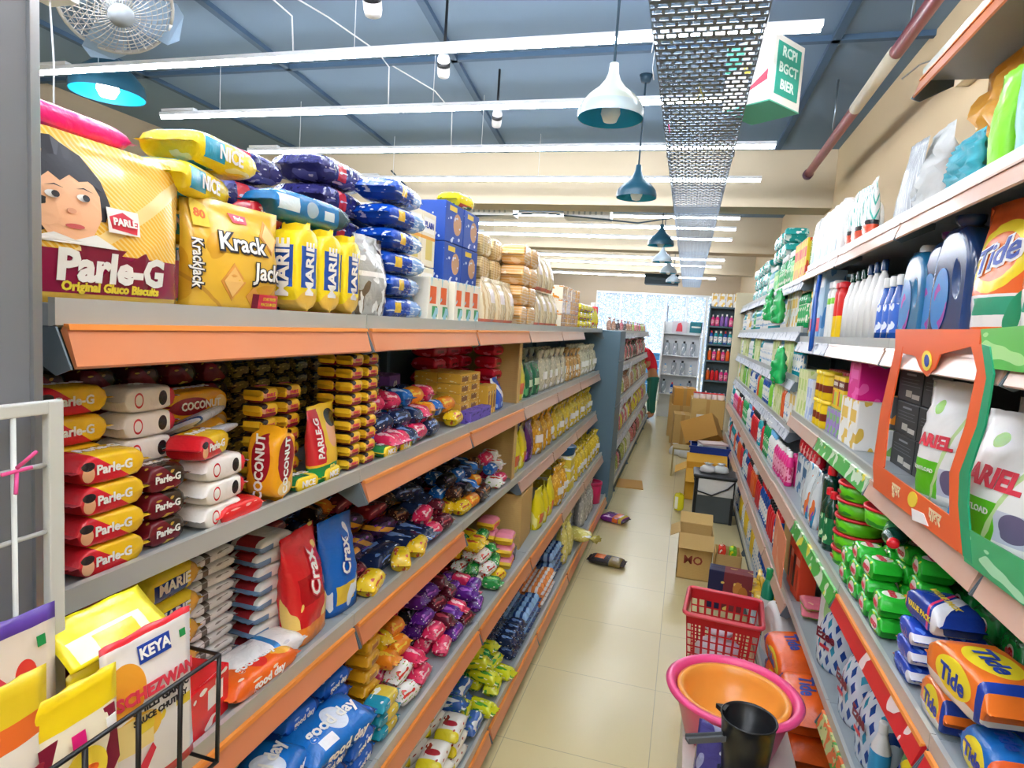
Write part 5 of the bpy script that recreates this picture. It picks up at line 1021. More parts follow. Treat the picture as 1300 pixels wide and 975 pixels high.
# ---- highest visible shelf
drape = lambda nm, c: mat(nm, c, rough=.5, bump=.9, bscale=10, coat=.2)
yb = pouch('wrapped_bundle', '', .36, .385, .14, drape('cloth_orange_yellow', '#e8a83c'), cat='wrapped bundle', seed=51, wr=.45); put(yb, (.79, 2.045, ZR[1]), -PI/2, label='crumpled orange-yellow wrapping bundle on the highest shelf')
yb2 = pouch('wrapped_bundle', '', .22, .20, .12, drape('cloth_orange', '#f0961c'), cat='wrapped bundle', seed=52, wr=.4); put(yb2, (.95, 2.30, ZR[1]), -PI/2, label='small bright orange bundle deep behind the yellow one')
wp = pouch('white_package', '', .24, .38, .12, mat('package_cream', '#e4d5b4', rough=.45, bump=.3, bscale=6), cat='package', seed=53); put(wp, (.93, 1.76, ZR[1]), -PI/2, label='cream upright package behind the lime bag, highest shelf')
lim = pouch('lime_bag', '', .085, .24, .06, drape('film_lime', '#8ae024'), cat='bag', seed=54); put(lim, (.69, 1.80, ZR[1]), -PI/2 + .1, label='glossy lime green bag standing near the right edge, highest shelf')
teb = pouch('teal_bag', '', .24, .385, .13, drape('film_pale_teal', '#8cc4c4'), cat='bag', seed=55); put(teb, (.73, 1.63, ZR[1]), -PI/2 + .2, label='tall pale teal bag at the top right corner of the photo')
tes = pouch('teal_bundle', '', .20, .14, .06, drape('film_teal', '#2a9cac'), cat='bag', seed=56, wr=.45); put(tes, (.72, 2.06, ZR[1]), -PI/2 + .2, label='small crumpled teal bag at the shelf lip under the yellow bundle') if False else put(tes, (.682, 1.99, ZR[1]), -PI/2, label='small crumpled teal bag at the lip of the highest shelf')
clb = pouch('clear_bag', '', .22, .36, .12, drape('film_clear_grey', '#d4d6d2'), cat='bag', seed=57, wr=.35); put(clb, (.82, 2.64, ZR[1]), -PI/2, label='crinkled clear white bag left of the yellow bundle')
brm = foil('pack_grey_mop', '#b4b8ba', ('stripe', 'x', 'z', .3, 12, .15, '#e4e6e6'), ('band', 'z', .0, .12, '#e8e6e0')); pgm = pouch('mop_refill_pack', '', .15, .34, .05, brm, cat='cleaning pack', seed=58); put(pgm, (.74, 2.72, ZR[1]), -PI/2 + .1, rx=-.1, label='tall grey striped refill pack on the highest shelf')
brp = foil('pack_brush', '#d8dcd8', ('stripe', 'x', 'z', .5, 8, .25, '#2ca08c'), ('band', 'z', 0, .25, '#e8502c'), ('band', 'z', .25, .32, '#20242a')); pbp = pouch('brush_pack', 'white brush pack with orange foot', .15, .26, .06, brp, cat='cleaning pack', seed=59)
stack(pbp, 'R', .67, 2.92, ZR[1], 3, 1, 1, 'leaning at the lip of the highest shelf', jit=.15)
wj = handle_bottle('bleach_bottle', 'white cleaner jug with red cap', .17, .29, .09, PW, PR, 'jug'); wj2 = handle_bottle('bleach_bottle', 'plain white cleaner jug', .17, .29, .09, PW, PW, 'jug', labels=[('blue_label', rect(-.07, .02, .03, .09), mat('label_pale_blue', '#bcd8ec', rough=.4))])
stack(wj2, 'R', .67, 3.42, ZR[1], 4, 2, 1, 'in the white row, highest shelf', jit=.06)
gj = handle_bottle('bleach_bottle', '', .15, .29, .09, PG, PR, 'jug'); put(gj, (.73, 4.22, ZR[1] - .045), -PI/2, label='green jug with red cap at the end of the white jugs')
# generic assortments for the dense far shelves
def assort(ps, y0, y1, z, xf, place, rows=2, big=1):
    y = y0
    while y < y1 - .03:
        p = rnd.choice(ps); n = rnd.choice((2, 3, 4)); L = p.dims[0]
        for k in range(n):
            if y + L > y1: break
            g = p.desc + ' ' + place
            for j in range(rows): put(p, (xf + p.dims[1] * (j + .5) * 1.04 + .006, y + L/2, z), -PI/2 + rnd.uniform(-.12, .12), label=g, group=g, parts=j == 0)
            y += L * 1.03
        else: y += .004; continue
        break
def B(desc, r, H, m, c, sy=.7, sh='std', lab=None, cap_h=.16, cap_r=.4, nm=None):
    nm = nm or next((k + '_bottle' for k in ('cleaner', 'lotion', 'shampoo', 'dish_soap') if k.replace('_', ' ') in desc), 'bottle')
    return bottle(nm, desc, r, H, m, c, sy=sy, shape=sh, lab=lab, cap_h=cap_h, cap_r=cap_r, n=12)
lb_w = mat('label_white_print', '#f2f0ea', rough=.4, layers=(('blob', 6, .58, '#5a9cc8'),)); lb_g = mat('label_green_print', '#3cb464', rough=.4, layers=(('blob', 6, .56, '#f4f4e4'),)); lb_p = mat('label_pink_print', '#f0a0b8', rough=.4, layers=(('blob', 6, .58, '#c8205c'),))
def C(desc, L, W, H, c, b, t=None, nm='soap_carton'): return carton(nm, desc, L, W, H, card('box_' + desc.replace(' ', '_'), c, ('blob', 4, .58, b), ('rect', 'x', .15, .85, 'z', .55, .8, b)), t, tw, None, 'carton')
tealpk = packet('tissue_pack', 'teal film wrapped napkin pack', .24, .18, .12, foil('film_teal_pack', '#2fa8a0', ('blob', 4, .58, '#a8e0d8'), ('blob', 6, .66, '#f0f8f4')), cat='tissue pack', seed=60, flat=.4)
greenbx = C('bright green slim carton', .07, .06, .17, '#38c060', '#c8f0a0'); yelbx = C('yellow and red slim carton', .06, .06, .26, '#f0c828', '#e04828'); palebx = C('pale lime tall carton', .09, .07, .26, '#e4e8b0', '#c0d478'); whbx = C('white and gold tall carton', .11, .08, .24, '#f2f0ea', '#e8c060')
redbx = C('red square carton', .10, .08, .09, '#d02030', '#f08080'); orbx = C('orange shampoo carton', .10, .07, .20, '#ee5c30', '#3a2220'); magbx = C('magenta square carton', .17, .12, .15, '#e01488', '#f05cb0')
gbot = B('green cleaner bottle', .035, .26, PG, PW, lab=lb_g); tbot = B('teal cleaner bottle', .035, .24, PT, PW, lab=lb_w); wbot = B('white lotion bottle', .034, .22, PW, PLB, lab=lb_w); pbot = B('pink lotion bottle', .034, .20, PP, PW, lab=lb_p); ybot = B('yellow dish soap bottle', .034, .24, PY, PR); obot = B('orange shampoo bottle', .033, .22, PO, PW); lbot = B('lilac bottle', .034, .22, PL, PW); bbot = B('blue cleaner bottle', .034, .24, PB, PR, lab=lb_w); lg = B('lime bottle', .033, .21, PLG, PG)
rbot = B('red bottle', .034, .22, PR, PBK)
# highest shelf, far
assort([gbot, yelbx, greenbx], 4.32, 5.18, 2.17, .66, 'on the top shelf past the green jug', rows=1)
assort([greenbx, gbot, tbot], 5.22, 6.3, 2.171, .66, 'below the teal packs, top shelf', rows=2)
stack(tealpk, 'R', .67, 6.38, 2.171, 5, 1, 3, 'piled at the far end of the top shelf', jit=.12)
stack(tealpk, 'R', .68, 5.45, 2.171 + .27, 3, 1, 2, 'piled above the green bottles', jit=.12)
for zi, (z, mix, nm) in enumerate(((1.861, [wbot, tbot, gbot, wbot, whbx], 'second far shelf'), (1.561, [wbot, palebx, tbot, gbot, wbot], 'third far shelf'), (1.251, [wbot, obot, whbx, bbot, palebx, lg], 'fourth far shelf'), (.931, [tbot, gbot, bbot, rbot, pbot, wbot], 'fifth far shelf'), (.511, [bbot, obot, tbot, wbot, rbot], 'sixth far shelf'), (.121, [ybot, bbot, wbot], 'bottom far shelf'))):
    for q, (a, b) in enumerate(((4.09, 5.18), (5.22, 6.33), (6.37, 7.48), (7.52, 8.6))):
        xf = .655 if z > 1.2 else .6
        ps = [Prod(p.name, p.cat, p.desc, p.mesh, p.dims, p.parts) for p in mix if p.dims[2] < .27]
        assort([p for p in ps if p.dims[2] < (.28 if z > .6 else .4)], a, b, z, xf, 'on the %s, %s right bay' % (nm, ['fifth', 'sixth', 'seventh', 'eighth'][q]), rows=1)
# green draped bags hanging off the far shelves
for i, (y, z, s) in enumerate(((4.35, 1.56, 'upper'), (4.7, 1.95, 'higher'), (5.2, 1.98, 'farther'))):
    hb_ = pouch('green_bag', '', .20, .24, .07, mat('film_green', '#20b45c', rough=.25, bump=.8, bscale=14, coat=.4), cat='bag', seed=70 + i, wr=.5); put(hb_, (.585, y, z - .06), -PI/2, label=['glossy green bag hung on the third far shelf edge', 'glossy green bag hung highest on the far shelves', 'glossy green bag hung farthest along the right rack'][i])
# ---- third visible shelf: black boxes, powder bags, insect boxes
blk_c = card('carton_black_print', '#1c1e22', ('rect', 'x', .35, .6, 'z', .15, .35, '#b8b4a8'), ('rect', 'x', .62, .92, 'z', .12, .26, '#c4c0b8'), ('rect', 'x', .1, .9, 'z', .48, .5, '#5c6068'), ('rect', 'x', .1, .8, 'z', .58, .6, '#5c6068'), ('rect', 'x', .1, .85, 'z', .68, .7, '#5c6068'), ('rect', 'x', .3, .7, 'z', .8, .86, '#8c9098'))
p_blk = carton('refill_carton', 'black carton with small printed panels', .24, .17, .115, blk_c)
stack(p_blk, 'R', .76, 2.34, ZR[3], 1, 1, 3, 'stacked inside the orange frame', jit=.02); stack(p_blk, 'R', .76, 2.10, ZR[3], 1, 1, 3, 'in the rear stack behind the powder bags', jit=.02)
orj = C('grey carton with orange juice print', .08, .15, .12, '#5a5c5c', '#f09020'); stack(orj, 'R', .75, 2.59, ZR[3] + .12, 1, 1, 1, 'beside the black cartons', jit=.02); stack(C('white slim box', .08, .15, .115, '#d8dcd8', '#88c060'), 'R', .75, 2.59, ZR[3], 1, 1, 1, 'under the orange juice print carton', jit=.02)
ar_m = mat('wrap_ariel', '#eeeee8', rough=.3, bump=.5, bscale=9, coat=.3, layers=(('rect', 'x', -.1, .62, 'z', .04, .34, '#66c828'), ('rect', 'x', .62, .98, 'z', .08, .3, '#c8ccd8'), ('ell', 'x', .8, .13, 'z', .2, .1, '#6c6480'), ('ell', 'x', .35, .08, 'z', .78, .06, '#8cd028'), ('diag', 'x', 'z', -.5, .45, .5, '#c4e09c')))
def ariel(W, H, Tk, seed):
    P = pouch('powder_bag', '', W, H, Tk, ar_m, cat='detergent bag', seed=seed); conform_part(P, 'brand_lettering', shift(text('ARIEL', W*.24, tr_, .05), 0, H*.5), tr_, .003); conform_part(P, 'lettering', shift(text('FRONTLOAD', W*.075, tw, .03), -W*.16, H*.26), tw, .003); return P
put(ariel(.20, .34, .12, 61), (.735, 1.98, ZR[3]), -PI/2 + .35, label='white powder bag standing inside the orange frame, next to black cartons')
put(ariel(.18, .32, .11, 62), (.82, 1.80, ZR[3]), -PI/2 - .2, label='white powder bag behind the green curved strip')
put(ariel(.25, .30, .12, 63), (.70, 1.57, ZR[3]), -PI/2 + .25, rx=-.1, label='large white and green powder bag at the right edge of the photo')
put(pouch('sachet', '', .07, .12, .02, foil('sachet_sky', '#2c9cd8', ('blob', 4, .6, '#a8dcf0')), cat='sachet', seed=64), (.662, 1.73, ZR[3]), -PI/2, ry=.4, label='sky blue sachet tilted between the powder bags')
put(magbx, (.74, 2.87, ZR[3] + .20), -PI/2, label='magenta square carton atop the white and gold cartons')
stack(C('white and gold low carton', .14, .10, .198, '#f2efe8', '#e8c050'), 'R', .68, 2.75, ZR[3], 2, 1, 1, 'below the magenta carton', jit=.03)
stopo = carton('insecticide_carton', 'yellow and brown STOP-O carton', .11, .08, .15, card('box_stopo', '#f0c81c', ('band', 'z', .62, .88, '#6c2c20'), ('rect', 'x', .2, .8, 'z', .1, .5, '#b8d048'), ('rect', 'x', .1, .35, 'z', .1, .55, '#d83c28')), 'STOP-O', tw, .024, tz=.75)
stack(stopo, 'R', .69, 3.06, ZR[3] + .121, 2, 1, 1, 'with the small lilac cartons below', jit=.05)
stack(C('lilac and lime small carton', .065, .07, .12, '#9c7cc0', '#80c068'), 'R', .68, 3.04, ZR[3], 4, 1, 1, 'under the yellow brown cartons', jit=.05)
ybt = bottle('small_tin', 'yellow and brown round tin', .04, .14, mat('tin_yellow', '#f0cc20', rough=.3, layers=(('band', 'z', .3, .6, '#7c3020'),)), PY, 'tin', 1, 'cyl', cap_h=.14, cap_r=.95); stack(ybt, 'R', .66, 3.33, ZR[3], 3, 1, 2, 'in the short pile on the third shelf', jit=.05)
stack(C('light pastel carton', .07, .07, .22, '#d8e0ec', '#a8b8e0'), 'R', .66, 3.61, ZR[3], 2, 1, 1, 'between tins and lime cartons', jit=.05)
stack(palebx, 'R', .66, 3.77, ZR[3], 3, 1, 1, 'on the third shelf of the fourth bay', jit=.03)
stack(redbx, 'R', .80, 3.25, ZR[3], 7, 1, 3, 'at the back of the third shelf', jit=.03, parts=False)
stack(lbot, 'R', .78, 2.78, ZR[3], 6, 1, 1, 'behind the cartons on the third shelf', jit=.05, parts=False)
# ---- printed cardboard frame around the shelf
FX = .618
def plane_pts(pix, X=FX): return [(on_x(x, y, X).y, on_x(x, y, X).z) for x, y in pix]
of_m = mat('frame_orange', '#f0602c', rough=.3, coat=.4, layers=(('fade', 5, .25, '#e87a48'),), coord='Object'); gf_m = mat('frame_green', '#169a6a', rough=.3, coat=.4); gf2 = mat('frame_light_green', '#58b84c', rough=.3, coat=.3, layers=(('blob', 3, .62, '#a8dc8c'),)); wt_m = mat('torn_white_paper', '#ece6e0', rough=.6)
def sheet(nm, pix, m, par=None, X=FX, t=.004): 
    o = link(nm, m_prism(nm, plane_pts(pix, X), 'x', X, X + t, m), par); return o
fo = sheet('cardboard_surround', [(1137, 418), (1245, 418), (1243, 437), (1193, 450), (1186, 468), (1176, 478), (1168, 468), (1162, 452), (1136, 446)], of_m); tag(fo, 'orange printed cardboard frame around the powder bags, with hanging badge', 'display frame')
sheet('side_strip', [(1137, 440), (1146, 440), (1128, 530), (1122, 592), (1109, 616), (1108, 590), (1118, 520)], of_m, fo, FX - .001)
sheet('bottom_strip', [(1112, 588), (1216, 662), (1215, 700), (1108, 618)], of_m, fo, FX - .0015)
sheet('curved_strip', [(1232, 437), (1240, 470), (1225, 540), (1205, 600), (1205, 660), (1216, 700), (1222, 705), (1216, 640), (1218, 600), (1240, 540), (1252, 480), (1246, 437)], of_m, fo, FX - .002)
sheet('badge', [(1176 + 6*math.cos(a), 458 + 13*math.sin(a)) for a in [2*PI*i/16 for i in range(16)]], ty, fo, FX - .003, .002)
sheet('badge_centre', [(1176 + 3*math.cos(a), 458 + 8*math.sin(a)) for a in [2*PI*i/12 for i in range(12)]], tbl, fo, FX - .004, .002)
sheet('torn_paper', [(1157, 645), (1172, 652), (1178, 668), (1158, 660)], wt_m, fo, FX - .003, .002)
sheet('badge', [(1158 + 6*math.cos(a), 634 + 10*math.sin(a)) for a in [2*PI*i/16 for i in range(16)]], ty, fo, FX - .003, .002)
cream_t = mat('print_cream', '#f2dcae', rough=.4)
for s, px_, py_ in (('सुपर', 1137, 622), ('पावर', 1186, 657)):
    v = on_x(px_, py_, FX - .003); link('lettering', text(s, .042, cream_t, .03), fo, T(v.x, v.y, v.z, rz=-PI/2))
fg = sheet('cardboard_surround', [(1245, 418), (1340, 410), (1340, 470), (1300, 473), (1258, 468), (1248, 462)], gf2); tag(fg, 'green printed cardboard frame at the right edge, beside the orange frame', 'display frame')
sheet('curved_strip', [(1246, 437), (1252, 480), (1240, 540), (1218, 600), (1216, 640), (1222, 705), (1234, 716), (1228, 640), (1230, 600), (1250, 540), (1261, 475), (1256, 440)], gf_m, fg, FX - .003)
sheet('bottom_strip', [(1222, 668), (1340, 735), (1340, 800), (1224, 712)], mat('frame_mid_green', '#3aa86c', rough=.3, coat=.5, layers=(('blob', 4, .62, '#a8dcb0'),)), fg, FX - .0025)

# ---- fourth visible shelf: tubs, green soap bars, detergent bars
lime_t = mat('tub_lime', '#62c81c', rough=.3, layers=(('blob', 5, .6, '#2c9028'),)); red_t = mat('lid_red', '#d8242c', rough=.3)
p_tub = tub('dishwash_tub', 'lime green tub with red lid', .083, .062, lime_t, red_t, 'dishwash tub', 'exo', tr_)
stack(p_tub, 'R', .60, 2.50, ZR[4], 1, 1, 5, 'in the front stack beside the dark bottles', jit=.2)
stack(p_tub, 'R', .78, 2.40, ZR[4], 1, 1, 5, 'in the rear stack behind the soap packs', jit=.2)
put(p_tub, (.70, 2.27, ZR[4] + .25), .3, label='lime green red-lidded tub lying on the green soap packs')
exo = foil('wrap_exo_green', '#28b830', ('ell', 'x', .5, .2, 'z', .5, .34, '#f4f0e4'), ('ell', 'x', .5, .2, 'y', .5, .34, '#f4f0e4'), ('band', 'x', -1, .08, '#128a28'), ('blob', 5, .68, '#c8f040'), bump=.4); p_exo = packet('dish_soap_pack', 'bright green dish soap pack', .13, .085, .06, exo, 'exo', tr_, .032, cat='dish soap', seed=65, flat=.35)
stack(p_exo, 'R', .60, 1.93, ZR[4], 4, 1, 3, 'in the front rows at the shelf lip', jit=.1, zfun=lambda i, j: (2, 3, 3, 2)[i])
stack(p_exo, 'R', .69, 1.93, ZR[4], 3, 1, 4, 'in the second rows from the lip', jit=.1)
exd = foil('wrap_exo_dark', '#128838', ('ell', 'x', .5, .13, 'z', .5, .2, '#e8e4d8'), ('ell', 'x', .5, .08, 'z', .5, .12, '#d02c34'), ('blob', 5, .62, '#0c5c28'), bump=1.0); p_exd = packet('dish_soap_pack', 'dark green crinkled dish soap pack', .15, .10, .09, exd, 'exo', tr_, .03, cat='dish soap', seed=66, flat=.5)
stack(p_exd, 'R', .80, 1.15, ZR[4], 7, 1, 4, 'in the high back rows', jit=.1); stack(p_exd, 'R', .92, 1.15, ZR[4], 8, 1, 3, 'at the very back', jit=.05, parts=False)

bluep = foil('wrap_blue_bar', '#1a44b8', ('blob', 4, .6, '#4c7ce0'), ('ell', 'x', .85, .12, 'z', .5, .3, '#e8e8f0'), ('band', 'x', -1, .05, '#f07c24')); p_blub = packet('soap_bar_pack', 'royal blue detergent bar pack', .14, .08, .048, bluep, cat='detergent bar', seed=68, flat=.3)
stack(p_blub, 'R', .60, 1.68, ZR[4], 1, 2, 3, 'in the pile left of the orange packs', jit=.05, gap=1.05)
vpm = foil('wrap_value_pack', '#1c3c98', ('diag', 'x', 'y', .5, .8, 1.0, '#f0f0f4'), ('diag', 'x', 'y', .5, .7, .75, '#e83c6c'), ('band', 'x', -1, .12, '#f07c24'), bump=.3); p_vp = packet('soap_bar_pack', 'blue pack lettered VALUE PACK', .19, .11, .07, vpm, 'VALUE PACK', ty, .02, cat='detergent bar', seed=69, flat=.3)
put(p_vp, (.675, 1.74, ZR[4] + .15), -PI/2 + .1, label='blue pack lettered VALUE PACK lying on the blue bar pile'); put(p_vp, (.80, 1.74, ZR[4] + .02), -PI/2 - .3, rx=.0, label='second blue value pack, behind and right of the first') if False else None
tidep = mat('wrap_tide_bar', '#f07828', rough=.25, bump=.3, bscale=12, coat=.4, layers=(('band', 'z', -1, .3, '#ece6d6'), ('ell', 'x', .5, .26, 'z', .55, .36, '#f6dc30'), ('ell', 'x', .5, .26, 'y', .5, .34, '#f6dc30'), ('band', 'x', .82, .9, '#1c3c98')))
p_tb = packet('detergent_bar_pack', '', .25, .14, .10, tidep, 'Tide', tbl, .05, cat='detergent bar', seed=71, flat=.25); p_tbu = packet('detergent_bar_pack', 'orange and cream detergent bar pack', .16, .12, .09, tidep, 'Tide', tbl, .042, cat='detergent bar', seed=72, flat=.25)
stack(p_tbu, 'R', .60, 1.47, ZR[4], 1, 1, 1, 'standing under the large lying pack', jit=.0)
put(packet('detergent_bar_pack', '', .15, .10, .10, foil('wrap_tide_blue', '#1464b0', ('ell', 'x', .5, .3, 'z', .5, .34, '#f4dc30'), ('band', 'x', .85, 2, '#f06020')), 'Tide', tbl, .04, cat='detergent bar', seed=73, flat=.6), (.66, 1.36, ZR[4]), -PI/2, label='blue detergent bar pack with yellow ring at the lower right')
put(p_tb, (.665, 1.46, ZR[4] + .105), -PI/2 + .12, label='large orange and cream detergent pack lying across the two below')
put(p_vp, (.79, 1.42, ZR[4] + .002), -PI/2, label='blue value pack behind the large lying orange pack')
lab_g = mat('label_liquid_green', '#1c7c48', rough=.4, layers=(('blob', 5, .6, '#d8f0c0'),))
dgb = bottle('liquid_bottle', 'dark green liquid bottle with red cap', .042, .31, PDG, PR, sy=.75, shape='cyl', cap_h=.12, cap_r=.5, lab=None)
dgb2 = bottle('liquid_bottle', 'green dish liquid bottle with red and blue cap', .036, .24, PDG, PR, sy=.7, shape='std', lab=lab_g, cap_h=.12)
stack(dgb, 'R', .62, 2.88, ZR[4], 1, 1, 1, 'standing tallest on the fourth shelf', jit=.0); stack(dgb, 'R', .76, 2.70, ZR[4], 3, 1, 1, 'behind the tub stack', jit=.1)
stack(dgb2, 'R', .60, 2.70, ZR[4], 2, 1, 1, 'left of the tub stack', jit=.1)
stack(dgb2, 'R', .72, 2.52, ZR[4] + .002, 2, 1, 1, 'in the short row behind the tubs', jit=.1) if False else None
clr_p = mat('pack_clear_colour', '#d4dcdc', rough=.15, coat=.4, bump=.5, bscale=20, layers=(('blob', 3, .55, '#2c8cb8'), ('blob', 4, .62, '#e87840'), ('blob', 3, .66, '#7c54a8'))); p_clr = pouch('sponge_pack', 'clear pack of coloured brushes', .15, .26, .07, clr_p, cat='cleaning pack', seed=74)
stack(p_clr, 'R', .60, 2.99, ZR[4], 2, 1, 1, 'beside the tall dark bottle', jit=.1)
redpk = pouch('red_refill', 'glossy red refill pouch', .085, .12, .05, foil('pouch_red_refill', '#d81c30', ('blob', 4, .6, '#f8a0a0')), cat='refill pouch', seed=75)
p_shelf = C('white clear box', .16, .12, .21, '#d0d8d8', '#2c6c94'); stack(p_shelf, 'R', .66, 3.32, ZR[4], 3, 1, 1, 'under the red refill pouches', jit=.02)
stack(redpk, 'R', .66, 3.30, ZR[4] + .214, 6, 1, 1, 'in the row along the fourth shelf', jit=.05)
assort([pbot, bbot, lbot, rbot, wbot], 3.82, 4.05, ZR[4], .60, 'on the fourth shelf by the joint', rows=2)
assort([rbot, bbot, wbot, tbot], 3.28, 3.80, ZR[4], .595, 'at the lip before the clear boxes', rows=1) if False else None
put(dgb2, (.70, 2.20, ZR[4] + .275), -.35, rx=PI/2, label='dark green bottle with red and blue cap lying on the green soap packs')
# ---- fifth visible shelf
arg = mat('bottle_argyle', '#d8e6f0', rough=.25, coat=.3, layers=(('argyle', 'x', 'z', .55, 5, .52, '#1f4a98'), ('argyle', 'x', 'z', .55, 2.5, .26, '#2f98b8')))
ez = Prod('wool_wash_bottle', 'bottle', '', m_lathe('wool_wash_bottle', [(0, 0), (.088, 0), (.096, .012), (.098, .08), (.09, .15), (.066, .20), (.038, .225), (.03, .235), (.03, .25), (0, .25)], arg, 28, 1, .6), (.196, .12, .28), [('cap', m_lathe('cap', [(.034, .232), (.034, .272), (.028, .278), (0, .278)], PLB, 20), T()), ('brand_print', text('Ezee', .052, tmar, .04), T(-.005, -.064, .135)), ('print_band', decal(rect(-.03, .02, .085, .098), tr_, 'print_band'), T(0, -.0635, 0))])
for i, (x, y) in enumerate(((.675, 2.60), (.67, 2.26), (.80, 2.14), (.67, 2.04))):
    put(ez, (x, y, ZR[5]), -PI/2 + (.5, .1, .1, .1)[i], label=['argyle patterned bottle standing alone, leftmost on its shelf', 'argyle bottle just right of the lone leftmost one', 'argyle bottle at the back, half hidden by the others', 'argyle bottle nearest the viewer, behind the small white bottle'][i])
bigw = handle_bottle('liquid_jug', '', .18, .33, .10, PW, PW, 'jug', labels=[('green_label', ellipse(0, .12, .06, .08), mat('label_leaf_green', '#a8d890', rough=.4))]); put(bigw, (.74, 2.84, ZR[5]), -PI/2 + .3, label='large white jug with green label behind the lone argyle bottle')
put(bottle('cleaner_bottle', '', .034, .19, PW, PW, sy=.8, shape='toilet', lab=mat('label_cyan', '#3ca0d0', rough=.4), n=16), (.645, 1.94, ZR[5]), -PI/2, label='small white bottle with cyan label in front of the argyle bottles')
vip = pouch('powder_pouch', '', .15, .22, .07, foil('pouch_green_oval', '#1c8c4c', ('ell', 'x', .5, .44, 'z', .55, .34, '#f4e020')), 'V1P', tbl, .07, .56, cat='powder pouch', seed=76, bold=.05); put(vip, (.68, 1.76, ZR[5]), -PI/2 + .2, label='green pouch with yellow oval and blue letters, lower right')
spg = packet('scrub_pads', 'pink and green scrub pad pack', .14, .10, .04, foil('pads', '#f08090', ('band', 'z', -1, .4, '#a8d05c'), ('blob', 4, .62, '#f8c8a0')), cat='scrub pads', seed=77, flat=.4); stack(spg, 'R', .62, 3.00, ZR[5], 1, 1, 2, 'lying on the fifth shelf', jit=.2)
p_orb = carton('hair_oil_carton', 'orange-red carton with bottle print', .14, .08, .25, card('box_orange_oil', '#e84c2c', ('rect', 'x', .1, .38, 'z', .15, .8, '#2c1c1c'), ('ell', 'x', .7, .1, 'z', .35, .22, '#b83018'), ('rect', 'x', .45, .9, 'z', .65, .8, '#f6a888')))
stack(p_orb, 'R', .62, 3.22, ZR[5], 2, 1, 1, 'on the fifth shelf beside the pads', jit=.1)
brc = carton('brown_carton', '', .22, .16, .28, cb_m, '1', tb, .05, 'box'); put(brc, (.71, 3.68, ZR[5]), -PI/2, label='brown upright carton on the fifth shelf, past the orange cartons')
assort([wbot, obot, lbot, bbot], 3.84, 4.06, ZR[5], .6, 'past the brown carton, fifth shelf', rows=2)

o = tag(link('orange_flap', m_prism('orange_flap', [(3.25, .55), (3.62, .60), (3.62, .84), (3.25, .80)], 'x', .553, .557, mat('flap_salmon', '#ec8a64', rough=.4, layers=(('blob', 5, .6, '#f4b090'),)))), 'salmon printed card hanging off the shelf edge above the floor cartons', 'card')
# ---- base
tb_m = foil('bag_tide_big', '#f2641c', ('ell', 'x', .6, .28, 'z', .55, .32, '#f8dc2c'), ('ell', 'x', .6, .18, 'z', .55, .2, '#f28c20'), ('rect', 'x', .05, .2, 'z', .2, .9, '#2c4c98'), bump=.5); PTB = packet('detergent_bag', '', .34, .20, .14, tb_m, 'Tide', tbl, .07, cat='detergent bag', seed=78, flat=.45, extra=[])
put(PTB, (.61, 3.02, .121), -PI/2 + .05, label='orange detergent bag at the rack foot, under another at the back', parts=False); put(PTB, (.61, 3.0, .264), -PI/2 + .1, rx=.15, label='big orange detergent bag lying upper left, behind the pink basin')
put(PTB, (.61, 2.62, .121), -PI/2, label='big orange detergent bag lying lower, right of the pink basin'); put(PTB, (.60, 2.62, .264), -PI/2 - .1, rx=.12, label='big orange detergent bag topmost, right beside the pink basin')
wbj = handle_bottle('liquid_jug', '', .18, .29, .11, PW, PBK, 'jug'); put(wbj, (.60, 3.42, .121), -PI/2 + .2, label='big white jug standing on the rack base behind the orange bags')
put(B('tall green shampoo bottle', .05, .38, mat('bottle_sea_green', '#1c8c68', rough=.25), PG, lab=mat('label_grey_white', '#d0d8d0', rough=.4)), (.56, 3.66, .121), -PI/2, label='tall sea-green bottle with green cap at the rack foot')
gmp = packet('snack_packet', 'golden snack packet', .13, .09, .05, foil('film_gold_snack', '#e8b81c', ('blob', 4, .58, '#f8e060'), ('blob', 4, .66, '#8c5010')), cat='snack packet', seed=79, flat=.6)
heap([gmp, ypk2 := packet('snack_packet', 'lemon snack packet', .14, .09, .055, foil('film_lemon_snack', '#f4d818', ('blob', 4, .6, '#fbf0a0')), cat='snack packet', seed=80, flat=.6)], 'R', .54, 3.85, 4.45, .14, .24, 5, 'heaped at the rack foot', tilt=.3)
# dark lidded box, gold packs near the bottom edge
ctn = carton('storage_carton', '', .42, .36, .398, card('carton_offwhite', '#d8d4c8', ('blob', 3, .62, '#c4c0b4')), cat='box')
o = put(ctn, (.285, 2.13, .0), PI/2, label='off-white carton under the pink basin')
link('red_label', m_prism('red_label', rect(-.17, -.03, .25, .32), 'y', -.002, 0, tr_), o, T(0, -.0) @ Matrix.Rotation(-PI/2, 4, 'Z') @ T(-.04, -.2105, 0)); link('lettering', text('special', .035, tw, .03), o, Matrix.Rotation(-PI/2, 4, 'Z') @ T(-.14, -.2135, .285))
link('green_label', m_prism('green_label', rect(-.17, -.03, .05, .25), 'y', -.002, 0, tgr), o, Matrix.Rotation(-PI/2, 4, 'Z') @ T(-.04, -.2105, 0))
pinkm = mat('basin_pink', '#f4508a', rough=.32, coat=.2); orm = mat('basin_orange', '#f2a040', rough=.3, coat=.2)
bas = tag(link('basin', m_lathe('basin', [(0, 0), (.13, 0), (.15, .01), (.19, .15), (.2, .165), (.222, .168), (.226, .178), (.215, .186), (.198, .183), (.192, .17), (.148, .018), (0, .014)], pinkm, 48)), 'round pink plastic basin on the off-white carton', 'basin'); bas.location = (.258, 2.17, .40); bas.rotation_euler = (0, 0, 0)
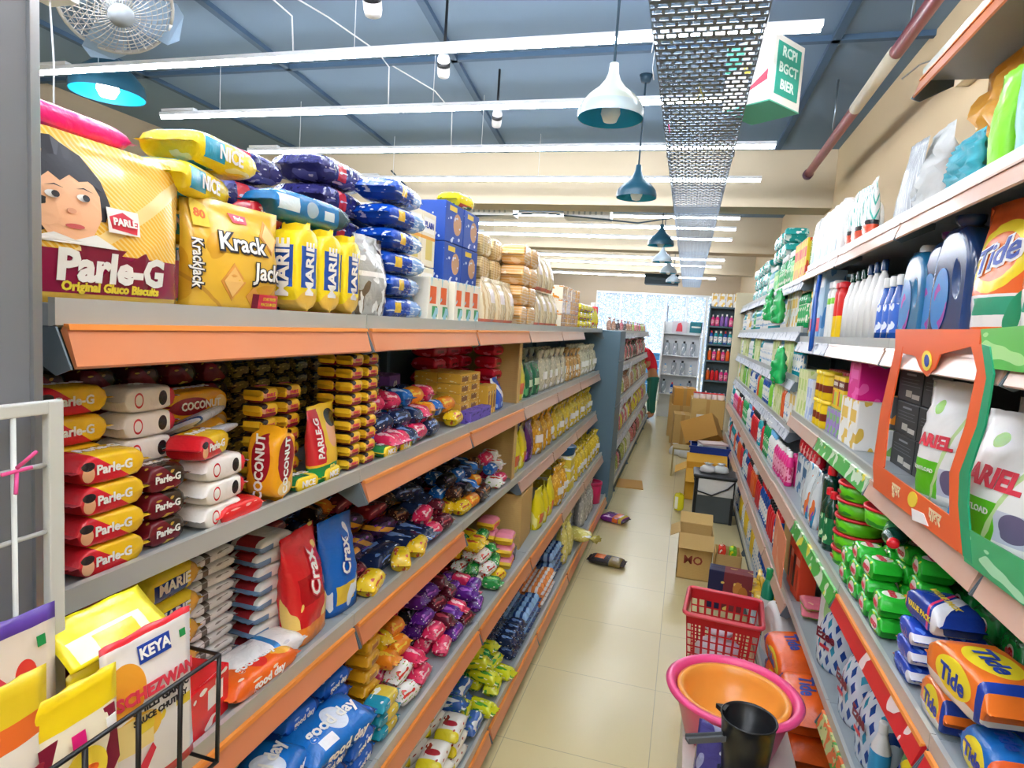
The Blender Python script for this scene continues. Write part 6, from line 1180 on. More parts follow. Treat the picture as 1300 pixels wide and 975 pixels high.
bo = tag(link('basin', m_lathe('basin', [(0, 0), (.12, 0), (.137, .01), (.176, .15), (.186, .17), (.199, .173), (.2, .18), (.186, .184), (.176, .175), (.168, .15), (.13, .016), (0, .010)], orm, 48)), 'orange plastic basin nested inside the pink one', 'basin'); bo.location = (.258, 2.17, .4145); bo.scale = (.93, .93, .86)
# low carton + pile near the bottom edge
lc = carton('storage_carton', '', .40, .30, .509, card('carton_navy', '#18203c', ('blob', 3, .66, '#2c3860')), cat='box'); put(lc, (.34, 1.60, 0), 0, label='dark navy carton at the bottom edge, under the black jug')
mx = carton('appliance_box', '', .17, .12, .12, card('box_navy', '#161c38', ('rect', 'x', .1, .4, 'z', .1, .4, '#d82c30'), ('ell', 'x', .8, .12, 'z', .3, .2, '#8c94b0')), 'SONLO', tw, .018, 'box', tz=.25); put(mx, (.262, 1.66, .5105), -.1, label='navy box with red label supporting the black measuring jug')
jg = tag(link('measuring_jug', m_lathe('jug_body', [(0, 0), (.052, 0), (.056, .004), (.066, .12), (.069, .155), (.072, .158), (.069, .16), (.065, .155), (.063, .13), (.060, .128), (.058, .10), (.055, .098), (.05, .012), (0, .01)], mat('jug_black', '#17191b', rough=.3), 36)), 'black plastic measuring jug with grey handle', 'jug'); jg.location = (.243, 1.665, .6325)
link('handle', m_boxes('handle', [(-.17, -.065, -.011, .011, .10, .108), (-.17, -.065, -.011, -.008, .104, .116), (-.17, -.065, .008, .011, .104, .116)], mat('handle_grey', '#5c6062', rough=.4), .002), jg, T(rz=.45)); link('spout', m_prism('spout', [(-.018, .058), (.018, .058), (0, .088)], 'z', .145, .158, mat('jug_black', '')), jg, T(rz=-.4 + PI/2))
pc = pouch('clear_pack', '', .13, .20, .06, foil('pack_purple_clear', '#4a4688', ('blob', 3, .55, '#a0a4c8'), ('blob', 5, .64, '#ececf4')), cat='package', seed=81); put(pc, (.175, 1.70, .5105), -.5, rx=-.1, label='purple and clear film pack leaning left of the black jug')
heap([gmp, packet('snack_packet', 'gold and red snack packet', .12, .085, .05, foil('film_gold_red', '#e8b030', ('blob', 3, .58, '#e0284c'), ('blob', 5, .64, '#f8e8c0')), cat='snack packet', seed=82, flat=.6)], 'R', .38, 1.50, 1.78, .5105, .16, 2, 'beside the black jug', tilt=.2)
lun = tag(link('lunch_box', m_boxes('lunch_box', [(-.10, .10, -.08, .08, 0, .07)], mat('box_dark_plastic', '#24262c', rough=.2, coat=.5), .015)), 'dark plastic lidded container beside the rack foot', 'container'); 
link('lid', m_boxes('lid', [(-.108, .108, -.088, .088, .068, .082), (-.085, .085, -.065, .065, .082, .088)], mat('box_lid_smoke', '#3a3c44', rough=.15, coat=.6), .004), lun); link('red_seal', m_boxes('red_seal', [(-.104, .104, -.084, .084, .062, .069)], mat('seal_maroon', '#6c2434', rough=.3), .002), lun)
lun.location = (.60, 1.98, .275); lun.rotation_euler = (0, 0, PI/2 + .1)
lc2 = carton('storage_carton', '', .30, .2, .152, card('carton_brown_low', '#7c6448'), cat='box'); put(lc2, (.62, 1.98, .121), -PI/2, label='low brown carton under the dark lidded container')
stack(gmp, 'R', .55, 1.5, .121, 2, 1, 3, 'stacked on the rack base at the bottom edge', jit=.1)

# ================================================================== floor items along the right
def basket():
    m = mat('basket_red', '#e03038', rough=.35, coat=.2); w0, w1, d0, d1, h = .15, .18, .14, .17, .36
    o = bpy.data.objects.new('laundry_basket', None); COL.objects.link(o); tag(o, 'red perforated plastic basket standing on the floor behind the basins', 'basket')
    def side(hw0, hw1, off0, off1, ax, nm):
        bm = bmesh.new(); nx, nz = 9, 7
        def P(u, v, out=0):
            hw = hw0 + (hw1 - hw0) * v; of = off0 + (off1 - off0) * v + out
            return ((u * hw, of, v * h) if ax == 'y' else (of, u * hw, v * h))
        us = [-1 + 2*i/nx for i in range(nx + 1)]; vs = [0, .06] + [.06 + .8 * (j + 1) / nz for j in range(nz)] + [1]
        def strip(u0, u1, v0, v1):
            v = [bm.verts.new(P(u0, v0)), bm.verts.new(P(u1, v0)), bm.verts.new(P(u1, v1)), bm.verts.new(P(u0, v1))]; bm.faces.new(v)
        for j in range(len(vs)): 
            c = vs[j]; wv = .022
            if j == len(vs) - 1: strip(-1, 1, .86, 1)
            elif j == 0: strip(-1, 1, 0, .04)
            else: strip(-1, 1, c - wv/2, c + wv/2)
        for u in us: a, b = max(-1, u - .035), min(1, u + .035); strip(a, b, 0, 1)
        bmesh.ops.solidify(bm, geom=bm.faces[:], thickness=.003)
        link(nm, finish(bm, nm, m), o)
    side(w0, w1, -d0, -d1, 'y', 'front_side'); side(w0, w1, d0, d1, 'y', 'back_side'); side(d0, d1, -w0, -w1, 'x', 'left_side'); side(d0, d1, w0, w1, 'x', 'right_side')
    link('basket_base', m_boxes('basket_base', [(-w0, w0, -d0, d0, 0, .005)], m), o)
    bm = bmesh.new(); r = .03
    pts = []
    for cx_, cy_, a0 in ((w1-.02, d1-.02, 0), (-w1+.02, d1-.02, 90), (-w1+.02, -d1+.02, 180), (w1-.02, -d1+.02, 270)):
        for k in range(5): a = math.radians(a0 + k * 22.5); pts.append((cx_ + r*math.cos(a), cy_ + r*math.sin(a), h))
    pts.append(pts[0]); tube_into(bm, pts, .011, 8); link('rolled_rim', finish(bm, 'rolled_rim', mat('basket_rim_red', '#e8505c', rough=.35, coat=.2), True), o)
    o.location = (.31, 3.36, 0); o.rotation_euler = (0, 0, -.08)
    bb = bag('plastic_bag', '', .10, .20, mat('bag_white_pink', '#e8dce4', rough=.3, bump=.6, bscale=10), sy=.8, seed=83, cat='bag'); put(bb, (.30, 3.34, .0065), 0, scale=1.2, label='crumpled white plastic bag inside the red basket')
basket()
# open carton with letters, snacks inside
def open_carton(x, y, w, d, h, lab, rz=0, txt=None, m=cb_m, flaps=True):
    bx = [(-w/2, w/2, -d/2, -d/2 + .005, 0, h), (-w/2, w/2, d/2 - .005, d/2, 0, h), (-w/2, -w/2 + .005, -d/2, d/2, 0, h), (w/2 - .005, w/2, -d/2, d/2, 0, h), (-w/2, w/2, -d/2, d/2, 0, .005)]
    o = tag(link('open_carton', m_boxes('open_carton', bx, m)), lab, 'box'); o.location = (x, y, 0); o.rotation_euler = (0, 0, rz)
    if flaps:
        link('flap', m_boxes('flap', [(-w/2, w/2, -d*.45, 0, 0, .004)], m), o, T(0, -d/2, h, rx=.9)); link('flap', m_boxes('flap', [(-w/2, w/2, 0, d*.45, 0, .004)], m), o, T(0, d/2, h, rx=.5)); link('flap', m_boxes('flap', [(-w*.3, 0, -d/2, d/2, 0, .004)], m), o, T(-w/2, 0, h, ry=-.5))
    if txt: link('lettering', text(txt, .085, mat('print_brown', '#8c3c2c', rough=.6), .02), o, T(-.01, -d/2 - .001, h * .42))
    return o
open_carton(.19, 4.72, .24, .26, .34, 'large brown carton lettered MO on the floor, left of the cookie box', 0, 'MO')
oc2 = open_carton(.40, 4.46, .17, .2, .30, 'open brown carton holding bright snack packets', .0, None, flaps=False)
for i, (p, x, y) in enumerate(((packet('snack_packet', '', .10, .07, .05, foil('snack_red_white', '#e83c2c', ('blob', 3, .58, '#f8e0c8')), cat='snack packet', seed=84, upright=True), .36, 4.45), (packet('snack_packet', '', .10, .07, .05, foil('snack_green_yellow', '#7cc838', ('blob', 3, .56, '#f4e428')), cat='snack packet', seed=85, upright=True), .43, 4.45))):
    ps = carton('carton_fill', '', .07, .06, .24, cb_m, cat='box')
    put(p, (x, y, .2465), 0, rx=.1, label=['red and white packet standing in the open carton', 'green and yellow packet standing in the open carton'][i]); put(ps, (x, y, .0055), 0, label=['slim inner carton under the red and white packet', 'slim inner carton under the green and yellow packet'][i])
ckc = carton('cookie_box', '', .27, .12, .26, card('box_cookie_maroon', '#7c2c34', ('band', 'x', -1, .35, '#1c2048'), ('ell', 'x', .68, .11, 'z', .62, .18, '#c8843c'), ('ell', 'x', .80, .11, 'z', .5, .2, '#b8742c'), ('blob', 6, .7, '#e8c868')), cat='box'); put(ckc, (.41, 4.20, 0), -.1, label='maroon and navy cookie box standing before the open carton')
# trash bin
bn = tag(link('waste_bin', m_boxes('waste_bin', [(-.18, .18, -.15, .15, 0, .42)], mat('bin_grey', '#4a5256', rough=.35), .02)), 'grey rectangular waste bin with black lid and white liner', 'bin'); bn.location = (.37, 6.25, 0)
link('lid_rim', m_boxes('lid_rim', [(-.2, .2, -.17, .17, .42, .46)], bl, .015), bn); lm = mat('liner_white', '#dcdcd8', rough=.35, bump=.6, bscale=15)
link('liner', m_boxes('liner', [(-.15, .17, -.158, -.148, .26, .42)], lm, .004), bn); link('strap', m_tube('strap', [(-.19, -.16, .42), (-.16, -.17, .3), (-.02, -.172, .27), (.12, -.17, .35), (.18, -.165, .42)], .008, bl), bn); link('dark_side', m_boxes('dark_side', [(-.183, -.155, -.153, -.14, 0, .42), (.155, .183, -.153, -.14, 0, .42)], bl), bn)
for i, (x, y) in enumerate(((.30, 6.22), (.42, 6.24))): put(bag('plastic_bag', '', .07, .09, lm, sy=.8, seed=90 + i, cat='bag'), (x, y, .461), 0, label=['white crumpled bag on the bin lid, left one', 'white crumpled bag on the bin lid, right one'][i])
put(packet('snack_packet', '', .14, .08, .07, foil('yellow_pack_small', '#e8dc20', ('rect', 'x', .1, .4, 'z', .2, .8, '#f6f2d8')), cat='packet', seed=86, upright=True), (.06, 6.35, 0), 0, scale=1.4, label='small bright yellow packet on the floor left of the bin')
yb3 = card('carton_yellow_plain', '#e0a828', ('fade', 3, .3, '#d09820')) if False else mat('carton_yellow_plain', '#e2aa30', rough=.6)
open_carton(.33, 7.05, .44, .36, .34, 'yellow-brown open carton just behind the waste bin', 0, None, yb3)
cr_m = mat('crate_blue', '#1c3c94', rough=.35); crt = tag(link('crate', m_boxes('crate', [(-.22, .22, -.16, -.15, 0, .26), (-.22, .22, .15, .16, 0, .26), (-.22, -.21, -.16, .16, 0, .26), (.21, .22, -.16, .16, 0, .26), (-.22, .22, -.16, .16, 0, .01), (-.235, .235, -.175, -.15, .24, .26), (-.235, .235, .15, .175, .24, .26)], cr_m)), 'blue plastic crate full of papers behind the yellow carton', 'crate'); crt.location = (.36, 7.55, .24)
link('white_mark', m_prism('white_mark', [(-.05, .12), (0, .10), (.06, .13), (.02, .15)], 'y', -.1615, -.1605, tw), crt)
sup = carton('storage_carton', '', .42, .30, .239, cb_m, cat='box'); put(sup, (.36, 7.55, 0), 0, label='brown carton under the blue crate')
for i in range(4):
    o = tag(link('paper_stack', m_boxes('paper_stack', [(-.15, .15, -.1, .1, 0, .022)], mat('paper_%d' % i, ['#d8d8d4', '#e8e4dc', '#c8ccd0', '#e0c8c0'][i], rough=.6), .002)), ['lowest', 'second', 'third', 'topmost'][i] + ' folded paper bundle in the blue crate', 'paper'); o.location = (.36 + .01 * i, 7.55, .435 + .025 * i + .002); o.rotation_euler = (0, 0, .2 * i - .3)
st = tag(link('stool', m_boxes('stool', [(-.12, .12, -.15, .15, .34, .36), (-.12, -.10, -.15, .15, 0, .34), (.10, .12, -.15, .15, 0, .34)], mat('stool_olive', '#a8945c', rough=.6), .004)), 'low olive-brown step stool standing left of the crate', 'stool'); st.location = (.06, 8.05, 0)
tc_m = mat('cardboard_tan', '#c8923c', rough=.65, bump=.1, bscale=40)
put(carton('storage_carton', '', .42, .34, .30, tc_m, cat='box'), (.33, 8.35, .40), -.15, rx=-.35, ry=-.4, label='tan carton tipped over on its corner above the floor boxes')
put(carton('storage_carton', '', .30, .4, .24, cb_m, cat='box'), (.40, 8.35, 0), .1, label='brown carton on the floor under the tipped carton')
cbs = [(.35, 9.6, 0, .46, .4, .42, .0, 'brown carton, lowest of the pile left of the far shelves'), (.37, 9.6, .422, .46, .4, .42, .0, 'brown carton with white shipping label atop the pile'), (.03, 9.9, 0, .26, .4, .55, .05, 'tall brown carton standing left of the labelled pile'), (.0, 10.5, 0, .3, .4, .62, .0, 'brown carton farther back beside the aisle'),
       (.02, 10.5, .622, .34, .4, .28, .1, 'small brown carton on the farther back carton'), (.33, 10.3, 0, .4, .4, .8, .0, 'tall brown carton behind the labelled one'), (-.06, 11.2, 0, .3, .4, .7, .0, 'farthest brown carton, beside the door')]
for x, y, z, w, d, h, r, l in cbs:
    o = put(carton('storage_carton', '', w, d, h, cb_m if 'small' not in l else tc_m, cat='box'), (x, y, z), r, label=l)
    if 'shipping' in l: link('shipping_label', m_prism('shipping_label', rect(-.15, .02, .06, .2), 'y', -.2025, -.2005, tw), o); link('lettering', text('|||||', .06, tb, .02), o, T(-.06, -.2035, .12))
    link('tape', m_boxes('tape', [(-.025, .025, -d/2 - .0006, -d/2, 0, h), (-.025, .025, -d/2, d/2, h + .0013, h + .002)], mat('parcel_tape', '#b8904c', rough=.3)), o)
for i, (x, y) in enumerate(((-.02, 9.35), (.12, 9.2))): put(bag('plastic_bag', '', .1, .16, lm, sy=.8, seed=93 + i, cat='bag'), (x, y, 0), 0, label=['white crumpled plastic bag on the floor by the cartons, left one', 'white crumpled plastic bag on the floor by the cartons, right one'][i])
# loose colourful bottles before the right rack, near the bin
put(B('', .05, .5, PDB, PBK, sh='slim'), (.66, 6.0, 0) if False else (.655, 5.6, .13), -PI/2, label='tall dark blue bottle at the foot of the rack near the bin')
# packets fallen on the floor, left side
fp1 = packet('snack_packet', '', .22, .16, .06, foil('snack_purple_gold', '#6c1c78', ('band', 'x', .55, .75, '#e86c2c'), ('band', 'x', .78, .9, '#e0b83c'), ('band', 'x', .92, 2, '#1c1c1c'), ('blob', 5, .64, '#f0c8e8')), cat='snack packet', seed=87, flat=.6); put(fp1, (-.50, 5.70, .001), -.35, scale=1.15, label='purple and orange packet fallen on the floor, farther one')
fp2 = packet('snack_packet', '', .26, .13, .05, foil('snack_black_orange', '#201c20', ('rect', 'x', .2, .45, 'y', .2, 1, '#f07828'), ('blob', 4, .62, '#8c5030'), ('band', 'x', .6, .9, '#7c6830')), cat='snack packet', seed=88, flat=.6); put(fp2, (-.44, 4.62, .001), -.12, scale=1.1, label='black and orange packet fallen on the floor, nearer one')
fc = tag(link('flattened_carton', m_boxes('flattened_carton', [(-.15, .15, -.2, .2, 0, .008)], tc_m)), 'flattened brown carton lying on the floor by the far left rack', 'cardboard'); fc.location = (-.50, 7.2, 0); fc.rotation_euler = (0, 0, .1)

# ================================================================== far end: grey cosmetic rack, stands, posters
def grey_rack():
    x0, x1, y0, y1 = .27, .70, 9.35, 9.75
    x0 = .30
    y0, y1 = 12.0, 12.35
    o = bpy.data.objects.new('cosmetic_rack', None); COL.objects.link(o); o.location = (.5, y0, 0); tag(o, 'dark grey metal rack facing the aisle at the far end, holding cosmetics', 'shelving')
    inv = Matrix.Translation((-.5, -y0, 0)); zs = [.1, .5, .95, 1.32, 1.62, 1.95, 2.3]
    def add(nm, bx, m): me = m_boxes(nm, bx, m, .002); me.transform(inv); link(nm, me, o)
    add('back_panel', [(.36, 1.08, y1 - .01, y1, 0, 2.35)], dgrey_m)
    for x in (.35, 1.08): add('side_panel', [(x - .01, x + .01, y0, y1, 0, 2.35)], dgrey_m)
    for z in zs: add('shelf', [(.362, 1.068, y0 + .001, y1 - .011, z - .03, z)], dgrey_m)
    for z, mix, nm in ((.5, [wbot, tbot], 'lowest'), (.951, [pbot, rbot, obot], 'second'), (1.321, [pbot, obot, obot], 'third'), (1.621, [bbot, tbot], 'fourth'), (1.951, [pbot, lbot, bbot], 'fifth'), (2.301, [gbot, whbx], 'top')):
        x = .41
        while x < 1.03:
            p = rnd.choice(mix); g = p.desc + ' on the %s shelf of the grey cosmetic rack' % nm
            put(p, (x, y0 + .07, z + .0005), 0, label=g, group=g); x += p.dims[0] * 1.15
grey_rack()
def poster(x, y, z, w, h, m, lab, parts=()):
    o = tag(link('poster', m_boxes('poster', [(-w/2, w/2, 0, .01, 0, h)], m, .001)), lab, 'poster'); o.location = (x, y, z)
    for nm, me in parts: link(nm, me, o)
    return o
poster(-.18, 13.2, 1.78, .30, .24, mat('poster_pale', '#d8d4dc', rough=.5), 'pale poster with red figure hung above the far display stand', [('red_figure', decal([(-.07, .03), (.06, .03), (.05, .14), (.02, .21), (-.04, .19)], tr_, 'red_figure'))])
poster(.14, 13.2, 1.80, .24, .22, mat('poster_teal', '#0f7c88', rough=.4), 'teal poster with white lettering beside the pale poster', [('lettering', text('JOHNSON', .045, tw, .02))] and [('white_mark', decal(rect(-.09, .09, .1, .13), tw, 'white_mark'))])
def acc_stand():
    o = tag(link('display_stand', m_boxes('display_stand', [(-.5, -.48, 13.2, 13.5, 0, 2.0), (.24, .26, 13.2, 13.5, 0, 2.0), (-.48, .24, 13.48, 13.5, 0, 2.0)] + [(-.48, .24, 13.2, 13.48, z, z + .015) for z in (.5, .9, 1.3, 1.75)], mat('stand_white', '#e4e8ea', rough=.4))), 'white display stand below the two posters near the glass door', 'display stand')
    for z in (1.3, .9, .5):
        for k in range(4):
            p = [b_grey_s, bbot, wbot][rnd.randrange(3)] if z < 1 else b_grey_s
            g = p.desc + ' on the white display stand by the door'
            put(p, (-.40 + k * .17, 13.27, z + .0155), 0, label=g, group=g)
b_grey_s = B('slim grey packaged bottle', .05, .3, mat('pack_grey_clear', '#9aa4ac', rough=.3, layers=(('blob', 3, .56, '#e8ecee'),)), PBK, sy=.5, sh='cyl')
acc_stand()
for i in range(5):
    g = 'red and white jar on the carton pile by the aisle'; put(tub('jar', '', .045, .09, mat('jar_pale', '#ecdcd8', rough=.3), PR, cat='jar', n=16), (.20 + i * .085, 9.5, .8448), 0, label=g, group='jars on the labelled carton')

# ================================================================== person in red at the far left rack
def skin_body(name, nodes, edges, m, parent=None, lv=2):
    me = bpy.data.meshes.new(name); me.from_pydata([n[:3] for n in nodes], edges, []); o = bpy.data.objects.new(name, me); COL.objects.link(o)
    md = o.modifiers.new('skin', 'SKIN'); 
    sv = me.skin_vertices[0].data if me.skin_vertices else None
    if sv is None:
        bpy.context.view_layer.objects.active = o; sv = me.skin_vertices[0].data
    for i, n in enumerate(nodes): sv[i].radius = (n[3], n[4] if len(n) > 4 else n[3]); sv[i].use_root = i == 0
    sd = o.modifiers.new('sub', 'SUBSURF'); sd.levels = lv; sd.render_levels = lv
    dg = bpy.context.evaluated_depsgraph_get(); dg.update(); m2 = bpy.data.meshes.new_from_object(o.evaluated_get(dg)); bpy.data.objects.remove(o)
    m2.materials.clear(); m2.materials.append(m)
    for p in m2.polygons: p.use_smooth = True
    return link(name, m2, parent)
def person():
    X, Y = -.60, 12.85; sk = mat('skin_brown', '#b07850', rough=.5)
    N = [(0, 0, .95, .12, .10), (0, -.07, 1.15, .115, .09), (0, -.22, 1.34, .14, .10), (0, -.27, 1.41, .06), (.0, -.31, 1.46, .055), (.0, -.36, 1.54, .085, .095), (.0, -.37, 1.62, .07),
         (.17, -.22, 1.36, .055), (.24, -.18, 1.10, .045), (.20, -.40, 1.02, .033), (.19, -.47, 1.0, .03),
         (-.17, -.22, 1.36, .055), (-.21, -.26, 1.12, .045), (-.16, -.46, 1.05, .033), (-.14, -.53, 1.05, .03),
         (.09, 0, .85, .085), (.10, -.01, .48, .06), (.10, .02, .10, .042), (.10, -.14, .035, .035), (-.09, 0, .85, .085), (-.10, -.01, .48, .06), (-.10, .02, .10, .042), (-.10, -.14, .035, .035)]
    E = [(0,1),(1,2),(2,3),(3,4),(4,5),(5,6),(2,7),(7,8),(8,9),(9,10),(2,11),(11,12),(12,13),(13,14),(0,15),(15,16),(16,17),(17,18),(0,19),(19,20),(20,21),(21,22)]
    for s, b in ((1, 10), (-1, 14)):
        hx, hy, hz = N[b][:3]
        for k, (dx, l) in enumerate(((-.024, .06), (-.008, .07), (.008, .067), (.024, .055))):
            i = len(N); N += [(hx + dx, hy - .045, hz, .009), (hx + dx * 1.1, hy - .045 - l * .6, hz - .008, .008), (hx + dx * 1.1, hy - .045 - l, hz - .025, .007)]; E += [(b, i), (i, i+1), (i+1, i+2)]
        i = len(N); N += [(hx - s * .035, hy - .02, hz, .010), (hx - s * .05, hy - .05, hz - .01, .009)]; E += [(b, i), (i, i+1)]
    o = skin_body('person', N, E, sk); tag(o, 'person in a red shirt and teal trousers reaching toward the far left rack', 'person')
    o.location = (X, Y, .0); o.rotation_euler = (0, 0, -1.25)
    sh = [(0, 0, .92, .135, .115), (0, -.07, 1.15, .15, .12), (0, -.22, 1.34, .165, .13), (0, -.26, 1.41, .075), (.18, -.22, 1.36, .075), (.23, -.19, 1.16, .062), (-.18, -.22, 1.36, .075), (-.205, -.25, 1.17, .062)]
    skin_body('shirt', sh, [(0,1),(1,2),(2,3),(2,4),(4,5),(2,6),(6,7)], mat('shirt_red', '#e01c34', rough=.7), o)
    tr2 = [(0, 0, .93, .13, .11), (.095, 0, .82, .098), (.10, -.01, .48, .075), (.10, .015, .12, .06), (-.095, 0, .82, .098), (-.10, -.01, .48, .075), (-.10, .015, .12, .06)]
    skin_body('trousers', tr2, [(0,1),(1,2),(2,3),(0,4),(4,5),(5,6)], mat('trousers_teal', '#1c6c5c', rough=.7), o)
    link('hair', m_lathe('hair', [(.088, 0), (.096, .04), (.085, .085), (.05, .11), (0, .118)], mat('hair_black', '#15120f', rough=.6), 20), o, T(0, -.355, 1.57))
    link('eyes', m_boxes('eyes', [(-.04, -.02, -.455, -.448, 1.55, 1.557), (.02, .04, -.455, -.448, 1.55, 1.557)], hair_m), o); link('mouth', m_boxes('mouth', [(-.02, .02, -.452, -.445, 1.49, 1.495)], mat('lip_brown', '#7c3c38', rough=.5)), o)
    link('nose', m_prism('nose', [(-.445, 1.52), (-.472, 1.518), (-.452, 1.555)], 'x', -.01, .01, sk), o)
    for s in (-1, 1): link('ear', m_lathe('ear', [(0, -.028), (.012, -.018), (.014, .0), (.01, .022), (0, .026)], sk, 10), o, T(s * .088, -.355, 1.535))
person()

# ================================================================== near left: wire stand with pouches
wf = mat('wire_white_paint', '#c9ccc6', rough=.4); bw = mat('wire_black', '#141416', rough=.35)
WX = -.672
o = bpy.data.objects.new('wire_display_stand', None); COL.objects.link(o); tag(o, 'white wire grid stand with a black wire basket, lower left corner', 'display stand'); 
gx = -.703
link('grid_frame', m_boxes('grid_frame', [(gx - .006, gx + .006, .538, .556, .02, 1.655), (gx - .006, gx + .006, .16, .538, 1.640, 1.655), (gx - .006, gx + .006, .16, .538, .5, .512), (gx - .006, gx + .006, .145, .16, .02, 1.655)], wf, .002), o)
link('grid_wire', m_tubes('grid_wire', [[(gx, .16, z), (gx, .538, z)] for z in (.65, .8, .95, 1.1, 1.25, 1.40, 1.50, 1.58)] + [[(gx + .003, y, .5), (gx + .003, y, 1.645)] for y in (.25, .34, .43, .50)], .0028, wf, 6), o)
link('stand_foot', m_boxes('stand_foot', [(gx - .02, gx + .2, .54, .554, 0, .02), (gx - .02, gx + .2, .147, .16, 0, .02)], wf, .002), o)
link('pink_tie', m_tubes('pink_tie', [[(gx + .008, .50, 1.585), (gx + .03, .505, 1.605)], [(gx + .008, .50, 1.58), (gx + .02, .49, 1.56)], [(gx + .006, .485, 1.58), (gx + .01, .515, 1.583)]], .0022, mat('pink_string', ''), 5), o)
bx0, bx1, by0, by1, bt, bb_ = -.785, -.600, .20, .705, 1.283, 1.12
bx0 = -.695
wl_ = [[(bx1, by0, bt), (bx1, by1, bt), (bx0, by1, bt)], [(bx0, by0, bt), (bx1, by0, bt)], [(bx1, by0, bb_), (bx1, by1, bb_), (bx0, by1, bb_)], [(bx0, by0, bb_), (bx1, by0, bb_)], [(bx0, by1, bt), (bx0, by0, bt)], [(bx0, by1, bb_), (bx0, by0, bb_)]]
for y in (.26, .32, .38, .44, .50, .57, .635, .705): wl_.append([(bx1, y, bt), (bx1, y, bb_), (bx0, y, bb_)])
link('black_wire_basket', m_tubes('black_wire_basket', wl_, .0032, bw, 6), o)
keya = mat('pouch_keya', '#ece8e2', rough=.28, bump=.25, bscale=12, coat=.3, layers=(('band', 'z', .955, 2, '#d8202c'), ('band', 'z', -1, .06, '#d8202c'), ('ell', 'x', .22, .2, 'z', .68, .16, '#e8a030'), ('ell', 'x', .3, .25, 'z', .42, .1, '#f0c040'), ('rect', 'x', .0, .45, 'z', .3, .5, '#f2dc90')))
P = pouch('spice_mix_pouch', '', .135, .215, .028, keya, cat='food pouch', seed=101, gus=.6)
def dec(P, pts, m, off, nm='printed_patch'): conform_part(P, nm, pts, m, off)
def lt(P, s, size, x, z, m, off=.003, rz=0, bold=.03): conform_part(P, 'lettering', shift(text(s, size, m, bold), x, z, rz), m, off)
dec(P, rect(-.018, .03, .172, .195), tbl, .002, 'brand_box'); lt(P, 'KEYA', .019, .006, .1835, tw, .003); lt(P, 'SCHEZWAN', .0215, .005, .135, tr_, bold=.05); lt(P, 'CHILLI GARLIC', .0135, .008, .117, tb); dec(P, rect(-.03, .055, .085, .098), ty, .002); lt(P, 'SAUCE CHUTNEY', .0105, .006, .103, tb); dec(P, [(-.03, .04), (-.01, .065), (-.005, .055), (-.02, .03)], tr_, .002, 'chilli_print')
dec(P, rect(.046, .056, .178, .188), tgr, .002, 'veg_mark')
put(P, (-.632, .622, 1.142), PI/2 - .05, rx=-.05, label='white food pouch lettered KEYA SCHEZWAN with red seal, in the black basket')
pasta = mat('pouch_noodle_print', '#f0d018', rough=.28, bump=.25, bscale=12, coat=.3, layers=(('band', 'z', -1, .34, '#c88a38'), ('stripe', 'x', 'z', 1.5, 14, .3, '#e8c23c'), ('band', 'z', .34, .8, '#efe6c8'), ('band', 'z', .8, 2, '#f0d018'), ('band', 'z', -1, .1, '#b87828')))
P = pouch('noodle_pouch', '', .105, .215, .03, pasta, cat='food pouch', seed=102, gus=.6)
dec(P, [(-.045, .165), (.045, .17), (.048, .10), (.02, .078), (-.02, .078), (-.042, .095)], tmar, .002, 'maroon_shield'); dec(P, ellipse(.0, .115, .026, .026), ty, .003, 'pasta_print'); dec(P, rect(.03, .044, .145, .158), tw, .003, 'veg_mark'); dec(P, ellipse(.0, .115, .014, .006), tor, .0036, 'orange_print'); dec(P, rect(-.012, .004, .142, .162), tpk, .003, 'flame_print')
put(P, (-.618, .508, 1.13), PI/2 - .02, rx=-.04, label='yellow noodle pouch with maroon shield, left of the KEYA pouch')
mixm = mat('pouch_mix_green', '#e6c828', rough=.28, bump=.25, bscale=12, coat=.3, layers=(('band', 'z', .12, .38, '#0f7c54'), ('band', 'z', .38, .72, '#eee8d8'), ('band', 'z', .72, .82, '#e8702c'), ('band', 'z', -1, .12, '#e89830')))
P = pouch('ready_mix_pouch', '', .15, .25, .03, mixm, cat='food pouch', seed=103, gus=.6)
lt(P, 'na', .05, .045, .14, mat('print_dark_red', '#a8283c', rough=.4)); lt(P, 'MIX', .026, .02, .052, tw); lt(P, 'मिक्स', .026, .02, .078, tw); dec(P, ellipse(-.055, .122, .005, .006, 10), tgr, .002, 'veg_mark')
put(P, (-.625, .405, 1.135), PI/2, rx=-.02, label='yellow, white and green pouch lettered MIX at the lower left corner')
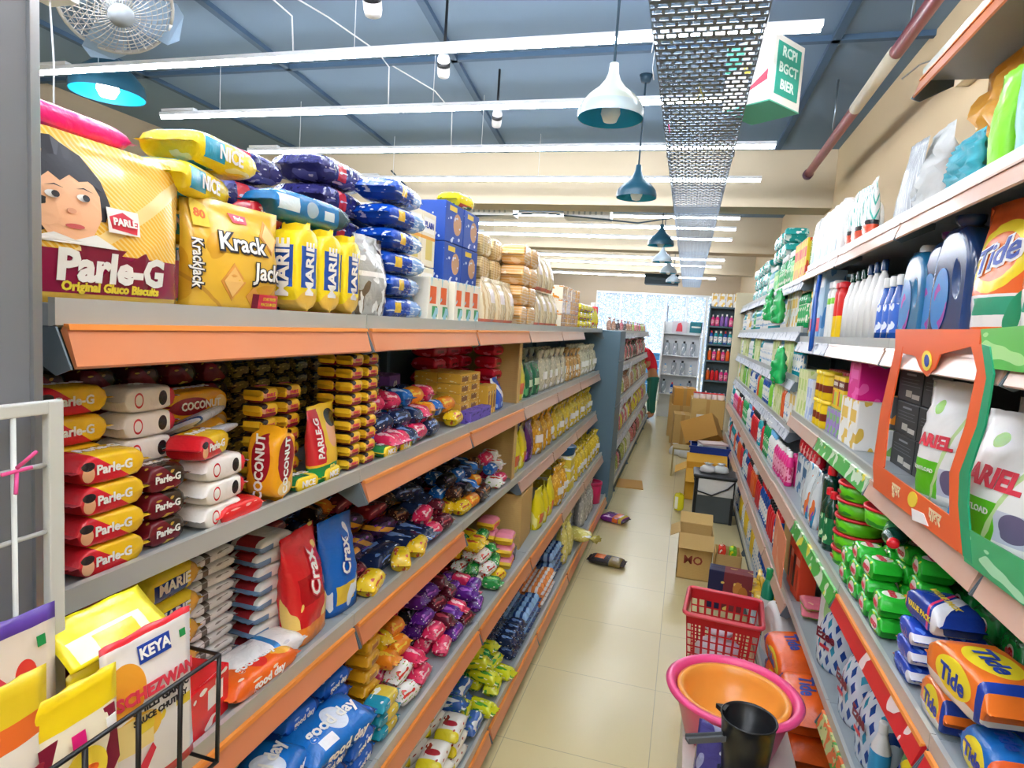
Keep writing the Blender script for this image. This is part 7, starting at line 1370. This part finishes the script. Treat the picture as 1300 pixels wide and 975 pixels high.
ym = mat('pouch_yellow_back', '#f2e01c', rough=.26, bump=.25, bscale=12, coat=.3, layers=(('rect', 'x', .12, .3, 'z', .1, .45, '#e8eaf0'), ('rect', 'x', .1, .8, 'z', .05, .5, '#f6f0c8'), ('rect', 'x', .3, .7, 'z', .1, .42, '#f0c820')))
P = pouch('snack_pouch', '', .145, .07, .015, ym, cat='food pouch', seed=104, gus=.6)
put(P, (-.655, .60, 1.338), PI/2, rx=-.95, label='bright yellow pouch lying face up on top of the basket pouches')
vm = mat('pouch_cream_violet', '#e8ddcc', rough=.28, bump=.25, bscale=12, coat=.3, layers=(('band', 'z', .92, 2, '#5a3c98'), ('ell', 'x', .75, .08, 'z', .72, .08, '#e03c30'), ('blob', 3, .62, '#f0e8dc')))
P = pouch('snack_pouch', '', .16, .26, .03, vm, cat='food pouch', seed=105, gus=.6); dec(P, [(-.03, .19), (-.005, .225), (.02, .19)], tr_, .002, 'red_triangle'); dec(P, rect(-.045, .02, .168, .178), tr_, .002, 'red_print'); dec(P, rect(.055, .065, .215, .227), tgr, .002, 'veg_mark')
put(P, (-.672, .45, 1.165), PI/2 + .02, rx=-.03, label='cream pouch with violet top seal, behind the yellow pouches')
gy = foil('pouch_plain_yellow', '#ecd41c', ('blob', 3, .58, '#e0a820'), ('band', 'z', .9, 2, '#c8b018'))
for i, (x, y) in enumerate(((-.65, .52), (-.66, .585), (-.645, .40))): put(pouch('snack_pouch', '', .125, .20 + .01 * i, .02, gy, cat='food pouch', seed=106 + i, gus=.6), (x, y, 1.127), PI/2 + .05 * i, label=['plain yellow pouch directly behind the noodle pouch', 'plain yellow pouch tucked between the noodle and KEYA pouches', 'plain yellow pouch behind the lower-left corner pouch'][i])
spm = foil('pouch_spice_print', '#e8e4dc', ('band', 'z', .1, .85, '#d8901c'), ('blob', 5, .58, '#c83c20'), ('blob', 6, .62, '#7c9c28'))
put(pouch('spice_mix_pouch', '', .12, .20, .02, spm, cat='food pouch', seed=110, gus=.6), (-.665, .655, 1.127), PI/2, label='orange masala-print pouch behind the KEYA pouch')
